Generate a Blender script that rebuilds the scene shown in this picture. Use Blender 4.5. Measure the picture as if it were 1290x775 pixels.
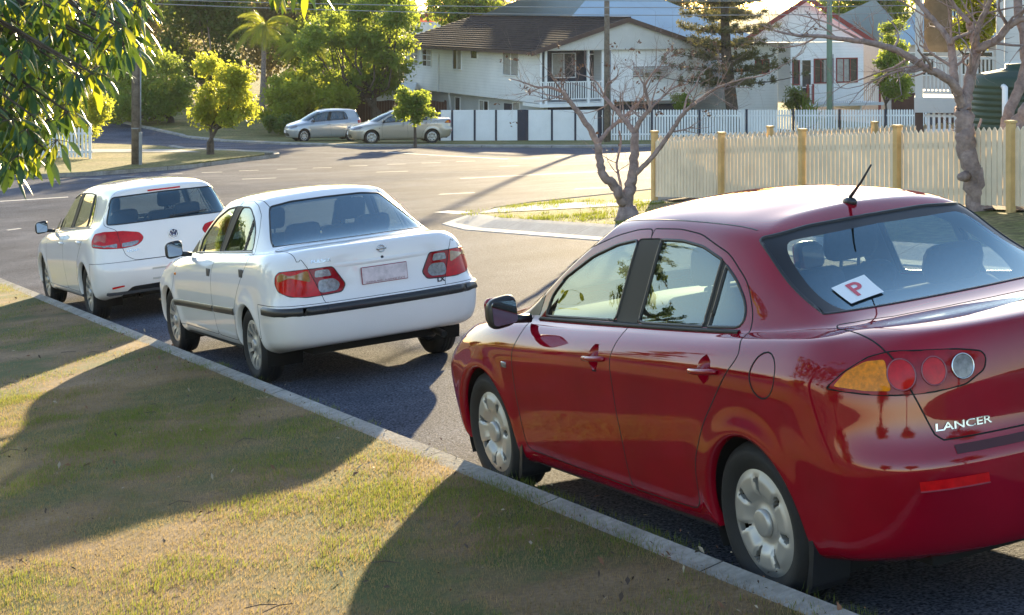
import bpy, bmesh, math, random
import numpy as np
from mathutils import Vector, Matrix
from mathutils.bvhtree import BVHTree

for _o in list(bpy.data.objects):
    bpy.data.objects.remove(_o)
scene = bpy.context.scene
COL = scene.collection
rad = math.radians

# ------------------------------------------------------------------ camera
FPX, YHOR = 2200.8, 10.4          # focal length in px of a 1290 px wide frame, row of the level horizon
cam_data = bpy.data.cameras.new('camera')
cam = bpy.data.objects.new('camera', cam_data)
COL.objects.link(cam)
cam.location = (0, 0, 0)
cam.rotation_euler = (rad(90), 0, 0)
cam_data.sensor_width = 36
cam_data.lens = FPX / 1290 * 36
cam_data.shift_y = -(387.5 - YHOR) / 1290
cam_data.clip_start = 0.1
cam_data.clip_end = 3000
scene.camera = cam

# ------------------------------------------------------------------ light
SUN_AZ = 7.0       # degrees right of +Y
SUN_EL = 10.0
world = bpy.data.worlds.new('World')
scene.world = world
world.use_nodes = True
_nt = world.node_tree
_nt.nodes.clear()
_out = _nt.nodes.new('ShaderNodeOutputWorld')
_bg = _nt.nodes.new('ShaderNodeBackground')
_sky = _nt.nodes.new('ShaderNodeTexSky')
_sky.sky_type = 'NISHITA'
_sky.sun_disc = False
_sky.sun_elevation = rad(SUN_EL)
_sky.sun_rotation = rad(SUN_AZ)
_sky.air_density = 1.0
_sky.dust_density = 0.35
_sky.ozone_density = 2.0
_bg.inputs['Strength'].default_value = 0.135
_tint = _nt.nodes.new('ShaderNodeMix'); _tint.data_type = 'RGBA'; _tint.blend_type = 'MULTIPLY'; _tint.inputs[0].default_value = 1.0
_tint.inputs[7].default_value = (1.09, .97, .93, 1)      # the camera's warm white balance
_nt.links.new(_sky.outputs[0], _tint.inputs[6])
_nt.links.new(_tint.outputs[2], _bg.inputs[0])
_nt.links.new(_bg.outputs[0], _out.inputs[0])
sun_d = bpy.data.lights.new('sun', 'SUN')
sun_d.energy = 5.0
sun_d.angle = rad(0.6)
sun_d.color = (1.0, 0.79, 0.47)
sun = bpy.data.objects.new('sun', sun_d)
COL.objects.link(sun)
_sd = Vector((math.sin(rad(SUN_AZ)) * math.cos(rad(SUN_EL)), math.cos(rad(SUN_AZ)) * math.cos(rad(SUN_EL)), math.sin(rad(SUN_EL))))
sun.rotation_euler = _sd.to_track_quat('Z', 'Y').to_euler()
sun.location = (10, 40, 30)
scene.view_settings.view_transform = 'Standard'
scene.view_settings.look = 'None'
scene.view_settings.gamma = 1.0
scene.view_settings.use_curve_mapping = False
scene.view_settings.exposure = 2.02
try:
    scene.cycles.max_bounces = 8
    scene.cycles.transparent_max_bounces = 16
    scene.cycles.caustics_reflective = False
    scene.cycles.caustics_refractive = False
    scene.cycles.sample_clamp_indirect = 6.0
except Exception:
    pass

# ------------------------------------------------------------------ helpers
MATS = {}

def mat(name, col=(0.5, 0.5, 0.5), rough=0.5, metal=0.0, spec=0.5, var=0.0, vscale=6.0, col2=None, bump=0.0, bscale=60.0,
        coat=0.0, coat_rough=0.03, trans=0.0, alpha=1.0, emit=0.0, sub=0.0, detail=4.0, coords='Object'):
    """Principled material with procedural colour variation and bump."""
    if name in MATS:
        return MATS[name]
    m = bpy.data.materials.new(name)
    m.use_nodes = True
    nt = m.node_tree
    b = nt.nodes['Principled BSDF']
    b.inputs['Base Color'].default_value = (*col, 1)
    b.inputs['Roughness'].default_value = rough
    b.inputs['Metallic'].default_value = metal
    b.inputs['Specular IOR Level'].default_value = spec
    b.inputs['Coat Weight'].default_value = coat
    b.inputs['Coat Roughness'].default_value = coat_rough
    b.inputs['Transmission Weight'].default_value = trans
    b.inputs['Alpha'].default_value = alpha
    tc = None
    if var > 0 or col2 is not None or bump > 0:
        tc = nt.nodes.new('ShaderNodeTexCoord')
    if var > 0 or col2 is not None:
        n = nt.nodes.new('ShaderNodeTexNoise')
        n.inputs['Scale'].default_value = vscale
        n.inputs['Detail'].default_value = detail
        n.inputs['Roughness'].default_value = 0.65
        nt.links.new(tc.outputs[coords], n.inputs['Vector'])
        r = nt.nodes.new('ShaderNodeValToRGB')
        c2 = col2 if col2 is not None else tuple(c * (1 - var) for c in col)
        r.color_ramp.elements[0].position = 0.32
        r.color_ramp.elements[0].color = (*c2, 1)
        r.color_ramp.elements[1].position = 0.68
        r.color_ramp.elements[1].color = (*col, 1)
        nt.links.new(n.outputs[0], r.inputs[0])
        nt.links.new(r.outputs[0], b.inputs['Base Color'])
    if bump > 0:
        n2 = nt.nodes.new('ShaderNodeTexNoise')
        n2.inputs['Scale'].default_value = bscale
        n2.inputs['Detail'].default_value = 3
        nt.links.new(tc.outputs[coords], n2.inputs['Vector'])
        bp = nt.nodes.new('ShaderNodeBump')
        bp.inputs['Strength'].default_value = bump
        bp.inputs['Distance'].default_value = 0.02
        nt.links.new(n2.outputs[0], bp.inputs['Height'])
        nt.links.new(bp.outputs[0], b.inputs['Normal'])
    MATS[name] = m
    return m


def leaf_mat(name, col, col2, transl=0.45, rough=0.45, scale=1.5, trcol=None):
    """Thin leaves: diffuse + translucent light from behind."""
    if name in MATS:
        return MATS[name]
    m = bpy.data.materials.new(name)
    m.use_nodes = True
    nt = m.node_tree
    nt.nodes.clear()
    out = nt.nodes.new('ShaderNodeOutputMaterial')
    pb = nt.nodes.new('ShaderNodeBsdfPrincipled')
    tr = nt.nodes.new('ShaderNodeBsdfTranslucent')
    mx = nt.nodes.new('ShaderNodeMixShader')
    tc = nt.nodes.new('ShaderNodeTexCoord')
    n = nt.nodes.new('ShaderNodeTexNoise')
    n.inputs['Scale'].default_value = scale
    n.inputs['Detail'].default_value = 5
    n.inputs['Roughness'].default_value = 0.7
    r = nt.nodes.new('ShaderNodeValToRGB')
    r.color_ramp.elements[0].position = 0.35
    r.color_ramp.elements[1].position = 0.65
    r.color_ramp.elements[0].color = (*col2, 1)
    r.color_ramp.elements[1].color = (*col, 1)
    nt.links.new(tc.outputs['Object'], n.inputs['Vector'])
    nt.links.new(n.outputs[0], r.inputs[0])
    nt.links.new(r.outputs[0], pb.inputs['Base Color'])
    if trcol is None:
        trcol = (min(1, col[0] * 1.9 + .02), min(1, col[1] * 1.6 + .02), col[2] * 0.6)
    mm = nt.nodes.new('ShaderNodeMix')
    mm.data_type = 'RGBA'
    mm.inputs[0].default_value = 0.8
    mm.inputs[7].default_value = (*trcol, 1)
    nt.links.new(r.outputs[0], mm.inputs[6])
    nt.links.new(mm.outputs[2], tr.inputs['Color'])
    pb.inputs['Roughness'].default_value = rough
    pb.inputs['Specular IOR Level'].default_value = 0.35
    mx.inputs[0].default_value = transl
    nt.links.new(pb.outputs[0], mx.inputs[1])
    nt.links.new(tr.outputs[0], mx.inputs[2])
    nt.links.new(mx.outputs[0], out.inputs[0])
    MATS[name] = m
    return m


def glass_mat(name, tint, refl_ior=1.5, rough=0.0, refl=(1, 1, 1)):
    """Tinted car glass: see-through tint mixed with Fresnel mirror reflection."""
    if name in MATS:
        return MATS[name]
    m = bpy.data.materials.new(name)
    m.use_nodes = True
    nt = m.node_tree
    nt.nodes.clear()
    out = nt.nodes.new('ShaderNodeOutputMaterial')
    t = nt.nodes.new('ShaderNodeBsdfTransparent')
    t.inputs[0].default_value = (*tint, 1)
    g = nt.nodes.new('ShaderNodeBsdfGlossy')
    g.inputs['Roughness'].default_value = rough
    g.inputs['Color'].default_value = (*refl, 1)
    f = nt.nodes.new('ShaderNodeFresnel')
    # the node inverts the index on the inner side of a sheet; undo that so a thin pane mirrors alike from both sides
    ge = nt.nodes.new('ShaderNodeNewGeometry'); mi = nt.nodes.new('ShaderNodeMapRange')
    mi.inputs['To Min'].default_value = refl_ior; mi.inputs['To Max'].default_value = 1.0 / refl_ior
    nt.links.new(ge.outputs['Backfacing'], mi.inputs[0]); nt.links.new(mi.outputs[0], f.inputs[0])
    mx = nt.nodes.new('ShaderNodeMixShader')
    nt.links.new(f.outputs[0], mx.inputs[0])
    nt.links.new(t.outputs[0], mx.inputs[1])
    nt.links.new(g.outputs[0], mx.inputs[2])
    nt.links.new(mx.outputs[0], out.inputs[0])
    MATS[name] = m
    return m


def mesh_obj(name, V, Fc, m=None, parent=None, smooth=False, mats=None, fm=None, normals=None):
    me = bpy.data.meshes.new(name)
    me.from_pydata([tuple(v) for v in V], [], [tuple(f) for f in Fc])
    if mats:
        for x in mats:
            me.materials.append(x)
        if fm is not None:
            me.polygons.foreach_set('material_index', np.array(fm, dtype=np.int32))
    elif m:
        me.materials.append(m)
    if smooth:
        me.polygons.foreach_set('use_smooth', np.ones(len(me.polygons), dtype=bool))
    me.update()
    if normals is not None:
        me.normals_split_custom_set_from_vertices([tuple(n) for n in normals])
    o = bpy.data.objects.new(name, me)
    COL.objects.link(o)
    if parent is not None:
        o.parent = parent
    return o


def empty(name, loc=(0, 0, 0), rotz=0.0):
    o = bpy.data.objects.new(name, None)
    o.empty_display_size = 0.3
    o.location = loc
    o.rotation_euler = (0, 0, rotz)
    COL.objects.link(o)
    return o


def tag(o, label=None, cat=None, group=None, kind=None):
    if label:
        o['label'] = label
    if cat:
        o['category'] = cat
    if group:
        o['group'] = group
    if kind:
        o['kind'] = kind
    return o


class MB:
    """mesh collector"""
    def __init__(s):
        s.V = []; s.F = []; s.M = []; s.cur = 0

    def add(s, V, Fc):
        n = len(s.V)
        s.V += [tuple(v) for v in V]
        s.F += [tuple(i + n for i in f) for f in Fc]
        s.M += [s.cur] * len(Fc)
        return s

    def box(s, x0, x1, y0, y1, z0, z1, M=None):
        V = [(x, y, z) for z in (z0, z1) for y in (y0, y1) for x in (x0, x1)]
        if M is not None:
            V = [tuple(M @ Vector(v)) for v in V]
        return s.add(V, [(0, 2, 3, 1), (4, 5, 7, 6), (0, 1, 5, 4), (2, 6, 7, 3), (0, 4, 6, 2), (1, 3, 7, 5)])

    def bevbox(s, x0, x1, y0, y1, z0, z1, b=0.02, M=None, seg=2):
        bm = bmesh.new()
        bmesh.ops.create_cube(bm, size=1)
        for v in bm.verts:
            v.co = Vector(((x0 + x1) / 2 + v.co.x * (x1 - x0), (y0 + y1) / 2 + v.co.y * (y1 - y0), (z0 + z1) / 2 + v.co.z * (z1 - z0)))
        bmesh.ops.bevel(bm, geom=bm.edges[:], offset=b, segments=seg, profile=0.5, affect='EDGES')
        if M is not None:
            bm.transform(M)
        bm.verts.index_update()
        s.add([tuple(v.co) for v in bm.verts], [tuple(v.index for v in f.verts) for f in bm.faces])
        bm.free()
        return s

    def tube(s, pts, r, n=6, cap=True, radii=None, squash=None):
        """swept tube through pts"""
        P = [Vector(p) for p in pts]
        m = len(P)
        if m < 2:
            return s
        R = radii if radii is not None else [r] * m
        V = []; Fc = []
        up = None
        for i, p in enumerate(P):
            d = (P[min(i + 1, m - 1)] - P[max(i - 1, 0)])
            if d.length < 1e-9:
                d = Vector((0, 0, 1))
            d.normalize()
            if up is None:
                a = Vector((0, 0, 1)) if abs(d.z) < 0.9 else Vector((1, 0, 0))
                up = (a - d * a.dot(d)).normalized()
            else:
                up = (up - d * up.dot(d))
                if up.length < 1e-6:
                    a = Vector((0, 0, 1)) if abs(d.z) < 0.9 else Vector((1, 0, 0))
                    up = (a - d * a.dot(d))
                up.normalize()
            sd = d.cross(up)
            for k in range(n):
                a = 2 * math.pi * k / n
                V.append(p + (up * math.cos(a) + sd * math.sin(a)) * R[i])
        for i in range(m - 1):
            for k in range(n):
                a = i * n + k; b = i * n + (k + 1) % n
                Fc.append((a, b, b + n, a + n))
        if cap:
            Fc.append(tuple(range(n - 1, -1, -1)))
            Fc.append(tuple((m - 1) * n + k for k in range(n)))
        return s.add(V, Fc)

    def lathe(s, prof, n=32, M=None, axis='y', close=False):
        """profile (radius, along axis) revolved"""
        V = []; Fc = []
        m = len(prof)
        for k in range(n):
            a = 2 * math.pi * k / n
            for (r, h) in prof:
                c, q = r * math.cos(a), r * math.sin(a)
                v = (c, h, q) if axis == 'y' else ((c, q, h) if axis == 'z' else (h, c, q))
                V.append(v)
        for k in range(n):
            k2 = (k + 1) % n
            for i in range(m - 1):
                Fc.append((k * m + i, k * m + i + 1, k2 * m + i + 1, k2 * m + i))
        if M is not None:
            V = [tuple(M @ Vector(v)) for v in V]
        return s.add(V, Fc)

    def prism(s, poly, d, M=None):
        """2D polygon (x, z) extruded along y from 0 to d"""
        n = len(poly)
        V = [(p[0], 0, p[1]) for p in poly] + [(p[0], d, p[1]) for p in poly]
        if M is not None:
            V = [tuple(M @ Vector(v)) for v in V]
        Fc = [tuple(range(n)), tuple(range(2 * n - 1, n - 1, -1))]
        for i in range(n):
            j = (i + 1) % n
            Fc.append((i, i + n, j + n, j))
        return s.add(V, Fc)

    def build(s, name, m=None, parent=None, smooth=False, mats=None):
        return mesh_obj(name, s.V, s.F, m, parent, smooth, mats, s.M if mats else None)


def text_mesh(txt, size, depth=0.002, bold=0.0):
    """real lettering: text turned into mesh data (x right, y up, z out)"""
    cu = bpy.data.curves.new('lettering', 'FONT')
    cu.body = txt
    cu.size = size
    cu.extrude = depth
    cu.offset = bold
    cu.align_x = 'CENTER'
    cu.align_y = 'CENTER'
    o = bpy.data.objects.new('lettering_tmp', cu)
    COL.objects.link(o)
    dg = bpy.context.evaluated_depsgraph_get()
    me = bpy.data.meshes.new_from_object(o.evaluated_get(dg))
    V = [v.co.copy() for v in me.vertices]
    Fc = [tuple(p.vertices) for p in me.polygons]
    bpy.data.objects.remove(o)
    bpy.data.curves.remove(cu)
    bpy.data.meshes.remove(me)
    return V, Fc


def copy_tree(o, parent=None):
    c = o.copy()
    COL.objects.link(c)
    if parent is not None:
        c.parent = parent
    for ch in list(o.children):
        copy_tree(ch, c)
    return c

# ------------------------------------------------------------------ terrain
TH = 0.4224
CS, SN = math.cos(TH), math.sin(TH)


def sstep(a, b, x):
    t = np.clip((np.asarray(x, dtype=float) - a) / (b - a), 0, 1)
    return t * t * (3 - 2 * t)


def T(X, Y):
    """height of the road level: a hillside tilted across the view, flattening beyond the crossroad"""
    X = np.asarray(X, dtype=float); Y = np.asarray(Y, dtype=float)
    Yc = np.clip(Y, -30, 88)
    z0 = -2.1005 - 0.0467 * Yc - 0.0053 * np.clip(Yc - 30, 0, None)
    gx = 0.1035 + (0.03 - 0.1035) * sstep(24, 52, Y) + (0.0 - 0.03) * sstep(50, 70, Y)
    Xc = 26 * np.tanh(X / 26)
    Xn = np.clip(X, -9, 12) + (Xc - 26 * np.tanh(np.clip(X, -9, 12) / 26))
    far = 5.0 * sstep(120, 420, Y)
    return z0 + gx * Xn + far


def P(s, t, dz=0.0):
    """street coordinates (s along the kerb, t to its right) -> world"""
    X = -s * SN + t * CS; Y = s * CS + t * SN
    return (X, Y, float(T(X, Y)) + dz)


def ST(X, Y):
    return -X * SN + Y * CS, X * CS + Y * SN


def G(u, v, dz=0.0):
    """ground point that a photo pixel shows (used to read real positions off the photo)"""
    a = np.arange(3, 420, 0.02)
    X = (u - 645) / FPX * a
    z = (YHOR - v) / FPX * a
    k = int(np.argmax(z < T(X, a) + dz))
    return float(X[k]), float(a[k])


def GP(u, v, dz=0.0):
    X, Y = G(u, v, dz)
    return Vector((X, Y, float(T(X, Y)) + dz))


def at(u, v, Y):
    """point at depth Y seen at photo pixel (u, v)"""
    return Vector(((u - 645) / FPX * Y, Y, (YHOR - v) / FPX * Y))
# ------------------------------------------------------------------ cars
def interp(tab, x):
    tab = sorted(tab)
    return float(np.interp(x, [a for a, _ in tab], [b for _, b in tab]))


def pchip(tab, x):
    """smooth monotone-ish interpolation through a table"""
    tab = sorted(tab)
    X = [a for a, _ in tab]; Y = [b for _, b in tab]
    n = len(X)
    if n < 3 or x <= X[0] or x >= X[-1]:
        return interp(tab, x)
    h = [X[i + 1] - X[i] for i in range(n - 1)]
    d = [(Y[i + 1] - Y[i]) / h[i] for i in range(n - 1)]
    m = [d[0]] + [0] * (n - 2) + [d[-1]]
    for i in range(1, n - 1):
        m[i] = 0 if d[i - 1] * d[i] <= 0 else (h[i - 1] + h[i]) / (h[i] / d[i - 1] + h[i - 1] / d[i]) if (h[i] / d[i - 1] + h[i - 1] / d[i]) != 0 else 0
    i = max(j for j in range(n - 1) if X[j] <= x)
    t = (x - X[i]) / h[i]
    return ((2 * t ** 3 - 3 * t ** 2 + 1) * Y[i] + (t ** 3 - 2 * t ** 2 + t) * h[i] * m[i] + (-2 * t ** 3 + 3 * t ** 2) * Y[i + 1] + (t ** 3 - t ** 2) * h[i] * m[i + 1])


def round_poly(pts, r=0.03, n=5, rs=None):
    """round every corner of a closed polygon"""
    out = []
    m = len(pts)
    for i in range(m):
        p = Vector(pts[i]); a = Vector(pts[i - 1]); b = Vector(pts[(i + 1) % m])
        rr = rs[i] if rs else r
        da = (a - p); db = (b - p)
        la, lb = da.length, db.length
        if rr <= 0 or la < 1e-6 or lb < 1e-6:
            out.append(tuple(p)); continue
        qa = p + da / la * min(rr, la * 0.45)
        qb = p + db / lb * min(rr, lb * 0.45)
        for k in range(n + 1):
            t = k / n
            out.append(tuple(qa * (1 - t) ** 2 + p * 2 * t * (1 - t) + qb * t * t))
    return out


def ellipse(cx, cy, rx, ry, n=28):
    return [(cx + rx * math.cos(2 * math.pi * k / n), cy + ry * math.sin(2 * math.pi * k / n)) for k in range(n)]


def sdf(poly, p):
    """signed distance (negative inside) of points p (N,2)"""
    A = np.array(poly); B = np.roll(A, -1, axis=0)
    d = np.full(len(p), 1e9)
    ins = np.zeros(len(p), dtype=bool)
    for a, b in zip(A, B):
        e = b - a; w = p - a
        L = e @ e
        if L < 1e-14:
            continue
        t = np.clip((w @ e) / L, 0, 1)
        q = w - t[:, None] * e
        d = np.minimum(d, (q ** 2).sum(1))
        c = ((a[1] > p[:, 1]) != (b[1] > p[:, 1]))
        with np.errstate(divide='ignore', invalid='ignore'):
            xx = (b[0] - a[0]) * (p[:, 1] - a[1]) / (b[1] - a[1]) + a[0]
        ins ^= c & (p[:, 0] < xx)
    return np.where(ins, -1, 1) * np.sqrt(d)


def region_field(reg, co, no):
    """signed field + validity mask of one outline over vertices / face centres"""
    kind = reg['proj']
    if kind == 'side':
        p = co[:, [0, 2]]; ok = np.abs(no[:, 1]) > reg.get('nmin', 0.30)
    elif kind == 'rear':
        p = np.stack([np.abs(co[:, 1]), co[:, 2]], 1); ok = no[:, 0] < -reg.get('nmin', 0.22)
    elif kind == 'rear1':
        p = np.stack([co[:, 1], co[:, 2]], 1); ok = no[:, 0] < -reg.get('nmin', 0.22)
    elif kind == 'front':
        p = np.stack([np.abs(co[:, 1]), co[:, 2]], 1); ok = no[:, 0] > reg.get('nmin', 0.22)
    elif kind == 'top':
        p = np.stack([co[:, 0], np.abs(co[:, 1])], 1); ok = no[:, 2] > reg.get('nmin', 0.30)
    elif kind == 'corner':      # seen square on to the rear or front corner: inner point a, outer point b
        a = np.array(reg['a']); b = np.array(reg['b']); e = (b - a) / np.linalg.norm(b - a)
        xy = np.stack([co[:, 0], np.abs(co[:, 1])], 1)
        p = np.stack([(xy - a) @ e, co[:, 2]], 1)
        nrm = np.array([e[1], -e[0]])
        if nrm[0] * reg.get('dir', -1) < 0:
            nrm = -nrm
        ok = (no[:, 0] * nrm[0] + np.abs(no[:, 1]) * nrm[1]) > reg.get('nmin', 0.15)
    f = sdf(reg['poly'], p)
    if 'xr' in reg:
        ok &= (co[:, 0] > reg['xr'][0]) & (co[:, 0] < reg['xr'][1])
    if 'zmin' in reg:
        ok &= co[:, 2] > reg['zmin']
    if 'side' in reg:
        ok &= (co[:, 1] * reg['side'] > 0)
    return f, ok


NSTF, NSTS, NSTR = 5, 13, 5


def car_cage(rows):
    """rows: list of dict -> half cage grid [row][station] of points"""
    grid = []
    for r in rows:
        w = r['w']; z = r['z']
        wf = (lambda x, w=w: pchip(w, x)) if isinstance(w, list) else (lambda x, w=w: w)
        zf = (lambda x, z=z: pchip(z, x)) if isinstance(z, list) else (lambda x, z=z: z)
        pts = []
        xf, xr = r['xf'], r['xr']
        for (dx, y) in [(0, 0)] + r['cf']:
            x = xf - dx
            pts.append((x, y, zf(x)))
        x0, x1 = r['sx'] if len(r['sx']) == 2 else (None, None)
        xs = [x0 + (x1 - x0) * k / (NSTS - 1) for k in range(NSTS)] if len(r['sx']) == 2 else r['sx']
        for x in xs:
            pts.append((x, wf(x), zf(x)))
        for (dx, y) in reversed([(0, 0)] + r['cr']):
            x = xr + dx
            pts.append((x, y, zf(x)))
        if 'dz' in r:
            pts = [(p[0], p[1], p[2] + r['dz'](p[0], p[1])) for p in pts]
        grid.append(pts)
    return grid


def car_surface(rows, levels=3, creases=None):
    grid = car_cage(rows)
    nr, ns = len(grid), len(grid[0])
    V = []; idx = {}
    key = {}
    def vid(p):
        k = (round(p[0], 5), round(p[1], 5), round(p[2], 5))
        if k not in key:
            key[k] = len(V); V.append(p)
        return key[k]
    Fc = []
    crease_pairs = []
    for sgn in (1, -1):
        ids = [[vid((p[0], p[1] * sgn if p[1] > 1e-6 else 0.0, p[2])) for p in row] for row in grid]
        for i in range(nr - 1):
            for j in range(ns - 1):
                q = [ids[i][j], ids[i][j + 1], ids[i + 1][j + 1], ids[i + 1][j]]
                if sgn > 0:
                    q = q[::-1]
                qq = []
                for a in q:
                    if a not in qq:
                        qq.append(a)
                if len(qq) >= 3:
                    Fc.append(tuple(qq))
        for (ri, w) in (creases or []):
            for j in range(ns - 1):
                crease_pairs.append((ids[ri][j], ids[ri][j + 1], w))
    me = bpy.data.meshes.new('tmp')
    me.from_pydata(V, [], Fc)
    me.update()
    if crease_pairs:
        at_ = me.attributes.new('crease_edge', 'FLOAT', 'EDGE')
        em = {tuple(sorted(e.vertices)): e.index for e in me.edges}
        for a, b, w in crease_pairs:
            k = tuple(sorted((a, b)))
            if k in em:
                at_.data[em[k]].value = w
    o = bpy.data.objects.new('tmp', me)
    COL.objects.link(o)
    md = o.modifiers.new('s', 'SUBSURF')
    md.levels = levels; md.render_levels = levels
    md.boundary_smooth = 'ALL'
    dg = bpy.context.evaluated_depsgraph_get()
    me2 = bpy.data.meshes.new_from_object(o.evaluated_get(dg))
    co = np.zeros(len(me2.vertices) * 3); me2.vertices.foreach_get('co', co); co = co.reshape(-1, 3)
    F2 = [tuple(p.vertices) for p in me2.polygons]
    bpy.data.objects.remove(o); bpy.data.meshes.remove(me); bpy.data.meshes.remove(me2)
    # face orientation check (outward)
    return co, F2


def vnormals(co, F):
    n = np.zeros_like(co)
    for f in F:
        a = co[f[0]]; b = co[f[1]]; c = co[f[2]]
        if len(f) == 4:
            fn = np.cross(co[f[2]] - co[f[0]], co[f[3]] - co[f[1]])
        else:
            fn = np.cross(b - a, c - a)
        for i in f:
            n[i] += fn
    L = np.linalg.norm(n, axis=1); L[L == 0] = 1
    return n / L[:, None]


def cut_regions(co, F, regs):
    """cut the surface along every outline; returns bmesh with normal layer"""
    n0 = vnormals(co, F)
    if n0[np.argmax(co[:, 2])][2] < 0:
        F = [f[::-1] for f in F]; n0 = -n0
    bm = bmesh.new()
    nl = bm.verts.layers.float_vector.new('n0')
    vs = [bm.verts.new(c) for c in co]
    for v, n in zip(vs, n0):
        v[nl] = Vector(n)
    for f in F:
        try:
            bm.faces.new([vs[i] for i in f])
        except ValueError:
            pass
    for reg in regs:
        bm.verts.index_update()
        C = np.array([v.co for v in bm.verts]); N = np.array([v[nl] for v in bm.verts])
        f, ok = region_field(reg, C, N)
        f = np.where(np.abs(f) < 2e-4, 0.0, f)
        E = [e for e in bm.edges]
        ia = np.array([e.verts[0].index for e in E]); ib = np.array([e.verts[1].index for e in E])
        cr = (f[ia] * f[ib] < 0) & ok[ia] & ok[ib]
        zero = set(bm.verts[i] for i in []) if False else set()
        bm.verts.ensure_lookup_table()
        zv = np.where((f == 0) & ok)[0]
        zero = set(bm.verts[int(i)] for i in zv)
        touched = set()
        for k in np.where(cr)[0]:
            e = E[k]
            a, b = e.verts
            fa, fb = f[ia[k]], f[ib[k]]
            t = fa / (fa - fb)
            va, vb = bm_v(a, bm, ia[k]), bm_v(b, bm, ib[k])
            ca, cb = a.co.copy(), b.co.copy(); na, nb = a[nl].copy(), b[nl].copy()
            ne, nv = bmesh.utils.edge_split(e, a, t)
            nv.co = ca.lerp(cb, t)
            nv[nl] = (na * (1 - t) + nb * t).normalized()
            zero.add(nv)
            for fc in nv.link_faces:
                touched.add(fc)
        for v in list(zero):
            for fc in v.link_faces:
                touched.add(fc)
        for fc in touched:
            if not fc.is_valid:
                continue
            zs = [v for v in fc.verts if v in zero]
            if len(zs) == 2 and len(fc.verts) > 3:
                a, b = zs
                if any(b in e.verts for e in a.link_edges):
                    continue
                try:
                    bmesh.utils.face_split(fc, a, b)
                except Exception:
                    pass
    return bm, nl


def bm_v(v, bm, i):
    return v


def label_faces(bm, nl, regs, default='body'):
    F = list(bm.faces)
    C = np.array([f.calc_center_median() for f in F])
    N = np.array([sum((v[nl] for v in f.verts), Vector()) / len(f.verts) for f in F])
    lab = np.array([default] * len(F), dtype=object)
    for reg in regs:
        if not reg.get('name'):
            continue
        f, ok = region_field(reg, C, N)
        m = (f < 0) & ok
        if reg.get('only'):
            m &= np.isin(lab, reg['only'])
        lab[m] = reg['name']
    return F, lab, C, N


def chain_edges(pairs):
    """edge pairs of vertex keys -> polylines"""
    adj = {}
    for a, b in pairs:
        adj.setdefault(a, []).append(b); adj.setdefault(b, []).append(a)
    used = set(); out = []
    def walk(s, n):
        path = [s, n]; used.add(frozenset((s, n)))
        while True:
            c = path[-1]
            if len(adj[c]) != 2:
                break
            nx = [x for x in adj[c] if frozenset((c, x)) not in used]
            if not nx:
                break
            used.add(frozenset((c, nx[0]))); path.append(nx[0])
        return path
    for s in adj:
        if len(adj[s]) != 2:
            for n in adj[s]:
                if frozenset((s, n)) not in used:
                    out.append(walk(s, n))
    for s in adj:
        for n in adj[s]:
            if frozenset((s, n)) not in used:
                out.append(walk(s, n))
    return out


def ribbon(mb, pts, nrm, w, up, down=0.004):
    """strip following a line on the surface: half width w, raised by up"""
    m = len(pts)
    if m < 2:
        return
    closed = (pts[0] - pts[-1]).length < 1e-6
    V = []; Fc = []
    for i in range(m):
        if closed:
            a = pts[(i - 1) % (m - 1)]; b = pts[(i + 1) % (m - 1)]
        else:
            a = pts[max(i - 1, 0)]; b = pts[min(i + 1, m - 1)]
        t = (b - a)
        if t.length < 1e-9:
            t = Vector((1, 0, 0))
        t.normalize()
        n = nrm[i]; s = t.cross(n)
        if s.length < 1e-6:
            s = Vector((0, 0, 1))
        s.normalize()
        p = pts[i]
        V += [p - s * w - n * down, p - s * w * 0.7 + n * up, p + s * w * 0.7 + n * up, p + s * w - n * down]
    for i in range(m - 1):
        for k in range(3):
            a = i * 4 + k
            Fc.append((a, a + 1, a + 5, a + 4))
    mb.add(V, Fc)


def split_parts(bm, nl, F, lab, root, matmap, gap, gap_pairs, glassset, seal_m, gap_m, lining_m, arch, sides=('door',), inset=0.006, offs=None):
    """build one mesh object per label (left and right separately where a label exists on both sides)"""
    parts = {}
    for f, l in zip(F, lab):
        if l == 'hole':
            continue
        key = l
        c = f.calc_center_median()
        if matmap[l].get('lr'):
            key = (l, c.y > 0)
        if matmap[l].get('split_x') is not None:
            key = (l, c.y > 0, c.x > matmap[l]['split_x'])
        parts.setdefault(key, []).append(f)
    objs = {}
    for key, fs in parts.items():
        l = key[0] if isinstance(key, tuple) else key
        mm = matmap[l]
        vid = {}; V = []; NN = []; Fc = []
        off = mm.get('off', 0.0)
        for f in fs:
            row = []
            for v in f.verts:
                if v.index not in vid:
                    vid[v.index] = len(V)
                    n = v[nl].normalized()
                    V.append(v.co + n * off); NN.append(n)
                row.append(vid[v.index])
            Fc.append(tuple(row))
        o = mesh_obj(mm['name'], V, Fc, mm['mat'], None, True, normals=NN)
        objs[key] = o
    # parents
    for key, o in objs.items():
        l = key[0] if isinstance(key, tuple) else key
        pk = matmap[l].get('parent')
        par = root
        if pk:
            if isinstance(key, tuple) and (pk, key[1]) in objs:
                par = objs[(pk, key[1])]
            elif pk in objs:
                par = objs[pk]
        o.parent = par
        if matmap[l].get('label'):
            o['label'] = matmap[l]['label']
    return objs


def boundary_lines(bm, nl, F, lab):
    """edges between labels -> dict {frozenset(labels): polylines}"""
    L = {f: l for f, l in zip(F, lab)}
    d = {}
    for e in bm.edges:
        ls = [L[f] for f in e.link_faces if f in L]
        if len(ls) == 2 and ls[0] != ls[1]:
            d.setdefault(tuple(sorted(ls)), []).append((e.verts[0], e.verts[1]))
        elif len(ls) == 1:
            d.setdefault((ls[0],), []).append((e.verts[0], e.verts[1]))
    return {k: chain_edges(v) for k, v in d.items()}


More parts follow.
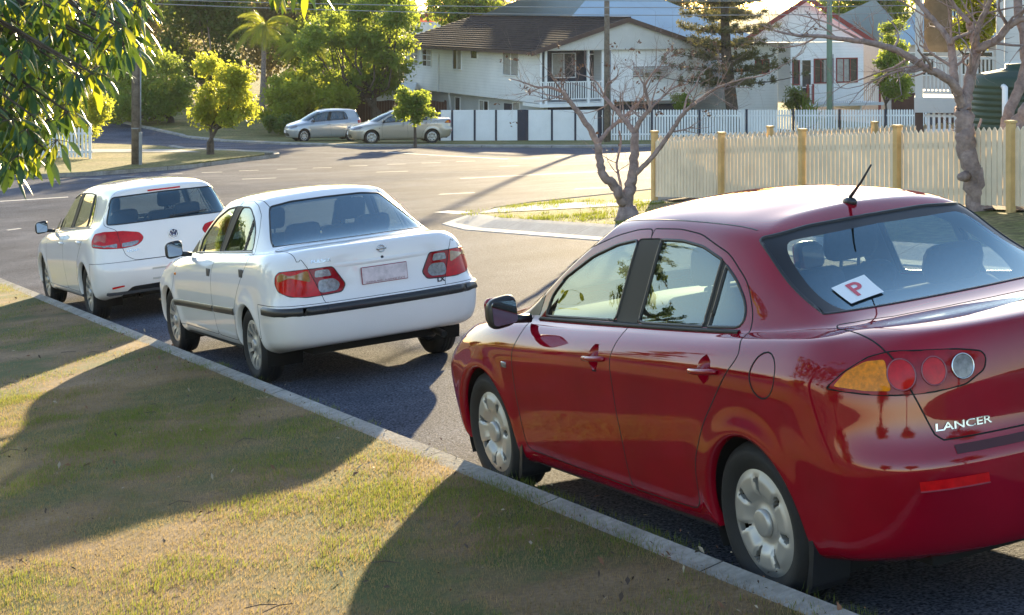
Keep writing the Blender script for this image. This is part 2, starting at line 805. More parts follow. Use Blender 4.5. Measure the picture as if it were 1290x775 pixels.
def make_wheel(R, rimR, W, side, cap, tyre_m, cap_m, dark_m, hub_m=None):
    """wheel centred at origin, axle along y, outer face towards side*y. Returns empty with tyre, hubcap"""
    w = empty('wheel')
    h = W / 2
    mb = MB()
    prof = [(rimR - 0.012, -h * 0.72), (rimR + 0.004, -h * 0.86), (rimR + 0.03, -h * 0.97), ((R + rimR) / 2 + .01, -h), (R - 0.035, -h * 0.96), (R - 0.012, -h * 0.82),
            (R - 0.003, -h * 0.55)]
    for g in (-0.30, 0.0, 0.30):
        prof += [(R, h * (g - 0.06)), (R - 0.008, h * (g - 0.045)), (R - 0.008, h * (g + 0.045)), (R, h * (g + 0.06))]
    prof += [(R - 0.003, h * 0.55), (R - 0.012, h * 0.82), (R - 0.035, h * 0.96), ((R + rimR) / 2 + .012, h), ((R + rimR) / 2, h * 1.012), ((R + rimR) / 2 - .012, h), (rimR + 0.03, h * 0.97), (rimR + 0.004, h * 0.86), (rimR - 0.012, h * 0.72)]
    mb.lathe(prof, 56)
    t = mb.build('tyre', tyre_m, w, True)
    # rim barrel + dark disc behind the cap
    mb = MB()
    mb.lathe([(rimR - 0.005, -h * 0.8), (rimR - 0.012, -h * 0.5), (rimR - 0.02, h * 0.3 * side), (0.02, h * 0.25 * side)], 40)
    mb.build('brake_disc', dark_m, w, True)
    # hub cap: polar grid with slots
    NR, NA = 30, 180
    rs = np.linspace(0.0, rimR + 0.006, NR)
    V = []; Fc = []; keep = []
    def height(r, a):
        return cap['h'](r / rimR, a)
    for i, r in enumerate(rs):
        for k in range(NA):
            a = 2 * math.pi * k / NA
            V.append((r * math.cos(a), side * (h * cap.get('out', 0.86) + height(r, a) * rimR), r * math.sin(a)))
    for i in range(NR - 1):
        for k in range(NA):
            r = (rs[i] + rs[i + 1]) / 2 / rimR; a = 2 * math.pi * (k + .5) / NA
            if cap['slot'](r, a):
                continue
            k2 = (k + 1) % NA
            q = (i * NA + k, i * NA + k2, (i + 1) * NA + k2, (i + 1) * NA + k)
            Fc.append(q if side < 0 else q[::-1])
    o = mesh_obj('hubcap', V, Fc, cap_m, w, True)
    md = None
    # slot walls: thickness by duplicating edges inward
    bm = bmesh.new(); bm.from_mesh(o.data)
    bmesh.ops.remove_doubles(bm, verts=bm.verts, dist=1e-6)
    be = [e for e in bm.edges if e.is_boundary]
    r = bmesh.ops.extrude_edge_only(bm, edges=be)
    for v in [g for g in r['geom'] if isinstance(g, bmesh.types.BMVert)]:
        v.co.y -= side * 0.022
        L = math.hypot(v.co.x, v.co.z)
    bm.to_mesh(o.data); bm.free()
    for p in o.data.polygons:
        p.use_smooth = True
    o.data.set_sharp_from_angle(angle=rad(40))
    # centre boss
    mb = MB()
    cr = cap.get('boss', 0.2) * rimR; y0 = h * cap.get('out', 0.86) + cap['h'](0, 0) * rimR
    mb.lathe([(cr, side * (y0 - 0.01)), (cr * 0.97, side * (y0 + 0.006)), (cr * 0.8, side * (y0 + 0.010)), (0.0, side * (y0 + 0.011))], 28)
    mb.build('hub_centre', hub_m or cap_m, w, True)
    return w


def solid_patch(poly2, to3, n_out, thick):
    """flat plate: polygon mapped to 3D and given a thickness"""
    V = [Vector(to3(p)) for p in poly2]
    n = len(V)
    A = [v + n_out * thick for v in V]
    F = [tuple(range(n)), tuple(range(2 * n - 1, n - 1, -1))]
    for i in range(n):
        j = (i + 1) % n
        F.append((i, i + n, j + n, j))
    return A + V, F


def surf_hit(bvh, o, d):
    h = bvh.ray_cast(Vector(o), Vector(d).normalized())
    return (h[0], h[1]) if h[0] is not None else (None, None)


def build_car(spec):
    """spec: rows, regions, colours... returns root empty (parts are its children)"""
    root = empty(spec['name'])
    co, F = car_surface(spec['rows'], spec.get('levels', 3), spec.get('creases'))
    # flare the arches slightly
    aR = spec['archR']
    for (ax, az) in spec['arches']:
        d = np.hypot(co[:, 0] - ax, co[:, 2] - az)
        w = np.exp(-((d - aR) / 0.06) ** 2) * (np.abs(co[:, 1]) > 0.62) * sstep(0.62, 0.74, np.abs(co[:, 1]))
        co[:, 1] += np.sign(co[:, 1]) * spec.get('flare', 0.012) * w
    # swage line on the sides: list of (z at x table, depth, width)
    for (zt, dep, wid, x0, x1) in spec.get('swage', []):
        zz = np.interp(co[:, 0], [a for a, _ in sorted(zt)], [b for _, b in sorted(zt)])
        m = (np.abs(co[:, 1]) > 0.7) * sstep(x0 - .15, x0 + .15, co[:, 0]) * (1 - sstep(x1 - .15, x1 + .15, co[:, 0]))
        dd = co[:, 2] - zz
        prof = np.where(dd < 0, np.exp(-(dd / wid) ** 2), np.exp(-(dd / (wid * 0.35)) ** 2))
        co[:, 1] += np.sign(co[:, 1]) * dep * prof * m
    regs = spec['regions']
    bm, nl = cut_regions(co, F, regs)
    Fs, lab, C, N = label_faces(bm, nl, regs)
    bm.verts.index_update()
    objs = split_parts(bm, nl, Fs, lab, root, spec['parts'], None, None, None, None, None, None, None)
    bm.normal_update()
    bvh = BVHTree.FromBMesh(bm)
    # panel gaps, window seals
    lines = boundary_lines(bm, nl, Fs, lab)
    glass = spec['glass']
    gaps = MB(); seals = MB()
    nogap = spec.get('nogap', set())
    for k, pl in lines.items():
        if len(k) == 1 or 'hole' in k:
            continue
        if frozenset(k) in nogap:
            continue
        isg = any(x in glass for x in k)
        for path in pl:
            pts = [v.co.copy() for v in path]; nr = [v[nl].normalized() for v in path]
            if isg:
                ribbon(seals, pts, nr, spec.get('sealw', 0.008), 0.003)
            else:
                ribbon(gaps, pts, nr, spec.get('gapw', 0.0028), 0.0052 if all('lamp' in x for x in k) else 0.0006)
    if gaps.V:
        gaps.build('panel_gaps', MATS['gap_dark'], root, True)
    if seals.V:
        seals.build('window_seals', MATS['rubber_black'], root, True)
    # inner lining of the cabin
    lV = []; lF = []; vid = {}
    for f, l in zip(Fs, lab):
        c = f.calc_center_median()
        if l in glass or l == 'hole' or l in spec.get('nolining', ()) or c.z < 0.45 or c.x < spec['cab'][0] or c.x > spec['cab'][1]:
            continue
        row = []
        for v in f.verts:
            if v.index not in vid:
                vid[v.index] = len(lV)
                lV.append(v.co - v[nl].normalized() * 0.03)
            row.append(vid[v.index])
        lF.append(tuple(reversed(row)))
    mesh_obj('cabin_lining', lV, lF, MATS['trim_grey'], root, True)
    # arch lips (turned-in flange) + wheel wells
    for (ax, az) in spec['arches']:
        for sg in (1, -1):
            lip = MB(); well = MB()
            pts = []
            for k in range(41):
                a = rad(-38 + 256 * k / 40)
                x = ax + aR * math.cos(a); z = az + aR * math.sin(a)
                if z < spec['sill_z'] - 0.0:
                    continue
                h, n = surf_hit(bvh, (x + 0.004 * math.cos(a), sg * 1.4, z + 0.004 * math.sin(a)), (0, -sg, 0))
                y = abs(h.y) if h is not None and abs(h.y) > 0.6 else spec['halfw'] - 0.03
                pts.append((x, y, z))
            n = len(pts)
            V = []
            for (x, y, z) in pts:
                cx, cz = (ax - x) / aR, (az - z) / aR
                V += [(x, sg * (y + 0.001), z), (x + cx * 0.012, sg * (y - 0.004), z + cz * 0.012), (x + cx * 0.014, sg * (y - 0.04), z + cz * 0.014)]
            Fc = []
            for i in range(n - 1):
                for k in range(2):
                    q = (i * 3 + k, i * 3 + k + 1, i * 3 + k + 4, i * 3 + k + 3)
                    Fc.append(q if sg > 0 else q[::-1])
            lip.add(V, Fc)
            # well
            V = []; Fc = []
            m = 25
            for k in range(m):
                a = rad(-25 + 230 * k / (m - 1))
                x = ax + (aR + 0.012) * math.cos(a); z = az + (aR + 0.012) * math.sin(a)
                V += [(x, sg * (spec['halfw'] - 0.045), z), (x, sg * (spec['halfw'] - 0.33), z)]
            V.append((ax, sg * (spec['halfw'] - 0.33), az))
            for k in range(m - 1):
                Fc.append((2 * k, 2 * k + 2, 2 * k + 3, 2 * k + 1))
                Fc.append((2 * k + 1, 2 * k + 3, 2 * m))
            well.add(V, Fc)
            lip.build('wheel_arch_lip', spec['paint'], root, True)
            well.build('wheel_well', MATS['under_black'], root, True)
    # underbody
    ub = MB()
    x0, x1, zb = spec['floor']
    ww = spec['halfw'] - 0.30
    r = aR + 0.02
    axr, axf = spec['arches'][0][0], spec['arches'][1][0]
    ub.box(x0, x1, -ww, ww, zb, zb + 0.10)
    ub.box(axr + r, axf - r, -spec['halfw'] + 0.07, spec['halfw'] - 0.07, zb - 0.02, zb + 0.09)
    ub.build('underbody', MATS['under_black'], root)
    # wheels
    for (ax, az), nm in zip(spec['arches'], ('r', 'f')):
        for sg in (1, -1):
            w = spec['wheel'](sg)
            w.parent = root
            w.location = (ax, sg * (spec['halfw'] - spec['wheelW'] / 2 - spec.get('tuck', 0.02)), spec['wheelR'])
            w.rotation_euler = (0, spec.get('spin', {}).get((nm, sg), 0.3), 0)
    return root, objs, bvh, bm, nl


def add_text_on(root, bvh, txt, origin, xdir, ydir, size, m, depth=0.003, bold=0.0, name='lettering', slant=0.0, sx=1.0, lift=0.0):
    """lettering laid onto the bodywork: origin, text x direction, y direction in car coordinates"""
    V, Fc = text_mesh(txt, size, depth, bold)
    xd = Vector(xdir).normalized(); yd = Vector(ydir).normalized(); zd = xd.cross(yd).normalized()
    out = []
    for v in V:
        p = Vector(origin) + xd * (v.x * sx + v.y * slant) + yd * v.y
        h, n = surf_hit(bvh, p + zd * 0.25, -zd)
        base = h if (h is not None and (h - p).length < 0.2) else p
        out.append(base + zd * (v.z + depth + lift))
    return mesh_obj(name, out, Fc, m, root)


def seat(mb, x, y, zc, hr=True, w=0.5):
    mb.bevbox(x - 0.05, x + 0.47, y - w / 2, y + w / 2, zc - 0.05, zc + 0.13, 0.05)
    M = Matrix.Translation((x, y, zc + 0.1)) @ Matrix.Rotation(rad(-18), 4, 'Y')
    mb.bevbox(-0.07, 0.07, -w / 2, w / 2, 0.0, 0.60, 0.05, M)
    if hr:
        mb.bevbox(-0.05, 0.06, -0.14, 0.14, 0.64, 0.83, 0.05, M)
        mb.tube([M @ Vector((0, -0.05, 0.55)), M @ Vector((0, -0.05, 0.68))], 0.008)
        mb.tube([M @ Vector((0, 0.05, 0.55)), M @ Vector((0, 0.05, 0.68))], 0.008)


def interior(root, spec):
    z = spec['seat_z']; sx = spec['seat_x']; w = spec['cabw']
    mb = MB()
    for y in (-0.36, 0.36):
        seat(mb, sx, y, z)
    mb.build('front_seats', MATS['seat_grey'], root, True)
    mb = MB()
    rx = spec['rseat_x']
    mb.bevbox(rx - 0.02, rx + 0.5, -w, w, z - 0.02, z + 0.13, 0.05)
    M = Matrix.Translation((rx, 0, z + 0.08)) @ Matrix.Rotation(rad(-22), 4, 'Y')
    mb.bevbox(-0.08, 0.08, -w, w, 0.0, spec.get('rback', 0.58), 0.05, M)
    for y in spec.get('rhead', (-0.36, 0.36)):
        mb.bevbox(-0.05, 0.06, y - 0.15, y + 0.15, spec.get('rback', 0.58) + 0.01, spec.get('rback', 0.58) + 0.19, 0.06, M)
    mb.build('rear_seat', MATS['seat_grey'], root, True)
    mb = MB()
    d = spec['dash_x']
    mb.bevbox(d - 0.25, d + 0.35, -w - 0.05, w + 0.05, z + 0.30, spec['dash_z'], 0.05)
    mb.bevbox(d - 0.30, d - 0.1, -0.55, -0.12, spec['dash_z'] - 0.05, spec['dash_z'] + 0.05, 0.04)
    mb.build('dashboard', MATS['trim_dark'], root, True)
    mb = MB()
    c = Vector((d - 0.42, -0.36, spec['dash_z'] - 0.04))
    M = Matrix.Translation(c) @ Matrix.Rotation(rad(-25), 4, 'Y')
    mb.tube([M @ Vector((0, 0.185 * math.cos(2 * math.pi * k / 28), 0.185 * math.sin(2 * math.pi * k / 28))) for k in range(29)], 0.014, 8, False)
    for a in (0, 180, 270):
        mb.tube([M @ Vector((0.02, 0, 0)), M @ Vector((0, 0.18 * math.cos(rad(a)), 0.18 * math.sin(rad(a))))], 0.016)
    mb.tube([M @ Vector((0.0, 0, 0)), M @ Vector((0.2, 0, 0))], 0.04)
    mb.build('steering_wheel', MATS['trim_dark'], root, True)
    mb = MB()
    if spec.get('shelf'):
        a, b, zz = spec['shelf']
        mb.bevbox(a, b, -w - 0.02, w + 0.02, zz - 0.03, zz, 0.01)
        mb.build('parcel_shelf', MATS['trim_dark'], root, True)
    # floor of the cabin
    mb = MB(); mb.box(spec['cab'][0], spec['cab'][1] - .1, -w - 0.12, w + 0.12, 0.30, 0.33)
    mb.build('cabin_floor', MATS['trim_dark'], root)


def make_mirror(root, pos, sg, m_shell, scale=1.0, lab=None, glass=True):
    """door mirror: shell, stalk and mirror glass"""
    mb = MB()
    x, y, z = pos
    bm = bmesh.new()
    bmesh.ops.create_uvsphere(bm, u_segments=24, v_segments=16, radius=1)
    for v in bm.verts:
        p = v.co.copy()
        s = lambda a, e: math.copysign(abs(a) ** e, a)
        q = Vector((s(p.x, .8), s(p.y, 0.6), s(p.z, 0.6)))
        if q.x < 0:
            q.x *= 0.35
        q.x *= 0.075; q.y *= 0.078; q.z *= 0.076
        q.z += 0.02 * q.y * sg / 0.078 * -0.4
        v.co = Vector((x + q.x * scale, y + sg * 0.0 + q.y * scale, z + q.z * scale))
    bm.verts.index_update()
    mb.add([tuple(v.co) for v in bm.verts], [tuple(v.index for v in f.verts) for f in bm.faces])
    bm.free()
    mb.tube([(x + 0.02, y - sg * 0.05, z - 0.045), (x + 0.02, y - sg * 0.16, z - 0.06)], 0.022, 8)
    o = mb.build('wing_mirror', m_shell, root, True)
    if glass:
        pl = round_poly([(-0.064, -0.056), (0.064, -0.060), (0.064, 0.058), (-0.064, 0.050)], 0.022)
        g = MB()
        V, Fc = solid_patch(pl, lambda p: (x - 0.0285 * scale, y + p[0] * scale, z + p[1] * scale + 0.0), Vector((-1, 0, 0)), 0.004)
        g.add(V, Fc)
        g.build('mirror_glass', MATS['mirror'], o)
    return o


def car_materials():
    mat('gap_dark', (0.006, 0.006, 0.006), 0.9)
    mat('rubber_black', (0.012, 0.012, 0.013), 0.45)
    mat('trim_grey', (0.10, 0.10, 0.11), 0.85)
    mat('trim_dark', (0.025, 0.026, 0.03), 0.7)
    mat('seat_grey', (0.03, 0.032, 0.04), 0.95, var=0.3, vscale=40)
    mat('under_black', (0.006, 0.006, 0.006), 0.95)
    mat('tyre', (0.016, 0.016, 0.017), 0.75, var=0.35, vscale=14, bump=0.15, bscale=150)
    mat('hubcap_silver', (0.52, 0.50, 0.47), 0.42, metal=0.55, var=0.12, vscale=5)
    mat('hub_dark', (0.02, 0.02, 0.02), 0.6)
    mat('mirror', (0.30, 0.32, 0.34), 0.02, metal=1.0)
    mat('chrome', (0.55, 0.56, 0.58), 0.15, metal=1.0)
    mat('black_plastic', (0.02, 0.02, 0.022), 0.42, coat=0.2)
    mat('bpillar', (0.020, 0.019, 0.017), 0.55, spec=.25)
    mat('lens_red', (0.60, 0.002, 0.006), 0.4, spec=.05, coat=.6, var=0.35, vscale=22)
    mat('lens_red_dark', (0.33, 0.001, 0.010), 0.4, spec=.05, coat=.6, var=0.4, vscale=25)
    mat('lens_pink', (0.30, 0.05, 0.07), 0.2, coat=.5, var=0.3, vscale=20)
    mat('lens_amber', (0.90, 0.27, 0.006), 0.35, spec=.05, coat=.5, var=0.45, vscale=50)
    mat('lens_clear', (0.28, 0.27, 0.29), 0.25, coat=.6, metal=0.3, var=0.55, vscale=38)
    mat('plate_white', (0.75, 0.72, 0.72), 0.45)
    mat('plate_pink', (0.76, 0.66, 0.68), 0.5, var=0.30, vscale=16)
    mat('exhaust', (0.12, 0.11, 0.10), 0.35, metal=0.9, var=0.5, vscale=20)
    glass_mat('glass_side', (0.40, 0.47, 0.45), 2.1, 0.0, (.85, .97, 1.0))
    glass_mat('glass_rear', (0.80, 0.88, 0.90), 2.4, 0.0, (.62, .88, 1.0))  # blue of the mirrored sky is put into the gloss colour
# ------------------------------------------------------------------ red sedan
def red_sedan(paint=None, plain=False):
    paint = paint or paint_mat('paint_red', (0.235, 0.0003, 0.010), (0.285, 0.0004, 0.013), 0.7, .0, .0, 1.6)
    W = 0.88
    low_sx = [3.02, 2.84, 2.635, 2.40, 2.10, 1.75, 1.40, 1.07, 0.72, 0.36, 0.0, -0.22, -0.44]
    crl = [(0.012, 0.32), (0.05, 0.58), (0.15, 0.76), (0.33, 0.855)]
    cfl = [(0.02, 0.30), (0.09, 0.56), (0.24, 0.75), (0.45, 0.845)]
    crs = lambda k, dx=1.0: [(a * dx, b * k) for a, b in crl]
    cfs = lambda k, dx=1.0: [(a * dx, b * k) for a, b in cfl]
    wt = lambda w, wf=None, wr=None: [(3.1, (wf or w) - .0), (2.4, w), (1.0, w + .003), (0.2, w), (-0.5, (wr or w))]
    belt = lambda dz: [(-1.0, 1.035 + dz), (-0.6, 1.03 + dz), (-0.2, 1.035 + dz), (0.15, 1.035 + dz), (1.05, 0.995 + dz), (2.05, 0.935 + dz), (2.4, 0.915 + dz), (2.8, 0.865 + dz), (3.2, 0.79 + dz), (3.55, 0.68 + dz)]
    cab_cf = lambda y: [(0.03, 0.40 * y), (0.12, 0.72 * y), (0.30, 0.93 * y), (0.38, 0.985 * y)]
    rows = [
        dict(xf=3.42, xr=-0.86, w=wt(.72), z=[(-0.9, .30), (0, .20), (2.6, .19), (3.4, .22)], cf=cfs(.85), cr=crs(.85), sx=low_sx),
        dict(xf=3.50, xr=-0.90, w=wt(.835, .83, .84), z=[(-0.9, .335), (-.45, .26), (0, .225), (1.5, .225), (2.6, .21), (3.4, .24)], cf=cfs(.975), cr=crs(.975), sx=low_sx),
        dict(xf=3.54, xr=-0.955, w=wt(.862, .855, .865), z=[(-0.9, .46), (0, .38), (3.4, .36)], cf=cfs(1.0), cr=crs(1.005), sx=low_sx),
        dict(xf=3.57, xr=-0.985, w=wt(.873, .865, .875), z=[(-0.9, .585), (0, .54), (3.4, .52)], cf=cfs(1.01), cr=crs(1.02), sx=low_sx),
        dict(xf=3.57, xr=-0.985, w=wt(.878, .865, .878), z=[(-0.9, .655), (-.4, .65), (3.4, .62)], cf=cfs(1.01), cr=crs(1.02), sx=low_sx),
        dict(xf=3.55, xr=-0.945, w=wt(.872, .855, .872), z=[(-0.9, .715), (-.4, .76), (0.5, .76), (3.4, .66)], cf=cfs(1.0), cr=crs(.985), sx=low_sx),
        dict(xf=3.52, xr=-0.945, w=wt(.862, .83, .86), z=[(-0.9, .90), (-.4, .89), (0.5, .88), (2, .82), (3.0, .74), (3.5, .68)], cf=cfs(.96), cr=crs(.96), sx=low_sx),
        dict(xf=3.46, xr=-0.925, w=wt(.838, .79, .825), z=[(-.95, 1.045), (-.8, 1.035), (-.5, 1.0), (-.2, .985), (0.15, .975), (1.05, 0.93), (2.05, 0.875), (2.4, .865), (2.8, .825), (3.2, .765), (3.5, .70)], cf=cfs(.90), cr=crs(.905), sx=low_sx),
        dict(xf=3.40, xr=-0.895, w=wt(.785, .72, .765), z=[(-.95, 1.095), (-.8, 1.085), (-.5, 1.065), (-.2, 1.045), (0.15, 1.012), (1.05, 0.968), (2.05, 0.915), (2.4, .905), (2.8, .87), (3.2, .80), (3.5, .73)], cf=cfs(.80), cr=crs(.80), sx=low_sx),
        dict(xf=3.0, xr=-0.69, w=[(3, .62), (2.3, .735), (1.0, .752), (0.2, .745), (-.4, .66)], z=[(-.7, 1.106), (-.45, 1.085), (-.2, 1.06), (0.15, 1.032), (1.05, 0.985), (2.05, 0.935), (2.6, .93), (3.0, .88)], cf=[(0.02, .25), (.08, .46), (.28, .60), (.52, .67)], cr=[(0.01, .24), (0.03, .44), (.09, .57), (.19, .635)], sx=[2.42, 2.3, 2.2, 2.1, 2.0, 1.75, 1.40, 1.07, 0.72, 0.36, 0.10, -0.12, -0.32]),
        dict(xf=2.66, xr=-0.50, w=[(2.3, .715), (1.0, .735), (0.2, .722), (-.3, .635)], z=[(-.5, 1.088), (-.2, 1.062), (0.15, 1.045), (1.05, 1.0), (2.05, 0.952), (2.6, .965)], cf=[(0.03, .25), (.11, .46), (.27, .62), (.33, .675)], cr=[(0.01, .24), (0.035, .44), (.085, .56), (.145, .605)], sx=[2.28, 2.22, 2.16, 2.1, 2.0, 1.75, 1.40, 1.07, 0.72, 0.36, 0.11, -0.09, -0.25]),
        dict(xf=2.25, xr=-0.12, w=[(2.0, .625), (1.0, .655), (0.3, .655), (0.0, .60)], z=1.20, cf=[(0.03, .24), (.11, .43), (.25, .56), (.31, .605)], cr=[(0.015, .23), (0.05, .42), (.10, .535), (.145, .575)], sx=[1.91, 1.87, 1.83, 1.78, 1.70, 1.56, 1.36, 1.07, 0.76, 0.46, 0.28, 0.15, 0.07]),
        dict(xf=1.90, xr=0.125, w=[(1.6, .575), (1.0, .592), (0.5, .59), (0.3, .56)], z=[(.2, 1.35), (1.0, 1.352), (1.9, 1.335)], cf=[(0.03, .22), (.10, .40), (.23, .525), (.28, .56)], cr=[(0.01, .22), (0.022, .40), (.045, .50), (.075, .535)], sx=[1.59, 1.56, 1.53, 1.49, 1.43, 1.34, 1.20, 1.02, 0.82, 0.63, 0.49, 0.39, 0.30]),
        dict(xf=1.75, xr=0.245, w=[(1.5, .515), (1.0, .535), (0.5, .53), (0.3, .50)], z=[(.3, 1.416), (.6, 1.440), (1.0, 1.447), (1.4, 1.428), (1.8, 1.388)], cf=[(0.02, .20), (.07, .36), (.17, .47), (.22, .50)], cr=[(0.008, .20), (0.02, .36), (.04, .45), (.06, .475)], sx=[1.50, 1.47, 1.44, 1.40, 1.34, 1.26, 1.14, 1.0, 0.84, 0.68, 0.55, 0.46, 0.38]),
        dict(xf=1.66, xr=0.32, w=[(1.5, .30), (1.0, .31), (0.5, .30)], z=[(.4, 1.452), (.6, 1.480), (.9, 1.496), (1.2, 1.490), (1.5, 1.460), (1.7, 1.425)], cf=[(0.01, .12), (.03, .20), (.08, .26), (.12, .29)], cr=[(0.005, .12), (0.015, .20), (.03, .26), (.05, .285)], sx=[1.50, 1.47, 1.44, 1.40, 1.34, 1.26, 1.14, 1.0, 0.84, 0.70, 0.58, 0.50, 0.42]),
        dict(xf=1.62, xr=0.355, w=0.0, z=[(.4, 1.460), (.6, 1.489), (.9, 1.506), (1.2, 1.500), (1.5, 1.468), (1.7, 1.430)], cf=[(0.02, 0), (.045, 0), (.08, 0), (.10, 0)], cr=[(0.008, 0), (0.016, 0), (.03, 0), (.045, 0)], sx=[1.49, 1.46, 1.43, 1.39, 1.33, 1.25, 1.13, 1.0, 0.84, 0.70, 0.59, 0.51, 0.44]),
    ]
    # outlines, (x, z) on the sides
    win_all = [(2.10, .948), (2.035, 1.06), (1.91, 1.155), (1.66, 1.262), (1.424, 1.325), (1.18, 1.356), (1.00, 1.362), (0.81, 1.363), (0.62, 1.345), (0.43, 1.297), (0.29, 1.222), (0.195, 1.15), (0.158, 1.095), (0.175, 1.045), (1.05, 1.003)]
    front_win = round_poly([(2.05, .957), (2.03, 1.055), (1.91, 1.15), (1.66, 1.257), (1.424, 1.32), (1.215, 1.35), (1.262, .998)], .03, 4)
    rear_win = round_poly([(1.035, 1.006), (0.995, 1.358), (0.81, 1.36), (0.62, 1.343), (0.43, 1.295), (0.29, 1.221), (0.2, 1.15), (0.165, 1.095), (0.182, 1.05), (.45, 1.034)], .03, 4)
    bpil = [(1.262, .992), (1.212, 1.353), (0.995, 1.362), (1.035, 1.0)]
    qdiv = [(0.420, 1.02), (0.392, 1.32), (0.436, 1.32), (0.466, 1.02)]
    fdoor = [(2.175, .30), (2.185, .50), (2.20, .77), (2.135, .89), (2.20, .955), (2.13, 1.05), (2.02, 1.16), (1.72, 1.292), (1.45, 1.36), (1.25, 1.392), (1.095, 1.40), (1.135, 1.0), (1.075, .965), (1.10, .84), (1.06, .50), (1.06, .28)]
    rdoor = [(1.095, 1.40), (0.86, 1.405), (0.66, 1.39), (0.40, 1.322), (0.215, 1.215), (0.12, 1.10), (0.10, 1.03), (0.02, .98), (0.115, .875), (0.30, .68), (0.42, .50), (0.45, .29), (1.06, .28), (1.06, .50), (1.10, .84), (1.075, .965), (1.135, 1.0)]
    archR = 0.358
    A0, A1 = (0.0, .318), (2.635, .318)
    # tail lamp seen square on to the corner: q runs from the inner tip to the outer tip
    ca, cb = (-0.945, 0.40), (-0.63, 0.865)
    R = dict
    regions = [
        R(name='hole', proj='side', poly=ellipse(A0[0], A0[1], archR, archR, 64), nmin=.2),
        R(name='hole', proj='side', poly=ellipse(A1[0], A1[1], archR, archR, 64), nmin=.2),
        R(name='front_door', proj='side', poly=round_poly(fdoor, .05), nmin=.25),
        R(name='rear_door', proj='side', poly=round_poly(rdoor, .05, rs=[.0, .05, .05, .05, .05, .05, .05, .05, .05, .05, .05, .08, .04, .05, .05, .05, .0]), nmin=.25),
        R(name='bpillar', proj='side', poly=bpil),
        R(name='side_window', proj='side', poly=front_win),
        R(name='side_window', proj='side', poly=rear_win),
        R(name='bpillar', proj='side', poly=qdiv, only=['side_window']),
        R(name='hole', proj='side', poly=ellipse(0.268, .897, .052, .058), only=['rear_door']),
        R(name='hole', proj='side', poly=ellipse(1.262, .852, .052, .058), only=['front_door']),
        R(name='fuel_flap', proj='side', poly=ellipse(-.165, .915, .088, .085), side=1),
        R(name='boot_lid', proj='rear', poly=round_poly([(-.2, .718), (.605, .718), (.655, .90), (.675, 1.035), (.68, 1.20), (-.2, 1.2)], .03), xr=(-1.1, -0.80), nmin=.03),
        R(name='boot_lid', proj='top', poly=[(-1.2, -.1), (-1.2, .69), (-.86, .685), (-.60, .665), (-.40, .640), (-.36, .618), (-.415, .572), (-.482, .44), (-.510, .24), (-.522, -.1)], nmin=.4, zmin=.9, xr=(-1.1, -.30)),
        R(name='bumper', proj='rear', poly=[(-1, .1), (1.2, .1), (1.2, .718), (-1, .718)], only=['body'], xr=(-1.2, -.38), nmin=-0.9),
        R(name='bonnet', proj='top', poly=[(2.50, -.1), (2.50, .55), (2.30, .66), (2.9, .68), (3.3, .60), (3.36, .3), (3.38, -.1)], nmin=.4),
        R(name='windscreen', proj='front', poly=round_poly([(-.5, .985), (.52, .985), (.645, .995), (.535, 1.33), (.50, 1.365), (.0, 1.39), (-.5, 1.39)], .03), xr=(1.4, 2.8)),
        R(name='rear_window', proj='rear', poly=round_poly([(-.7, 1.096), (.50, 1.088), (.578, 1.088), (.592, 1.11), (.532, 1.345), (.517, 1.382), (.30, 1.402), (-.7, 1.412)], .03), xr=(-.6, .5)),
        R(name='rear_window_band', proj='rear', poly=round_poly([(-.7, 1.118), (.48, 1.115), (.545, 1.13), (.480, 1.325), (.44, 1.362), (-.7, 1.385)], .04), xr=(-.6, .5), only=['rear_window']),
    ]
    lamp = [(0.0, .975), (0.012, .935), (.085, .895), (.20, .885), (.33, .885), (.45, .892), (.575, .905), (.50, .965), (.41, 1.013), (.33, 1.030), (.24, 1.028), (.10, 1.018), (.015, .999)]
    lampr = round_poly(lamp, .015)
    Cn = lambda name, poly, only=None: R(name=name, proj='corner', a=ca, b=cb, poly=poly, only=only, xr=(-1.2, -.45), nmin=.1)
    regions += front_regions(3.50, 3.02, .86, .70)
    regions += [
        Cn('lamp_outer', lampr),
        R(name='lamp_inner', proj='rear', poly=[(-.1, .8), (.627, .80), (.655, .90), (.675, 1.035), (-.1, 1.1)], only=['lamp_outer'], xr=(-1.2, -.6)),
    ]
    P_ = lambda n, m, **k: dict(name=n, mat=m, **k)
    parts = {
        'body': P_('body', paint), 'front_door': P_('door', paint, lr=True), 'rear_door': P_('door', paint, lr=True),
        'bpillar': P_('pillar_trim', MATS['bpillar'], split_x=.7, off=-0.001), 'side_window': P_('side_window', MATS['glass_side'], split_x=1.12, off=-0.004),
        'headlight': P_('headlight', MATS['lens_clear'], lr=True, off=.002), 'grille': P_('grille', MATS['black_plastic'], off=-.01), 'intake': P_('air_intake', MATS['black_plastic'], off=-.01),
        'fuel_flap': P_('fuel_flap', paint, off=-.0015), 'boot_lid': P_('boot_lid', paint), 'bumper': P_('bumper', paint), 'bonnet': P_('bonnet', paint),
        'windscreen': P_('windscreen', MATS['glass_side'], off=-.003), 'rear_window': P_('rear_window_border', MATS['rubber_black'], off=-.003), 'rear_window_band': P_('rear_window', MATS['glass_rear'], off=-.003),
        'lamp_outer': P_('tail_light', MATS['lens_red_dark'], lr=True, off=.003), 'lamp_inner': P_('reversing_light', MATS['lens_red_dark'], lr=True, off=.003, parent='boot_lid'),
    }
    capslot = lambda r, a: (0.50 < r < 0.86) and abs(((a * 7 / (2 * math.pi) + .5) % 1) - .5) < (0.035 + 0.12 * (r - .50) / .36) * (1.0 if r < .80 else max(0, (0.86 - r) / .06))
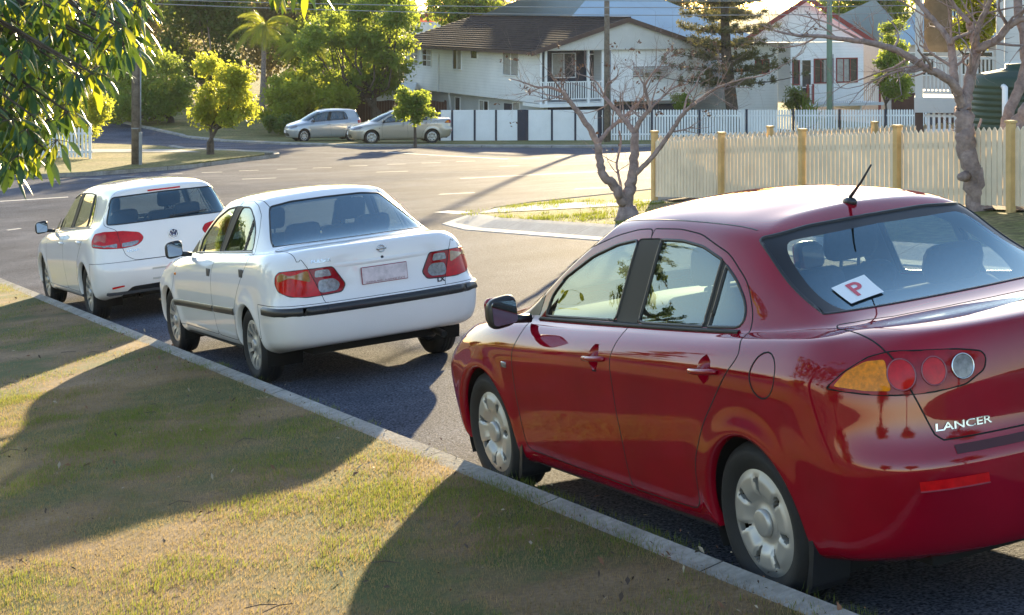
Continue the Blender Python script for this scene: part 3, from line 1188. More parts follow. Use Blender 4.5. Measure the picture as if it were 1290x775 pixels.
    def caph(r, a):
        k = abs(((a * 7 / (2 * math.pi) + .5) % 1) - .5) * 2
        dish = -0.10 * math.exp(-((r - .36) / .16) ** 2)
        sp = 0.05 * sstep(0.1, 0.42, k) * sstep(.4, .6, r) * (1 - sstep(.82, .92, r))
        return float(0.02 + dish + sp - 0.04 * sstep(.9, 1.03, r))
    spec = dict(name='sedan', rows=rows, regions=regions, parts=parts, paint=paint, glass={'side_window', 'windscreen', 'rear_window', 'rear_window_band'},
                nogap={frozenset(('rear_window', 'rear_window_band')), frozenset(('body', 'bumper'))},
                archR=archR, arches=[A0, A1], halfw=W, sill_z=.24, floor=(-.72, 3.3, .24), wheelR=.318, wheelW=.205, tuck=.028, cab=(-.42, 2.6),
                swage=[([(-.6, .93), (0, .905), (1.2, .86), (2.2, .80), (3, .76)], .007, .10, -.5, 2.9)],
                seat_z=.42, seat_x=1.12, cabw=.62, rseat_x=.42, dash_x=2.05, dash_z=.93, shelf=(-.42, .22, 1.0), rback=.60,
                creases=[(8, .35)], flare=.014, gapw=.0042,
                wheel=lambda sg: make_wheel(.318, .213, .205, sg, dict(slot=capslot, h=caph, out=.80, boss=.26), MATS['tyre'], MATS['hubcap_silver'], MATS['hub_dark']),
                spin={('r', 1): .25, ('f', 1): .55})
    root, objs, bvh, bm, nl = build_car(spec)
    interior(root, spec)
    # door handles with their recessed cups
    for sg in (1, -1):
        for (hx, hz, dk, tilt) in ((0.268, .897, 'rear_door', .045), (1.262, .852, 'front_door', .045)):
            door = objs[(dk, sg > 0)]
            cup = MB()
            rings = 6; NA = 28
            V = []; Fc = []
            for i in range(rings + 1):
                q = 1 - i / rings
                for k in range(NA):
                    a = 2 * math.pi * k / NA
                    x = hx + .052 * q * math.cos(a); z = hz + .058 * q * math.sin(a)
                    xo = hx + .053 * math.cos(a); zo = hz + .059 * math.sin(a)
                    h, n = surf_hit(bvh, (xo, sg * 1.3, zo), (0, -sg, 0))
                    y = abs(h.y) if h is not None and abs(h.y) > .7 else .86
                    V.append((x, sg * (y - .026 * (1 - q ** 2.5)), z))
            for i in range(rings):
                for k in range(NA):
                    k2 = (k + 1) % NA
                    q_ = (i * NA + k, i * NA + k2, (i + 1) * NA + k2, (i + 1) * NA + k)
                    Fc.append(q_ if sg < 0 else q_[::-1])
            cup.add(V, Fc); cup.build('handle_recess', paint, door, True)
            hb = MB()
            pts = []; rr = []
            for k in range(9):
                t = k / 8
                x = hx + .118 - .232 * t
                h, n = surf_hit(bvh, (x, sg * 1.3, hz + .0), (0, -sg, 0))
                y = .868
                pts.append((x, sg * (y + .004 + .016 * math.sin(math.pi * min(1, max(0, t)))), hz - .006 + tilt * (t - .5) * .4))
                rr.append(.0125 if 0 < k < 8 else .008)
            hb.tube(pts, .012, 10, True, rr)
            hb.build('handle', paint, door, True)
        mo = make_mirror(root, (2.12, sg * .925, 1.005), sg, MATS['black_plastic'], 1.03)
        cap = MB(); cap.bevbox(2.135, 2.20, sg * .925 - .072, sg * .925 + .072, .945, 1.078, .03, None, 3); cap.build('mirror_cap', paint, mo, True)
        tri = MB()
        V, Fc = solid_patch([(2.20, .955), (2.055, .965), (2.035, 1.06)], lambda p: (p[0], sg * (.752 - (p[1] - .96) * .40), p[1]), Vector((0, sg, 0)), .004)
        tri.add(V, Fc); tri.build('mirror_base', MATS['black_plastic'], root)
        # belt moulding
        bmld = MB()
        pts = []; nr = []
        for k in range(33):
            x = 2.09 - (2.09 - .165) * k / 32
            z = pchip([(0.15, 1.036), (1.05, .992), (2.1, .942)], x)
            h, n = surf_hit(bvh, (x, sg * 1.3, z), (0, -sg, 0))
            if h is None: continue
            pts.append(h + Vector((0, sg * .002, 0))); nr.append(n if n.y * sg > 0 else -n)
        ribbon(bmld, pts, nr, .011, .006)
        bmld.build('belt_moulding', MATS['bpillar'], root, True)
        # side repeater
        rp = MB(); h, n = surf_hit(bvh, (2.30, sg * 1.3, .715), (0, -sg, 0))
        rp.bevbox(2.272, 2.328, h.y - .006, h.y + .008, .700, .730, .005); rp.build('indicator_repeater', MATS['lens_clear'], root, True)
        # mud flaps
        if plain: continue
        for fx, fz in ((-.31, .115), (2.30, .13)):
            mf = MB()
            pl = round_poly([(0, 0), (.03, .03), (.075, .18), (.07, .24), (.05, .24), (.03, .12), (-.02, .0)], .01)
            mf.prism([(fx - p[0], fz + p[1]) for p in pl], .17, Matrix.Translation((0, sg * .86 if sg < 0 else .69, 0)))
            mf.build('mud_flap', MATS['black_plastic'], root)
        # roof ditch line
        rd = MB(); pts = []; nr = []
        for k in range(30):
            x = 1.60 - 1.27 * k / 29
            y = pchip([(.33, .488), (.6, .508), (1.0, .512), (1.6, .485)], x)
            h, n = surf_hit(bvh, (x, sg * y, 2.0), (0, 0, -1))
            if h is None: continue
            pts.append(h); nr.append(n if n.z > 0 else -n)
        ribbon(rd, pts, nr, .005, .0012); rd.build('roof_moulding', MATS['rubber_black'], root, True)
    # lamp innards: chrome rings and coloured bowls laid on the corner
    e = Vector((cb[0] - ca[0], cb[1] - ca[1], 0)).normalized(); nn = Vector((e.y, -e.x, 0))
    if nn.x > 0: nn = -nn
    for sg in (1, -1):
        def corner_pt(q, z, lift):
            p = Vector((ca[0], ca[1], z)) + e * q
            o = p + nn * .5
            h, n = surf_hit(bvh, (o.x, sg * o.y, o.z), (-nn.x, -sg * nn.y, 0))
            if h is None:
                h = Vector((p.x, sg * p.y, p.z)); n = Vector((nn.x, sg * nn.y, 0))
            return h + (n if n.dot(Vector((nn.x, sg * nn.y, 0))) > 0 else -n) * (lift + .002)
        def disc(q0, z0, rx, rz, m, nm, par, lift, ring=False, poly=None):
            mbb = MB(); V = []; Fc = []
            out = poly or ellipse(q0, z0, rx, rz, 32)
            if ring:
                pts = [corner_pt(q, z, lift) for q, z in out]; pts.append(pts[0])
                mbb.tube(pts, .0032, 6, False)
            else:
                N_ = len(out)
                cen = (sum(p[0] for p in out) / N_, sum(p[1] for p in out) / N_)
                for sc in (1.0, .66, .33):
                    for q, z in out:
                        V.append(corner_pt(cen[0] + (q - cen[0]) * sc, cen[1] + (z - cen[1]) * sc, lift))
                V.append(corner_pt(cen[0], cen[1], lift))
                for i in range(2):
                    for k in range(N_):
                        k2 = (k + 1) % N_
                        Fc.append((i * N_ + k, i * N_ + k2, (i + 1) * N_ + k2, (i + 1) * N_ + k))
                for k in range(N_):
                    Fc.append((2 * N_ + k, 2 * N_ + (k + 1) % N_, 3 * N_))
                mbb.add(V, Fc)
            return mbb.build(nm, m, par, True)
        lo = objs[('lamp_outer', sg > 0)]; li = objs[('lamp_inner', sg > 0)]
        disc(0, 0, 0, 0, MATS['gap_dark'], 'lens_seal', lo, .0, ring=True, poly=lampr)
        disc(0, 0, 0, 0, MATS['lens_amber'], 'indicator_lens', lo, .0045, poly=round_poly([(.345, .900), (.43, .902), (.545, .914), (.49, .965), (.42, .998), (.352, 1.004)], .012))
        disc(.302, .952, .046, .050, MATS['lens_red'], 'brake_lens', lo, .006)
        disc(.302, .952, .048, .052, MATS['lens_pink'], 'lens_ring', lo, .006, ring=True)
        disc(.190, .955, .040, .046, MATS['lens_red'], 'brake_lens', li, .006)
        disc(.190, .955, .042, .048, MATS['lens_pink'], 'lens_ring', li, .006, ring=True)
        disc(.088, .958, .036, .040, MATS['lens_clear'], 'reversing_lens', li, .006)
        disc(.088, .958, .038, .042, MATS['chrome'], 'lens_ring', li, .006, ring=True)
        # bumper reflector
        rf = MB()
        pts = [surf_hit(bvh, (-1.5, sg * (.46 + .24 * k / 8), .572), (1, 0, 0))[0] for k in range(9)]
        V = []; Fc = []
        for k, p_ in enumerate(pts):
            V += [p_ + Vector((-.006, 0, -.016)), p_ + Vector((-.006, 0, .018))]
        for k in range(8):
            Fc.append((2 * k, 2 * k + 2, 2 * k + 3, 2 * k + 1))
        rf.add(V, Fc); rf.build('reflector', MATS['lens_red'], root)
        rg = MB(); rg.tube([p_ + Vector((-.006, 0, -.018)) for p_ in pts], .003, 6); rg.build('reflector_trim', MATS['lens_pink'], root)
    if plain:
        npl = MB(); npl.bevbox(3.56, 3.572, -.186, .186, .40, .53, .003); npl.build('number_plate', MATS['plate_white'], root)
        bm.free(); return root
    # script name on the boot lid, painted shade of the slot below, plate
    add_text_on(objs['boot_lid'], bvh, 'LANCER', (-1.0, .505, .762), (0, -1, 0), (0, 0, 1), .036, MATS['chrome'], .003, .0004, 'lettering', sx=1.55, slant=.15)
    sl = MB(); 
    V = []
    for k in range(13):
        y = .56 - 1.12 * k / 12
        for zz in (.668, .698):
            h, n = surf_hit(bvh, (-1.5, y, zz), (1, 0, 0)); V.append(h + Vector((-.003, 0, 0)))
    sl.add(V, [(2 * k, 2 * k + 1, 2 * k + 3, 2 * k + 2) for k in range(12)]); sl.build('boot_slot_shade', mat('maroon_slot_shade', (.05, .001, .004), .4), root)  # strip of darkened paint standing in for shade in the recess under the lid
    npl = MB(); npl.bevbox(-.975, -.962, -.186, .186, .78, .914, .004); npo = npl.build('number_plate', MATS['plate_white'], objs['boot_lid'])
    # aerial
    ar = MB(); h, n = surf_hit(bvh, (.345, -.01, 2), (0, 0, -1))
    bmA = bmesh.new(); bmesh.ops.create_uvsphere(bmA, u_segments=16, v_segments=10, radius=1)
    for v in bmA.verts: v.co = Vector((h.x + v.co.x * .045, v.co.y * .024, h.z + v.co.z * .022))
    bmA.verts.index_update(); ar.add([tuple(v.co) for v in bmA.verts], [tuple(v.index for v in f.verts) for f in bmA.faces]); bmA.free()
    ar.tube([(h.x, 0, h.z + .015), (h.x - .10, 0, h.z + .085), (h.x - .19, 0, h.z + .16)], .0045, 8, True, [.008, .0055, .004])
    ar.build('aerial', MATS['black_plastic'], root, True)
    # provisional licence card in the rear window (hangs inside the glass)
    n_ = Vector((-.4877, -.0055, .873)).normalized()
    A, B, C, D = [Vector(q) for q in ((-.125, .468, 1.166), (-.100, .292, 1.179), (-.238, .314, 1.102), (-.257, .482, 1.093))]
    bl = lambda a, b: (A * (1 - a) + B * a) * (1 - b) + (D * (1 - a) + C * a) * b
    def lay(p, lift):
        h, nn_ = surf_hit(bvh, p + Vector((.873, 0, .4877)) * .006 + n_ * .3, -n_)
        return (h if h is not None else p) + n_ * lift
    V = []; Fc = []
    for j in range(7):
        for i in range(7): V.append(lay(bl(i / 6, j / 6), .004))
    for j in range(6):
        for i in range(6): q = j * 7 + i; Fc.append((q, q + 7, q + 8, q + 1))
    po = mesh_obj('probationary_plate', V, Fc, MATS['card_white'], root)
    Vt, Ft = text_mesh('P', 1.0, .0, .02)
    mesh_obj('letter', [lay(bl(.48 + v.x * .78, .50 - v.y * .92), .0055) for v in Vt], Ft, MATS['letter_red'], po)
    bm.free()
    return root


def paint_mat(name, c1, c2, rough=0.3, flake=0.0, spec=.3, coat_ior=1.5):
    if name in MATS:
        return MATS[name]
    m = bpy.data.materials.new(name); m.use_nodes = True
    nt = m.node_tree; b = nt.nodes['Principled BSDF']
    tc = nt.nodes.new('ShaderNodeTexCoord'); n = nt.nodes.new('ShaderNodeTexNoise')
    n.inputs['Scale'].default_value = 3.0; n.inputs['Detail'].default_value = 6
    r = nt.nodes.new('ShaderNodeValToRGB')
    r.color_ramp.elements[0].position = .35; r.color_ramp.elements[0].color = (*c1, 1)
    r.color_ramp.elements[1].position = .65; r.color_ramp.elements[1].color = (*c2, 1)
    nt.links.new(tc.outputs['Object'], n.inputs['Vector']); nt.links.new(n.outputs[0], r.inputs[0]); nt.links.new(r.outputs[0], b.inputs['Base Color'])
    b.inputs['Roughness'].default_value = rough
    b.inputs['Metallic'].default_value = flake
    b.inputs['Specular IOR Level'].default_value = spec
    b.inputs['Coat Weight'].default_value = 1.0
    b.inputs['Coat IOR'].default_value = coat_ior
    # a thin film of dust: the clear coat is not equally sharp everywhere
    n2 = nt.nodes.new('ShaderNodeTexNoise'); n2.inputs['Scale'].default_value = 7.0; n2.inputs['Detail'].default_value = 8
    mr = nt.nodes.new('ShaderNodeMapRange'); mr.inputs['From Min'].default_value = .3; mr.inputs['From Max'].default_value = .7
    mr.inputs['To Min'].default_value = .008; mr.inputs['To Max'].default_value = .035
    nt.links.new(tc.outputs['Object'], n2.inputs['Vector']); nt.links.new(n2.outputs[0], mr.inputs[0]); nt.links.new(mr.outputs[0], b.inputs['Coat Roughness'])
    MATS[name] = m
    return m


def place_car(root, s, t, yaw=0.0, dz=0.0, roll=0.0):
    d = Vector((-SN, CS, -.085)); r = Vector((CS, SN, .0752))
    X = d.normalized(); L = -r.normalized(); N = X.cross(L).normalized()
    L = N.cross(X).normalized()
    c, q = math.cos(rad(yaw)), math.sin(rad(yaw))
    Xc = X * c + L * q; Lc = -X * q + L * c
    M = Matrix((Xc, Lc, N)).transposed().to_4x4()
    M = M @ Matrix.Rotation(rad(roll), 4, 'X')
    X0, Y0 = -s * SN + t * CS, s * CS + t * SN
    M.translation = Vector((X0, Y0, float(T(X0, Y0)) + dz))
    root.matrix_world = M
    root.rotation_mode = 'QUATERNION'
    root.location = M.translation
    root.rotation_quaternion = M.to_quaternion()


def front_regions(xin, xout, yout, z):
    R = dict
    return [R(name='headlight', proj='corner', a=(xin, .42), b=(xout, yout), dir=1, poly=round_poly([(-.02, z - .055), (.25, z - .07), (.55, z), (.62, z + .075), (.45, z + .085), (.2, z + .06), (-.02, z + .03)], .02), xr=(2.8, 4), nmin=.1),
            R(name='grille', proj='front', poly=round_poly([(-.3, z - .09), (.36, z - .09), (.40, z + .01), (-.3, z + .02)], .02), xr=(3.0, 4), nmin=.1),
            R(name='intake', proj='front', poly=round_poly([(-.3, .29), (.50, .29), (.46, .42), (-.3, .44)], .03), xr=(3.0, 4), nmin=.1)]
# ------------------------------------------------------------------ white sedan
def lamp_tools(bvh, ca, cb):
    e = Vector((cb[0] - ca[0], cb[1] - ca[1], 0)).normalized(); nn = Vector((e.y, -e.x, 0))
    if nn.x > 0: nn = -nn
    def cpt(sg, q, z, lift):
        p = Vector((ca[0], ca[1], z)) + e * q
        o = p + nn * .5
        h, n = surf_hit(bvh, (o.x, sg * o.y, o.z), (-nn.x, -sg * nn.y, 0))
        nv = Vector((nn.x, sg * nn.y, 0))
        if h is None:
            return Vector((p.x, sg * p.y, p.z))
        return h + (n if n.dot(nv) > 0 else -n) * lift
    def patch(sg, poly, m, nm, par, lift, ring=False, rr=.003):
        mbb = MB(); V = []; Fc = []
        if ring:
            pts = [cpt(sg, q, z, lift) for q, z in poly]; pts.append(pts[0])
            mbb.tube(pts, rr, 6, False)
        else:
            N_ = len(poly)
            cen = (sum(p[0] for p in poly) / N_, sum(p[1] for p in poly) / N_)
            for sc in (1.0, .66, .33):
                for q, z in poly:
                    V.append(cpt(sg, cen[0] + (q - cen[0]) * sc, cen[1] + (z - cen[1]) * sc, lift))
            V.append(cpt(sg, cen[0], cen[1], lift))
            for i in range(2):
                for k in range(N_):
                    k2 = (k + 1) % N_
                    Fc.append((i * N_ + k, i * N_ + k2, (i + 1) * N_ + k2, (i + 1) * N_ + k))
            for k in range(N_):
                Fc.append((2 * N_ + k, 2 * N_ + (k + 1) % N_, 3 * N_))
            mbb.add(V, Fc)
        return mbb.build(nm, m, par, True)
    return patch


def side_strip(root, bvh, x0, x1, z0, z1, sg, m, w=.03, up=.012, name='side_moulding', par=None, y0=1.3):
    pts = []; nr = []
    for k in range(17):
        t = k / 16
        x = x0 + (x1 - x0) * t; z = z0 + (z1 - z0) * t
        h, n = surf_hit(bvh, (x, sg * y0, z), (0, -sg, 0))
        if h is None or abs(h.y) < .6: continue
        pts.append(h); nr.append(n if n.y * sg > 0 else -n)
    mb = MB(); ribbon(mb, pts, nr, w, up)
    return mb.build(name, m, par or root, True)


def pull_handle(door, bvh, hx, hz, sg, w, m):
    """flap handle: dark recess frame with a body coloured paddle"""
    mb = MB()
    h, n = surf_hit(bvh, (hx, sg * 1.3, hz), (0, -sg, 0))
    y = abs(h.y)
    mb.bevbox(hx - w, hx + w, sg * y - .006, sg * y + .006, hz - .035, hz + .035, .005)
    r = mb.build('handle', m, door, True)
    return r


def white_sedan():
    paint = paint_mat('paint_white', (0.79, 0.755, 0.735), (0.82, 0.79, 0.77), 0.4)
    low_sx = [2.95, 2.80, 2.58, 2.36, 2.10, 1.75, 1.40, 1.05, 0.72, 0.36, 0.0, -0.22, -0.42]
    crl = [(0.010, 0.33), (0.045, 0.60), (0.13, 0.76), (0.29, 0.825)]
    cfl = [(0.02, 0.30), (0.09, 0.54), (0.22, 0.72), (0.42, 0.81)]
    crs = lambda k, dx=1.0: [(a * dx, b * k) for a, b in crl]
    cfs = lambda k, dx=1.0: [(a * dx, b * k) for a, b in cfl]
    wt = lambda w, wf=None, wr=None: [(3.0, (wf or w)), (2.3, w), (1.0, w + .003), (0.2, w), (-0.5, (wr or w))]
    rows = [
        dict(xf=3.30, xr=-0.88, w=wt(.70), z=[(-0.9, .33), (0, .22), (2.6, .20), (3.4, .22)], cf=cfs(.85), cr=crs(.85), sx=low_sx),
        dict(xf=3.38, xr=-0.93, w=wt(.805, .80, .81), z=[(-0.9, .345), (-.6, .32), (0, .255), (1.5, .255), (2.6, .23), (3.4, .25)], cf=cfs(.975), cr=crs(.975), sx=low_sx),
        dict(xf=3.42, xr=-0.965, w=wt(.832, .825, .835), z=[(-0.9, .44), (0, .40), (3.4, .38)], cf=cfs(1.0), cr=crs(1.01), sx=low_sx),
        dict(xf=3.44, xr=-0.985, w=wt(.845, .84, .848), z=[(-0.9, .57), (0, .55), (3.4, .52)], cf=cfs(1.01), cr=crs(1.025), sx=low_sx),
        dict(xf=3.44, xr=-0.975, w=wt(.848, .84, .848), z=[(-0.9, .635), (-.4, .63), (3.4, .60)], cf=cfs(1.01), cr=crs(1.015), sx=low_sx),
        dict(xf=3.40, xr=-0.925, w=wt(.845, .83, .842), z=[(-0.9, .67), (-.4, .70), (0.5, .70), (3.4, .65)], cf=cfs(1.0), cr=crs(.985), sx=low_sx),
        dict(xf=3.36, xr=-0.905, w=wt(.832, .80, .828), z=[(-0.9, .88), (-.4, .86), (0.5, .84), (2, .79), (3.0, .72), (3.5, .67)], cf=cfs(.955), cr=crs(.955), sx=low_sx),
        dict(xf=3.30, xr=-0.905, w=wt(.795, .75, .785), z=[(-.95, .985), (-.7, .985), (-.3, .975), (0.15, .955), (1.05, 0.915), (1.85, 0.875), (2.3, .845), (2.8, .80), (3.2, .74), (3.5, .69)], cf=cfs(.89), cr=crs(.90), sx=low_sx),
        dict(xf=3.24, xr=-0.885, w=wt(.755, .69, .73), z=[(-.95, 1.06), (-.8, 1.05), (-.5, 1.03), (-.2, 1.01), (0.15, .985), (1.05, 0.945), (1.85, 0.90), (2.3, .88), (2.8, .84), (3.2, .77), (3.5, .71)], cf=cfs(.80), cr=crs(.78), sx=low_sx),
        dict(xf=2.85, xr=-0.66, w=[(3, .60), (2.2, .71), (1.0, .737), (0.2, .73), (-.4, .65)], z=[(-.9, 1.085), (-.7, 1.068), (-.4, 1.030), (0.15, .998), (1.05, 0.962), (1.85, 0.918), (2.4, .915), (2.9, .86)], cf=[(0.02, .25), (.08, .46), (.28, .60), (.50, .65)], cr=[(0.01, .24), (0.03, .42), (.09, .55), (.19, .61)], sx=[2.22, 2.12, 2.02, 1.95, 1.85, 1.62, 1.36, 1.05, 0.72, 0.36, 0.06, -0.16, -0.34]),
        dict(xf=2.48, xr=-0.36, w=[(2.2, .69), (1.0, .722), (0.2, .715), (-.3, .655)], z=[(-.45, 1.040), (-.2, 1.028), (0.15, 1.012), (1.05, .975), (1.85, 0.932), (2.4, .95)], cf=[(0.03, .25), (.11, .46), (.27, .61), (.33, .66)], cr=[(0.01, .24), (0.03, .46), (.07, .59), (.11, .63)], sx=[2.10, 2.05, 1.98, 1.92, 1.83, 1.62, 1.36, 1.05, 0.72, 0.36, 0.10, -0.06, -0.19]),
        dict(xf=2.07, xr=-0.06, w=[(1.9, .61), (1.0, .645), (0.3, .64), (0.0, .57)], z=1.185, cf=[(0.03, .24), (.11, .43), (.25, .55), (.31, .595)], cr=[(0.01, .22), (0.03, .40), (.07, .515), (.11, .55)], sx=[1.73, 1.69, 1.65, 1.61, 1.53, 1.41, 1.22, 1.0, 0.74, 0.45, 0.26, 0.15, 0.10]),
        dict(xf=1.68, xr=0.225, w=[(1.5, .56), (1.0, .58), (0.5, .577), (0.3, .54)], z=[(.2, 1.335), (1.0, 1.342), (1.8, 1.32)], cf=[(0.03, .22), (.10, .40), (.23, .51), (.28, .545)], cr=[(0.01, .20), (0.03, .36), (.06, .45), (.10, .49)], sx=[1.37, 1.34, 1.31, 1.28, 1.22, 1.14, 1.05, .92, 0.78, 0.62, 0.50, 0.42, 0.36]),
        dict(xf=1.55, xr=0.33, w=[(1.4, .50), (1.0, .525), (0.5, .515), (0.3, .485)], z=[(.3, 1.388), (.6, 1.403), (1.0, 1.404), (1.4, 1.388), (1.7, 1.36)], cf=[(0.02, .20), (.07, .36), (.17, .46), (.22, .485)], cr=[(0.01, .19), (0.03, .33), (.06, .41), (.09, .45)], sx=[1.31, 1.28, 1.26, 1.22, 1.17, 1.10, 1.02, .92, 0.80, 0.66, 0.57, 0.50, 0.45]),
        dict(xf=1.48, xr=0.40, w=[(1.4, .29), (1.0, .31), (0.5, .30)], z=[(.4, 1.418), (.6, 1.433), (.9, 1.441), (1.2, 1.434), (1.6, 1.395)], cf=[(0.01, .12), (.03, .20), (.08, .26), (.11, .28)], cr=[(0.005, .12), (0.015, .20), (.03, .26), (.05, .28)], sx=[1.33, 1.30, 1.28, 1.24, 1.18, 1.11, 1.02, .92, 0.81, 0.68, 0.60, 0.53, 0.48]),
        dict(xf=1.45, xr=0.43, w=0.0, z=[(.4, 1.425), (.6, 1.441), (.9, 1.450), (1.2, 1.443), (1.6, 1.40)], cf=[(0.02, 0), (.045, 0), (.08, 0), (.10, 0)], cr=[(0.008, 0), (0.016, 0), (.03, 0), (.045, 0)], sx=[1.33, 1.30, 1.28, 1.24, 1.18, 1.11, 1.02, .92, 0.81, 0.69, 0.61, 0.55, 0.50]),
    ]
    D = .05
    fw = round_poly([(1.81 + D, .936), (1.80 + D, 1.05), (1.62 + D, 1.16), (1.44 + D, 1.243), (1.15 + D, 1.322), (.93 + D, 1.342), (1.05 + D, .976)], .02, 4)
    rw = round_poly([(.905 + D, .984), (.74 + D, 1.345), (.60, 1.345), (.46 + D, 1.325), (.304 + D, 1.258), (.18 + D, 1.165), (.10 + D, 1.05), (.10 + D, 1.022)], .03, 4)
    bpil = [(1.05 + D, .972), (.932 + D, 1.346), (.74 + D, 1.350), (.905 + D, .978)]
    qdiv = [(.345, 1.0), (.335, 1.30), (.365, 1.30), (.375, 1.0)]
    fdoor = [(2.36, .30), (2.38, .60), (2.34, .80), (2.15, .905), (1.98, .945), (1.95, 1.03), (1.80, 1.13), (1.50, 1.275), (1.20, 1.355), (.98, 1.386), (.86, 1.388), (1.02, .95), (1.03, .80), (1.0, .30)]
    rdoor = [(.86, 1.388), (.60, 1.388), (.42, 1.36), (.27, 1.28), (.15, 1.16), (.08, 1.03), (.02, .95), (.08, .86), (.24, .70), (.36, .55), (.40, .30), (1.0, .30), (1.03, .80), (1.02, .95)]
    R = dict
    archR = 0.335
    A0, A1 = (0.0, .296), (2.58, .296)
    ca, cb = (-0.93, 0.335), (-0.62, 0.815)
    lampo = round_poly([(-.005, .765), (.02, .712), (.11, .705), (.26, .700), (.40, .715), (.50, .755), (.53, .81), (.525, .865), (.49, .895), (.36, .903), (.22, .905), (.075, .905)], .02)
    Cn = lambda name, poly, only=None: R(name=name, proj='corner', a=ca, b=cb, poly=poly, only=only, xr=(-1.2, -.45), nmin=.1)
    regions = [
        R(name='hole', proj='side', poly=ellipse(A0[0], A0[1], archR, archR, 64), nmin=.2),
        R(name='hole', proj='side', poly=ellipse(A1[0], A1[1], archR, archR, 64), nmin=.2),
        R(name='front_door', proj='side', poly=round_poly(fdoor, .05), nmin=.25),
        R(name='rear_door', proj='side', poly=round_poly(rdoor, .05), nmin=.25),
        R(name='bpillar', proj='side', poly=bpil),
        R(name='side_window', proj='side', poly=fw),
        R(name='side_window', proj='side', poly=rw),
        R(name='bpillar', proj='side', poly=qdiv, only=['side_window']),
        R(name='boot_lid', proj='rear', poly=round_poly([(-.2, .648), (.490, .648), (.50, .70), (.57, .90), (.632, 1.02), (.64, 1.20), (-.2, 1.2)], .02), xr=(-1.1, -0.80), nmin=.03),
        R(name='boot_lid', proj='top', poly=[(-1.2, -.1), (-1.2, .642), (-.80, .642), (-.50, .655), (-.29, .65), (-.315, .60), (-.355, .46), (-.378, .24), (-.388, -.1)], nmin=.4, zmin=.9, xr=(-1.1, -.24)),
        R(name='bumper', proj='rear', poly=[(-1, .1), (1.2, .1), (1.2, .648), (-1, .648)], only=['body'], xr=(-1.2, -.335), nmin=-0.9),
        R(name='bonnet', proj='top', poly=[(2.36, -.1), (2.36, .55), (2.2, .64), (2.8, .66), (3.2, .58), (3.25, .3), (3.27, -.1)], nmin=.4),
        R(name='windscreen', proj='front', poly=round_poly([(-.5, .97), (.52, .97), (.63, .98), (.53, 1.30), (.49, 1.335), (.0, 1.36), (-.5, 1.36)], .03), xr=(1.2, 2.6)),
        R(name='rear_window', proj='rear', poly=round_poly([(-.7, 1.050), (.56, 1.044), (.635, 1.046), (.622, 1.09), (.505, 1.30), (.475, 1.345), (.30, 1.368), (-.7, 1.38)], .03), xr=(-.6, .5)),
        Cn('lamp_outer', lampo),
        R(name='lamp_inner', proj='rear', poly=[(-.1, .6), (.475, .60), (.50, .70), (.57, .90), (.60, 1.0), (-.1, 1.1)], only=['lamp_outer'], xr=(-1.2, -.6)),
    ]
    P_ = lambda n, m, **k: dict(name=n, mat=m, **k)
    parts = {
        'body': P_('body', paint), 'front_door': P_('door', paint, lr=True), 'rear_door': P_('door', paint, lr=True),
        'bpillar': P_('pillar_trim', MATS['bpillar'], split_x=.6, off=-0.001), 'side_window': P_('side_window', MATS['glass_side'], split_x=1.0, off=-0.004),
        'boot_lid': P_('boot_lid', paint), 'bumper': P_('bumper', paint), 'bonnet': P_('bonnet', paint),
        'windscreen': P_('windscreen', MATS['glass_side'], off=-.003), 'rear_window': P_('rear_window', MATS['glass_dark'], off=-.003),
        'lamp_outer': P_('tail_light', MATS['lens_red'], lr=True, off=.004), 'lamp_inner': P_('tail_light', MATS['lens_red_dark'], lr=True, off=.004, parent='boot_lid'),
    }
    def capslot(r, a):
        q = ((a * 5 / (2 * math.pi) + .5) % 1) - .5
        return (.38 < r < .88) and abs(abs(q) - .22) < .13 * sstep(.36, .6, r) * (1 - sstep(.82, .90, r))
    def caph(r, a):
        return float(0.02 - 0.10 * math.exp(-((r - .40) / .2) ** 2) - 0.03 * sstep(.9, 1.03, r))
    spec = dict(name='sedan', rows=rows, regions=regions, parts=parts, paint=paint, glass={'side_window', 'windscreen', 'rear_window'},
                archR=archR, arches=[A0, A1], halfw=.85, sill_z=.26, floor=(-.70, 3.2, .25), wheelR=.300, wheelW=.185, tuck=.028, cab=(-.40, 2.4),
                seat_z=.42, seat_x=1.0, cabw=.60, rseat_x=.32, dash_x=1.92, dash_z=.92, shelf=(-.38, .15, .98), rback=.56, rhead=(-.3, .3),
                creases=[(8, .3)], flare=.016, gapw=.0032,
                wheel=lambda sg: make_wheel(.300, .198, .185, sg, dict(slot=capslot, h=caph, out=.80, boss=.22), MATS['tyre'], MATS['hubcap_silver'], MATS['hub_dark']),
                spin={('r', 1): .4, ('f', 1): .1})
    root, objs, bvh, bm, nl = build_car(spec)
    interior(root, spec)
    bp = MATS['black_plastic']
    for sg in (1, -1):
        pull_handle(objs[('front_door', sg > 0)], bvh, 1.125, .815, sg, .052, MATS['handle_grey'])
        pull_handle(objs[('rear_door', sg > 0)], bvh, .13, .855, sg, .052, MATS['handle_grey'])
        side_strip(root, bvh, 2.32, 1.03, .49, .522, sg, bp, .032, .010, par=objs[('front_door', sg > 0)])
        side_strip(root, bvh, .985, .375, .524, .540, sg, bp, .032, .010, par=objs[('rear_door', sg > 0)])
        side_strip(root, bvh, 1.96, .13, .935, 1.012, sg, MATS['chrome_dull'], .008, .005, 'belt_moulding')
        make_mirror(root, (1.96, sg * .905, .985), sg, bp, 1.0)
        tri = MB()
        V, Fc = solid_patch([(2.0, .935), (1.84, .945), (1.84, 1.05)], lambda p: (p[0], sg * (.727 - (p[1] - .95) * .36), p[1]), Vector((0, sg, 0)), .004)
        tri.add(V, Fc); tri.build('mirror_base', bp, root)
        h, n = surf_hit(bvh, (2.30, sg * 1.3, .745), (0, -sg, 0))
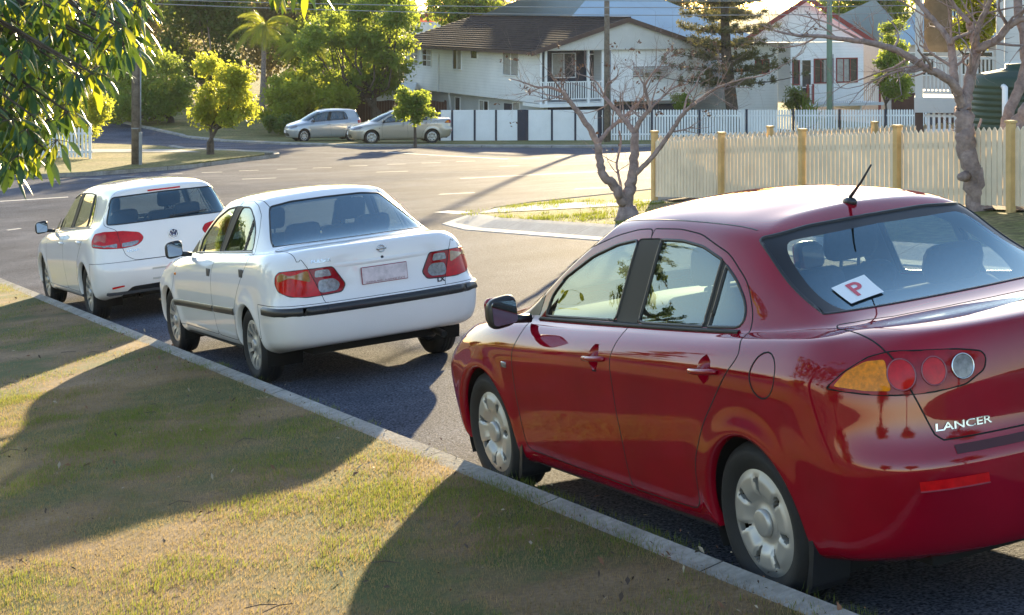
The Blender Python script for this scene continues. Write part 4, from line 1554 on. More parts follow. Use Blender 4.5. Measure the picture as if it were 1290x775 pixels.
        rp = MB(); rp.bevbox(2.275, 2.325, h.y - .006, h.y + .008, .733, .757, .005); rp.build('indicator_repeater', MATS['lens_amber'], root, True)
        rd = MB(); pts = []; nr = []
        for k in range(30):
            x = 1.42 - 1.10 * k / 29
            y = pchip([(.32, .478), (.6, .498), (1.0, .502), (1.42, .475)], x)
            h, n = surf_hit(bvh, (x, sg * y, 2.0), (0, 0, -1))
            if h is None: continue
            pts.append(h); nr.append(n if n.z > 0 else -n)
        ribbon(rd, pts, nr, .004, .001); rd.build('roof_moulding', MATS['gap_dark'], root, True)
    # black rubbing strip round the rear bumper
    pts = []; nr = []
    for k in range(61):
        a = -1 + 2 * k / 60
        yy = a * .86
        if abs(a) < .80:
            h, n = surf_hit(bvh, (-1.6, a * .86, .603), (1, 0, 0))
        else:
            sg = 1 if a > 0 else -1
            x = -.93 + (abs(a) - .80) / .20 * .40
            ang = (abs(a) - .80) / .20 * rad(85)
            o = Vector((-.45, sg * .45, .603)) + Vector((-math.cos(ang), sg * math.sin(ang), 0)) * 1.0
            tgt = Vector((-.60 + (abs(a) - .80) / .20 * .18, sg * .50, .603))
            h, n = surf_hit(bvh, o, tgt - o)
        if h is None: continue
        pts.append(h); nr.append(n if n.dot(Vector((h.x + .3, h.y, 0))) > 0 else -n)
    mb = MB(); ribbon(mb, pts, nr, .036, .016, .01); mb.build('bumper_strip', bp, objs['bumper'], True)
    patch = lamp_tools(bvh, ca, cb)
    for sg in (1, -1):
        lo = objs[('lamp_outer', sg > 0)]; li = objs[('lamp_inner', sg > 0)]
        patch(sg, round_poly([(.235, .812), (.50, .825), (.505, .865), (.47, .885), (.25, .892)], .015), MATS['lens_amber_clear'], 'indicator_lens', lo, .0065)
        patch(sg, round_poly([(.085, .838), (.205, .838), (.20, .888), (.105, .890)], .015), MATS['lens_clear'], 'clear_lens', li, .0065)
        patch(sg, round_poly([(.03, .775), (.05, .725), (.165, .720), (.185, .75), (.18, .815), (.075, .82)], .025), MATS['lens_clear'], 'reversing_lens', li, .0065)
        patch(sg, lampo, MATS['rubber_black'], 'lens_seal', lo, .002, True, .004)
    bl = objs['boot_lid']
    npl = MB(); npl.bevbox(-.945, -.932, -.186, .182, .738, .868, .004)
    M_ = Matrix.Identity(4)
    h, n = surf_hit(bvh, (-1.5, 0, .80), (1, 0, 0))
    npl = MB(); npl.bevbox(h.x - .016, h.x - .004, -.186, .186, .738, .868, .004); npo = npl.build('number_plate', MATS['plate_border'], bl)
    npl = MB(); npl.box(h.x - .018, h.x - .010, -.181, .181, .743, .863); npl.build('plate_face', MATS['plate_pink'], npo)
    add_text_on(npo, bvh, 'QUEENSLAND - SUNSHINE STATE', (h.x - .02, 0, .752), (0, -1, 0), (0, 0, 1), .017, MATS['plate_border'], .0006, 0, 'lettering', sx=1.25, lift=0)
    for o_ in [c for c in npo.children if c.name.startswith('lettering')]:
        for v in o_.data.vertices: v.co.x = h.x - .0186
    add_text_on(bl, bvh, 'PULSAR', (-1.0, .475, .955), (0, -1, 0), (0, 0, 1), .032, MATS['chrome'], .002, .0006, 'lettering', sx=1.35)
    add_text_on(bl, bvh, 'LX', (-1.0, -.46, .690), (0, -1, 0), (0, 0, 1), .042, MATS['black_plastic'], .002, .002, 'lettering', sx=1.3, slant=.2)
    # round maker's badge with a bar, lock below, pressed crease
    h, n = surf_hit(bvh, (-1.5, 0, .990), (1, 0, 0))
    bd = MB(); bd.tube([(h.x - .006, .026 * math.cos(2 * math.pi * k / 24), .990 + .026 * math.sin(2 * math.pi * k / 24)) for k in range(25)], .0045, 6, False)
    bd.box(h.x - .010, h.x - .003, -.040, .040, .984, .996); bd.build('badge', MATS['chrome'], bl, True)
    h, n = surf_hit(bvh, (-1.5, 0, .925), (1, 0, 0))
    lk = MB(); lk.lathe([(0.011, 0), (0.011, .006), (0, .007)], 16, Matrix.Translation((h.x, 0, .925)) @ Matrix.Rotation(rad(90), 4, 'Z')); lk.build('lock', MATS['black_plastic'], bl, True)
    cz = MB()
    V = []; Fc = []
    for k in range(25):
        y = .40 - .80 * k / 24
        q = 1 - (abs(y) / .40) ** 4
        h1, n1 = surf_hit(bvh, (-1.5, y, .925), (1, 0, 0)); h2, n2 = surf_hit(bvh, (-1.5, y, .885), (1, 0, 0))
        V += [h1, Vector((h1.x * .5 + h2.x * .5 - .012 * q, y, .908)), h2 + Vector((.002, 0, 0))]
    for k in range(24):
        for i in range(2):
            Fc.append((k * 3 + i, k * 3 + i + 1, k * 3 + i + 4, k * 3 + i + 3))
    cz.add(V, Fc); cz.build('plate_garnish', paint, bl, True)
    ex = MB(); ex.tube([(-.55, -.43, .29), (-.80, -.43, .29), (-.94, -.43, .275)], .026, 14, False); ex.tube([(-.25, -.43, .29), (-.32, -.43, .29), (-.60, -.43, .29), (-.66, -.43, .29)], .08, 14, True, [.05, .085, .085, .05])
    ex.build('exhaust_pipe', MATS['exhaust'], root, True)
    ex = MB(); ex.lathe([(0.022, 0), (0, 0.001)], 14, Matrix.Translation((-.935, -.43, .2755)) @ Matrix.Rotation(rad(90), 4, 'Z')); ex.build('exhaust_bore', MATS['gap_dark'], root)
    bm.free()
    return root
# ------------------------------------------------------------------ white hatchback
def white_hatch(paint=None, plain=False):
    paint = paint or MATS['paint_white']
    WB = 2.65
    low_sx = [3.05, 2.88, 2.65, 2.42, 2.10, 1.75, 1.40, 1.07, 0.72, 0.36, 0.04, -0.14, -0.30]
    crl = [(0.010, 0.34), (0.045, 0.62), (0.13, 0.79), (0.27, 0.865)]
    cfl = [(0.02, 0.30), (0.09, 0.56), (0.22, 0.75), (0.40, 0.845)]
    crs = lambda k, dx=1.0: [(a * dx, b * k) for a, b in crl]
    cfs = lambda k, dx=1.0: [(a * dx, b * k) for a, b in cfl]
    wt = lambda w, wf=None, wr=None: [(3.1, (wf or w)), (2.4, w), (1.0, w + .003), (0.2, w), (-0.4, (wr or w))]
    rows = [
        dict(xf=3.38, xr=-0.64, w=wt(.74), z=[(-0.7, .30), (0, .20), (2.6, .20), (3.4, .22)], cf=cfs(.85), cr=crs(.85), sx=low_sx),
        dict(xf=3.44, xr=-0.68, w=wt(.845, .84, .845), z=[(-0.7, .33), (-.4, .27), (0, .235), (1.5, .235), (2.6, .22), (3.4, .24)], cf=cfs(.975), cr=crs(.975), sx=low_sx),
        dict(xf=3.48, xr=-0.73, w=wt(.872, .865, .87), z=[(-0.7, .42), (0, .38), (3.4, .36)], cf=cfs(1.0), cr=crs(1.0), sx=low_sx),
        dict(xf=3.50, xr=-0.75, w=wt(.885, .88, .882), z=[(-0.7, .53), (0, .54), (3.4, .52)], cf=cfs(1.01), cr=crs(1.015), sx=low_sx),
        dict(xf=3.50, xr=-0.745, w=wt(.89, .88, .888), z=[(-0.7, .60), (-.3, .62), (3.4, .60)], cf=cfs(1.01), cr=crs(1.015), sx=low_sx),
        dict(xf=3.46, xr=-0.715, w=wt(.887, .87, .885), z=[(-0.7, .66), (-.3, .72), (0.5, .72), (3.4, .68)], cf=cfs(1.0), cr=crs(1.0), sx=low_sx),
        dict(xf=3.42, xr=-0.695, w=wt(.868, .84, .868), z=[(-0.7, .82), (-.4, .86), (0.5, .86), (2, .82), (3.0, .77), (3.5, .72)], cf=cfs(.96), cr=crs(.975), sx=low_sx),
        dict(xf=3.36, xr=-0.675, w=wt(.835, .80, .835), z=[(-.75, .93), (-.3, .95), (0.15, .95), (1.05, 0.925), (2.05, 0.88), (2.4, .87), (2.8, .84), (3.2, .79), (3.5, .74)], cf=cfs(.90), cr=crs(.93), sx=low_sx),
        dict(xf=3.30, xr=-0.655, w=wt(.785, .73, .785), z=[(-.75, 1.00), (-.3, 1.02), (0.15, 1.0), (1.05, 0.967), (2.05, 0.92), (2.4, .91), (2.8, .88), (3.2, .82), (3.5, .76)], cf=cfs(.80), cr=crs(.875), sx=low_sx),
        dict(xf=2.95, xr=-0.645, w=[(3, .62), (2.3, .735), (1.0, .758), (0.2, .755), (-.3, .74)], z=[(-.7, 1.03), (-.3, 1.045), (0.15, 1.018), (1.05, .982), (2.05, 0.936), (2.6, .94), (3.0, .90)], cf=[(0.02, .25), (.08, .46), (.26, .60), (.48, .67)], cr=[(a, b * .845) for a, b in crl], sx=[2.42, 2.3, 2.2, 2.12, 2.02, 1.75, 1.40, 1.07, 0.72, 0.36, 0.04, -0.14, -0.30]),
        dict(xf=2.66, xr=-0.635, w=[(2.3, .715), (1.0, .742), (0.2, .735), (-.3, .715)], z=[(-.7, 1.055), (-.3, 1.065), (0.15, 1.032), (1.05, .995), (2.05, 0.95), (2.6, .975)], cf=[(0.03, .25), (.11, .46), (.27, .62), (.33, .675)], cr=[(a, b * .815) for a, b in crl], sx=[2.28, 2.22, 2.16, 2.1, 2.0, 1.75, 1.40, 1.07, 0.72, 0.36, 0.04, -0.14, -0.29]),
        dict(xf=2.25, xr=-0.535, w=[(2.0, .625), (1.0, .665), (0.3, .665), (-.3, .64)], z=1.20, cf=[(0.03, .24), (.11, .43), (.25, .56), (.31, .605)], cr=[(0.01, .28), (.035, .50), (.09, .61), (.18, .64)], sx=[1.92, 1.88, 1.84, 1.79, 1.70, 1.56, 1.36, 1.07, 0.74, 0.40, 0.10, -0.08, -0.20]),
        dict(xf=1.92, xr=-0.415, w=[(1.7, .58), (1.0, .605), (0.3, .605), (-.3, .57)], z=[(-.4, 1.355), (0.2, 1.378), (1.0, 1.378), (1.9, 1.345)], cf=[(0.03, .22), (.10, .40), (.23, .525), (.28, .56)], cr=[(0.01, .27), (.035, .47), (.08, .565), (.14, .585)], sx=[1.60, 1.57, 1.54, 1.50, 1.44, 1.35, 1.22, 1.04, 0.76, 0.45, 0.18, 0.0, -0.12]),
        dict(xf=1.76, xr=-0.44, w=[(1.5, .515), (1.0, .545), (0.3, .545), (-.3, .51)], z=[(-.45, 1.405), (-.2, 1.435), (0.3, 1.452), (1.0, 1.452), (1.4, 1.422), (1.8, 1.388)], cf=[(0.02, .20), (.07, .36), (.17, .47), (.22, .50)], cr=[(0.01, .23), (.04, .40), (.09, .475), (.14, .50)], sx=[1.51, 1.48, 1.45, 1.41, 1.35, 1.27, 1.15, 1.0, 0.74, 0.45, 0.18, 0.02, -0.08]),
        dict(xf=1.67, xr=-0.38, w=[(1.5, .30), (1.0, .32), (0.5, .32), (-.2, .31)], z=[(-.4, 1.428), (-.1, 1.470), (.6, 1.498), (.9, 1.498), (1.2, 1.488), (1.5, 1.445), (1.7, 1.418)], cf=[(0.01, .12), (.03, .20), (.08, .26), (.12, .29)], cr=[(0.005, .14), (0.015, .23), (.03, .28), (.05, .30)], sx=[1.50, 1.47, 1.44, 1.40, 1.34, 1.26, 1.14, 1.0, 0.74, 0.45, 0.18, 0.0, -0.15]),
        dict(xf=1.63, xr=-0.34, w=0.0, z=[(-.4, 1.435), (-.1, 1.480), (.6, 1.508), (.9, 1.508), (1.2, 1.498), (1.5, 1.455), (1.7, 1.425)], cf=[(0.02, 0), (.045, 0), (.08, 0), (.10, 0)], cr=[(0.008, 0), (0.016, 0), (.03, 0), (.045, 0)], sx=[1.49, 1.46, 1.43, 1.39, 1.33, 1.25, 1.13, 1.0, 0.74, 0.45, 0.18, 0.0, -0.13]),
    ]
    D = .12
    fw = round_poly([(2.01 + D, .955), (1.99 + D, 1.10), (1.80 + D, 1.235), (1.60 + D, 1.315), (1.30 + D, 1.370), (1.08 + D, 1.385), (1.22 + D, .993)], .03, 4)
    rw = round_poly([(1.05 + D, .999), (.92 + D, 1.390), (.60 + D, 1.395), (.22 + D, 1.378), (.12 + D, 1.30), (.03 + D, 1.10), (.03 + D, 1.036)], .04, 4)
    bpil = [(1.22 + D, .989), (1.08 + D, 1.387), (.92 + D, 1.392), (1.05 + D, .995)]
    qdiv = [(.33, 1.02), (.40, 1.40), (.44, 1.40), (.37, 1.02)]
    fdoor = [(2.28, .30), (2.30, .60), (2.30, .82), (2.22, .95), (2.16, 1.08), (2.0, 1.22), (1.72, 1.345), (1.42, 1.405), (1.12, 1.425), (1.26, .97), (1.20, .80), (1.13, .30)]
    rdoor = [(1.12, 1.425), (.60, 1.43), (.28, 1.41), (.17, 1.31), (.06, 1.10), (.02, .97), (.12, .86), (.30, .70), (.42, .52), (.46, .30), (1.13, .30), (1.20, .80), (1.26, .97)]
    R = dict
    archR = 0.355
    A0, A1 = (0.0, .315), (WB, .315)
    ca, cb = (-0.71, 0.365), (-0.36, 0.875)
    lampo = round_poly([(-.005, .90), (.01, .855), (.06, .815), (.20, .800), (.40, .812), (.575, .835), (.585, .90), (.55, .975), (.42, .992), (.20, .985), (.04, .955)], .02)
    Cn = lambda name, poly, only=None: R(name=name, proj='corner', a=ca, b=cb, poly=poly, only=only, xr=(-1.2, -.25), nmin=.1)
    regions = [
        R(name='hole', proj='side', poly=ellipse(A0[0], A0[1], archR, archR, 64), nmin=.2),
        R(name='hole', proj='side', poly=ellipse(A1[0], A1[1], archR, archR, 64), nmin=.2),
        R(name='front_door', proj='side', poly=round_poly(fdoor, .05), nmin=.25),
        R(name='rear_door', proj='side', poly=round_poly(rdoor, .05), nmin=.25),
        R(name='bpillar', proj='side', poly=bpil),
        R(name='side_window', proj='side', poly=fw),
        R(name='side_window', proj='side', poly=rw),
        R(name='bpillar', proj='side', poly=qdiv, only=['side_window']),
        R(name='tailgate', proj='rear', poly=round_poly([(-.2, .655), (.45, .66), (.54, .72), (.585, .86), (.60, 1.0), (.70, 1.05), (.605, 1.36), (.55, 1.44), (-.2, 1.46)], .03), xr=(-1.1, -0.30), nmin=.03),
        R(name='diffuser', proj='rear', poly=round_poly([(-.3, .1), (.68, .1), (.62, .262), (.50, .375), (-.3, .395)], .03), xr=(-1.2, -.5), nmin=-.9),
        R(name='bumper', proj='rear', poly=[(-1, .1), (1.2, .1), (1.2, .655), (-1, .655)], only=['body'], xr=(-1.2, -.345), nmin=-0.9),
        R(name='bonnet', proj='top', poly=[(2.52, -.1), (2.52, .55), (2.34, .66), (2.9, .68), (3.25, .60), (3.30, .3), (3.32, -.1)], nmin=.4),
        R(name='windscreen', proj='front', poly=round_poly([(-.5, .99), (.52, .99), (.645, 1.0), (.535, 1.33), (.50, 1.365), (.0, 1.385), (-.5, 1.385)], .03), xr=(1.4, 2.8)),
        R(name='rear_window', proj='rear', poly=round_poly([(-.7, 1.072), (.57, 1.058), (.672, 1.060), (.665, 1.10), (.595, 1.30), (.565, 1.352), (-.7, 1.375)], .03), xr=(-.8, -.2)),
        *front_regions(3.43, 2.98, .86, .72),
        Cn('lamp_outer', lampo),
        R(name='lamp_inner', proj='rear', poly=[(-.1, .6), (.56, .60), (.585, .86), (.60, 1.0), (-.1, 1.1)], only=['lamp_outer'], xr=(-1.2, -.4)),
    ]
    P_ = lambda n, m, **k: dict(name=n, mat=m, **k)
    parts = {
        'headlight': P_('headlight', MATS['lens_clear'], lr=True, off=.002), 'grille': P_('grille', MATS['black_plastic'], off=-.01), 'intake': P_('air_intake', MATS['black_plastic'], off=-.01),
        'body': P_('body', paint), 'front_door': P_('door', paint, lr=True), 'rear_door': P_('door', paint, lr=True),
        'bpillar': P_('pillar_trim', MATS['bpillar'], split_x=.7, off=-0.001), 'side_window': P_('side_window', MATS['glass_side'], split_x=1.2, off=-0.004),
        'tailgate': P_('tailgate', paint), 'bumper': P_('bumper', paint), 'bonnet': P_('bonnet', paint), 'diffuser': P_('bumper_insert', MATS['black_plastic'], off=-.012),
        'windscreen': P_('windscreen', MATS['glass_side'], off=-.003), 'rear_window': P_('rear_window', MATS['glass_rear'], off=-.003),
        'lamp_outer': P_('tail_light', MATS['lens_red'], lr=True, off=.004), 'lamp_inner': P_('tail_light', MATS['lens_red'], lr=True, off=.004, parent='tailgate'),
    }
    def capslot(r, a):
        q = ((a * 10 / (2 * math.pi) + .5) % 1) - .5
        return (.40 < r < .90) and abs(q) < .30 * sstep(.36, .65, r) * (1 - sstep(.86, .91, r))
    caph = lambda r, a: float(0.02 - 0.10 * math.exp(-((r - .35) / .22) ** 2) - 0.03 * sstep(.9, 1.03, r))
    spec = dict(name='hatchback', rows=rows, regions=regions, parts=parts, paint=paint, glass={'side_window', 'windscreen', 'rear_window'},
                archR=archR, arches=[A0, A1], halfw=.885, sill_z=.25, floor=(-.52, 3.25, .25), wheelR=.315, wheelW=.205, tuck=.030, cab=(-.66, 2.6),
                seat_z=.42, seat_x=1.12, cabw=.64, rseat_x=.30, dash_x=2.05, dash_z=.93, shelf=(-.55, .15, .98), rback=.55, rhead=(-.36, .36),
                flare=.014, gapw=.0035, swage=[([(-.6, .93), (0, .90), (1.2, .86), (2.2, .80), (3, .76)], .006, .08, -.3, 2.9)],
                wheel=lambda sg: make_wheel(.315, .210, .205, sg, dict(slot=capslot, h=caph, out=.80, boss=.2), MATS['tyre'], MATS['hubcap_silver'], MATS['hub_dark']),
                spin={('r', 1): .1, ('f', 1): .3})
    root, objs, bvh, bm, nl = build_car(spec)
    interior(root, spec)
    for sg in (1, -1):
        for hx, hz, dk in ((1.26, .83, 'front_door'), (.21, .875, 'rear_door')):
            mb = MB(); h, n = surf_hit(bvh, (hx, sg * 1.3, hz), (0, -sg, 0))
            y = abs(h.y)
            mb.tube([(hx + .10, sg * (y + .004), hz), (hx + .07, sg * (y + .024), hz), (hx - .07, sg * (y + .026), hz), (hx - .10, sg * (y + .004), hz)], .013, 8)
            mb.build('handle', paint, objs[(dk, sg > 0)], True)
        side_strip(root, bvh, 2.13, .16, .943, 1.027, sg, MATS['black_plastic'], .008, .005, 'belt_moulding')
        mo = make_mirror(root, (2.13, sg * .945, 1.0), sg, MATS['black_plastic'], 1.0)
        tri = MB()
        V, Fc = solid_patch([(2.26, .95), (2.12, .955), (2.11, 1.08)], lambda p: (p[0], sg * (.745 - (p[1] - .95) * .38), p[1]), Vector((0, sg, 0)), .004)
        tri.add(V, Fc); tri.build('mirror_base', MATS['black_plastic'], root)
        rf = MB(); V = []
        for k in range(7):
            y = sg * (.585 + .125 * k / 6)
            zc = .392 - .012 * k / 6
            h, n = surf_hit(bvh, (-1.5, y, zc), (1, 0, 0))
            w = .014 * (0.5 + .5 * k / 6)
            V += [h + Vector((-.004, 0, -w)), h + Vector((-.004, 0, w))]
        rf.add(V, [(2 * k, 2 * k + 2, 2 * k + 3, 2 * k + 1) for k in range(6)]); rf.build('reflector', MATS['lens_red'], objs['bumper'])
    patch = lamp_tools(bvh, ca, cb)
    for sg in (1, -1):
        lo = objs[('lamp_outer', sg > 0)]; li = objs[('lamp_inner', sg > 0)]
        patch(sg, round_poly([(.255, .812), (.40, .822), (.56, .842), (.56, .868), (.255, .855)], .008), MATS['lens_clear'], 'clear_lens', lo, .0065)
        patch(sg, round_poly([(.05, .838), (.10, .815), (.205, .812), (.205, .855), (.04, .868)], .01), MATS['lens_clear'], 'clear_lens', li, .0065)
        patch(sg, round_poly([(.38, .875), (.55, .885), (.53, .955), (.38, .965)], .02), MATS['lens_amber_red'], 'indicator_lens', lo, .0065)
    tg = objs['tailgate']
    if plain:
        npl = MB(); npl.bevbox(3.50, 3.512, -.186, .186, .42, .55, .003); npl.build('number_plate', MATS['plate_white'], root)
        bm.free(); return root
    # maker's badge: ring with V over W
    h, n = surf_hit(bvh, (-1.5, 0, .892), (1, 0, 0))
    xb = h.x
    bd = MB(); bd.tube([(xb - .008, .054 * math.cos(2 * math.pi * k / 28), .892 + .054 * math.sin(2 * math.pi * k / 28)) for k in range(29)], .006, 6, False)
    def bar(p, q):
        bd.tube([(xb - .009, -p[0], .892 + p[1]), (xb - .009, -q[0], .892 + q[1])], .0045, 6)
    bar((-.022, .044), (0, .010)); bar((.022, .044), (0, .010))
    bar((-.044, .018), (-.018, -.040)); bar((-.018, -.040), (0, -.004)); bar((0, -.004), (.018, -.040)); bar((.018, -.040), (.044, .018))
    bo = bd.build('badge', mat('badge_silver', (.85, .86, .88), .3, metal=.6), tg, True)
    bd = MB(); bd.lathe([(0.049, 0), (0, 0.002)], 28, Matrix.Translation((xb - .003, 0, .892)) @ Matrix.Rotation(rad(90), 4, 'Z')); bd.build('badge_disc', MATS['badge_blue'], bo)
    add_text_on(tg, bvh, 'GOLF', (-.85, .46, .765), (0, -1, 0), (0, 0, 1), .035, MATS['chrome'], .002, .0006, 'lettering', sx=1.5)
    # high brake light, wiper, plate
    V = []
    for k in range(11):
        y = .185 - .37 * k / 10
        for z in (1.378, 1.396):
            h, n = surf_hit(bvh, (-1.5, y, z), (1, 0, 0)); V.append(h + Vector((-.006, 0, 0)))
    hb = MB(); hb.add(V, [(2 * k, 2 * k + 1, 2 * k + 3, 2 * k + 2) for k in range(10)]); hb.build('high_brake_light', MATS['lens_red'], tg)
    wp = MB(); h, n = surf_hit(bvh, (-1.5, .0, 1.085), (1, 0, 0))
    pts = []
    for k in range(7):
        y = -.02 - .40 * k / 6; z = 1.088 + .02 * k / 6
        hh, n = surf_hit(bvh, (-1.5, y, z), (1, 0, 0)); pts.append(hh + Vector((-.02, 0, 0)))
    wp.tube(pts, .007, 6); wp.tube([pts[0], pts[0] + Vector((.03, .02, -.02))], .02, 8); wp.build('rear_wiper', MATS['black_plastic'], tg, True)
    V = []
    for k in range(9):
        y = .28 - .56 * k / 8
        for z in (.425, .555):
            h, n = surf_hit(bvh, (-1.5, y, z), (1, 0, 0)); V.append(h + Vector((-.003, 0, 0)))
    rc = MB(); rc.add(V, [(2 * k, 2 * k + 1, 2 * k + 3, 2 * k + 2) for k in range(8)]); rc.build('plate_recess', MATS['plate_recess'], objs['bumper'])
    npl = MB(); h, n = surf_hit(bvh, (-1.5, 0, .49), (1, 0, 0)); npl.bevbox(h.x - .014, h.x - .006, -.186, .10, .428, .552, .003); npl.build('number_plate', MATS['plate_dark'], objs['bumper'])
    ex = MB(); ex.tube([(-.45, .42, .27), (-.68, .42, .265)], .028, 12, False); ex.build('exhaust_pipe', MATS['exhaust'], root, True)
    bm.free()
    return root
car_materials()
# ------------------------------------------------------------------ materials of the setting
def ramp_mat(name, stops, scale, rough=0.9, detail=8, bump=0.3, bscale=80, dist=0.02, second=None, spec=0.3, coords='Object'):
    m = bpy.data.materials.new(name); m.use_nodes = True
    nt = m.node_tree; b = nt.nodes['Principled BSDF']
    b.inputs['Roughness'].default_value = rough; b.inputs['Specular IOR Level'].default_value = spec
    tc = nt.nodes.new('ShaderNodeTexCoord')
    n = nt.nodes.new('ShaderNodeTexNoise'); n.inputs['Scale'].default_value = scale; n.inputs['Detail'].default_value = detail; n.inputs['Roughness'].default_value = .62
    r = nt.nodes.new('ShaderNodeValToRGB')
    while len(r.color_ramp.elements) < len(stops): r.color_ramp.elements.new(.5)
    for e, (p, c) in zip(r.color_ramp.elements, stops):
        e.position = p; e.color = (*c, 1)
    nt.links.new(tc.outputs[coords], n.inputs['Vector']); nt.links.new(n.outputs[0], r.inputs[0])
    last = r.outputs[0]
    if second:
        sc2, lo, hi, amt = second      # fine grain multiplies the colour
        n3 = nt.nodes.new('ShaderNodeTexNoise'); n3.inputs['Scale'].default_value = sc2; n3.inputs['Detail'].default_value = 4
        r3 = nt.nodes.new('ShaderNodeValToRGB')
        r3.color_ramp.elements[0].position = .35; r3.color_ramp.elements[0].color = (lo, lo, lo, 1)
        r3.color_ramp.elements[1].position = .65; r3.color_ramp.elements[1].color = (hi, hi, hi, 1)
        nt.links.new(tc.outputs[coords], n3.inputs['Vector']); nt.links.new(n3.outputs[0], r3.inputs[0])
        mm = nt.nodes.new('ShaderNodeMix'); mm.data_type = 'RGBA'; mm.blend_type = 'MULTIPLY'; mm.inputs[0].default_value = amt
        nt.links.new(last, mm.inputs[6]); nt.links.new(r3.outputs[0], mm.inputs[7]); last = mm.outputs[2]
    nt.links.new(last, b.inputs['Base Color'])
    if bump:
        n2 = nt.nodes.new('ShaderNodeTexNoise'); n2.inputs['Scale'].default_value = bscale; n2.inputs['Detail'].default_value = 5
        bp = nt.nodes.new('ShaderNodeBump'); bp.inputs['Strength'].default_value = bump; bp.inputs['Distance'].default_value = dist
        nt.links.new(tc.outputs[coords], n2.inputs['Vector']); nt.links.new(n2.outputs[0], bp.inputs['Height']); nt.links.new(bp.outputs[0], b.inputs['Normal'])
    MATS[name] = m
    return m


def grid_sheet(name, poly, m, dz, step=0.5, skirt=0.0, skirt_m=None):
    """sheet over a polygon in street coordinates (s, t), following the terrain; optional vertical edge"""
    bm = bmesh.new()
    vs = [bm.verts.new((p[0], p[1], 0)) for p in poly]
    f = bm.faces.new(vs)
    s0, s1 = min(p[0] for p in poly), max(p[0] for p in poly); t0, t1 = min(p[1] for p in poly), max(p[1] for p in poly)
    for k in range(int(math.floor(s0 / step)) + 1, int(math.ceil(s1 / step))):
        bmesh.ops.bisect_plane(bm, geom=bm.verts[:] + bm.edges[:] + bm.faces[:], plane_co=(k * step, 0, 0), plane_no=(1, 0, 0))
    for k in range(int(math.floor(t0 / step)) + 1, int(math.ceil(t1 / step))):
        bmesh.ops.bisect_plane(bm, geom=bm.verts[:] + bm.edges[:] + bm.faces[:], plane_co=(0, k * step, 0), plane_no=(0, 1, 0))
    if skirt:
        be = [e for e in bm.edges if e.is_boundary]
        r = bmesh.ops.extrude_edge_only(bm, edges=be)
        for g in r['geom']:
            if isinstance(g, bmesh.types.BMVert): g.co.z -= skirt
    bm.verts.index_update()
    V = []
    for v in bm.verts:
        V.append(P(v.co.x, v.co.y, dz + v.co.z))
    F = [tuple(v.index for v in f.verts) for f in bm.faces]
    bm.free()
    V = np.array(V)
    # face upwards
    n = np.cross(V[F[0][1]] - V[F[0][0]], V[F[0][2]] - V[F[0][0]])
    if n[2] < 0: F = [q[::-1] for q in F]
    return mesh_obj(name, V, F, m)


def strip_along(name, line, w0, w1, m, dz0, dz1, thick, kind='structure', roll=False):
    """kerb: band following a street-coordinate polyline; w0,w1 offsets to its left; top slopes dz0..dz1"""
    L = []
    for a, b in zip(line[:-1], line[1:]):
        n = max(1, int(math.hypot(b[0] - a[0], b[1] - a[1]) / .6))
        for k in range(n): L.append((a[0] + (b[0] - a[0]) * k / n, a[1] + (b[1] - a[1]) * k / n))
    L.append(line[-1])
    V = []; F = []
    m_ = len(L)
    for i, p in enumerate(L):
        a = L[max(i - 1, 0)]; b = L[min(i + 1, m_ - 1)]
        d = np.array([b[0] - a[0], b[1] - a[1]]); d = d / np.linalg.norm(d); nrm = np.array([-d[1], d[0]])
        o = np.array(p) + nrm * w0; q = np.array(p) + nrm * w1
        om = o * .9 + q * .1
        if roll: om = o * .25 + q * .75
        V += [P(o[0], o[1], -thick), P(o[0], o[1], .015 if roll else dz0 - .02), P(om[0], om[1], dz0), P(q[0], q[1], dz1), P(q[0], q[1], -thick)]
    for i in range(m_ - 1):
        for k in range(4):
            a = i * 5 + k; F.append((a, a + 1, a + 6, a + 5))
    o = mesh_obj(name, V, F, m)
    me = o.data
    me.update()
    n = sum((p.normal for p in me.polygons if abs(p.normal.z) > .5), Vector())
    if n.z < 0: me.flip_normals()
    if kind: o['kind'] = kind
    return o


asphalt = ramp_mat('asphalt', [(.30, (.058, .062, .078)), (.52, (.088, .094, .116)), (.72, (.130, .138, .165))], .55, rough=.80, bump=.9, bscale=75, dist=.012, second=(70, .30, 1.9, 1.0), spec=.015)
concrete = ramp_mat('concrete', [(.3, (.22, .205, .18)), (.55, (.34, .315, .28)), (.75, (.42, .40, .36))], 2.2, rough=.9, bump=.3, bscale=60, second=(25, .75, 1.1, .8))
path_concrete = ramp_mat('path_concrete', [(.3, (.28, .27, .25)), (.7, (.42, .40, .37))], 1.2, rough=.9, bump=.2, bscale=60, second=(14, .85, 1.1, .8))
soil_grass = ramp_mat('verge_turf', [(.28, (.03, .065, .010)), (.43, (.075, .085, .022)), (.53, (.17, .11, .055)), (.70, (.27, .18, .10))], .9, rough=.95, detail=11, bump=.1, bscale=60, dist=.01, second=(45, .70, 1.2, .8))
far_grass = ramp_mat('far_turf', [(.3, (.085, .11, .022)), (.5, (.16, .15, .045)), (.72, (.27, .21, .10))], .45, rough=.95, detail=10, bump=.8, bscale=18, dist=.05, second=(9, .5, 1.35, .9))
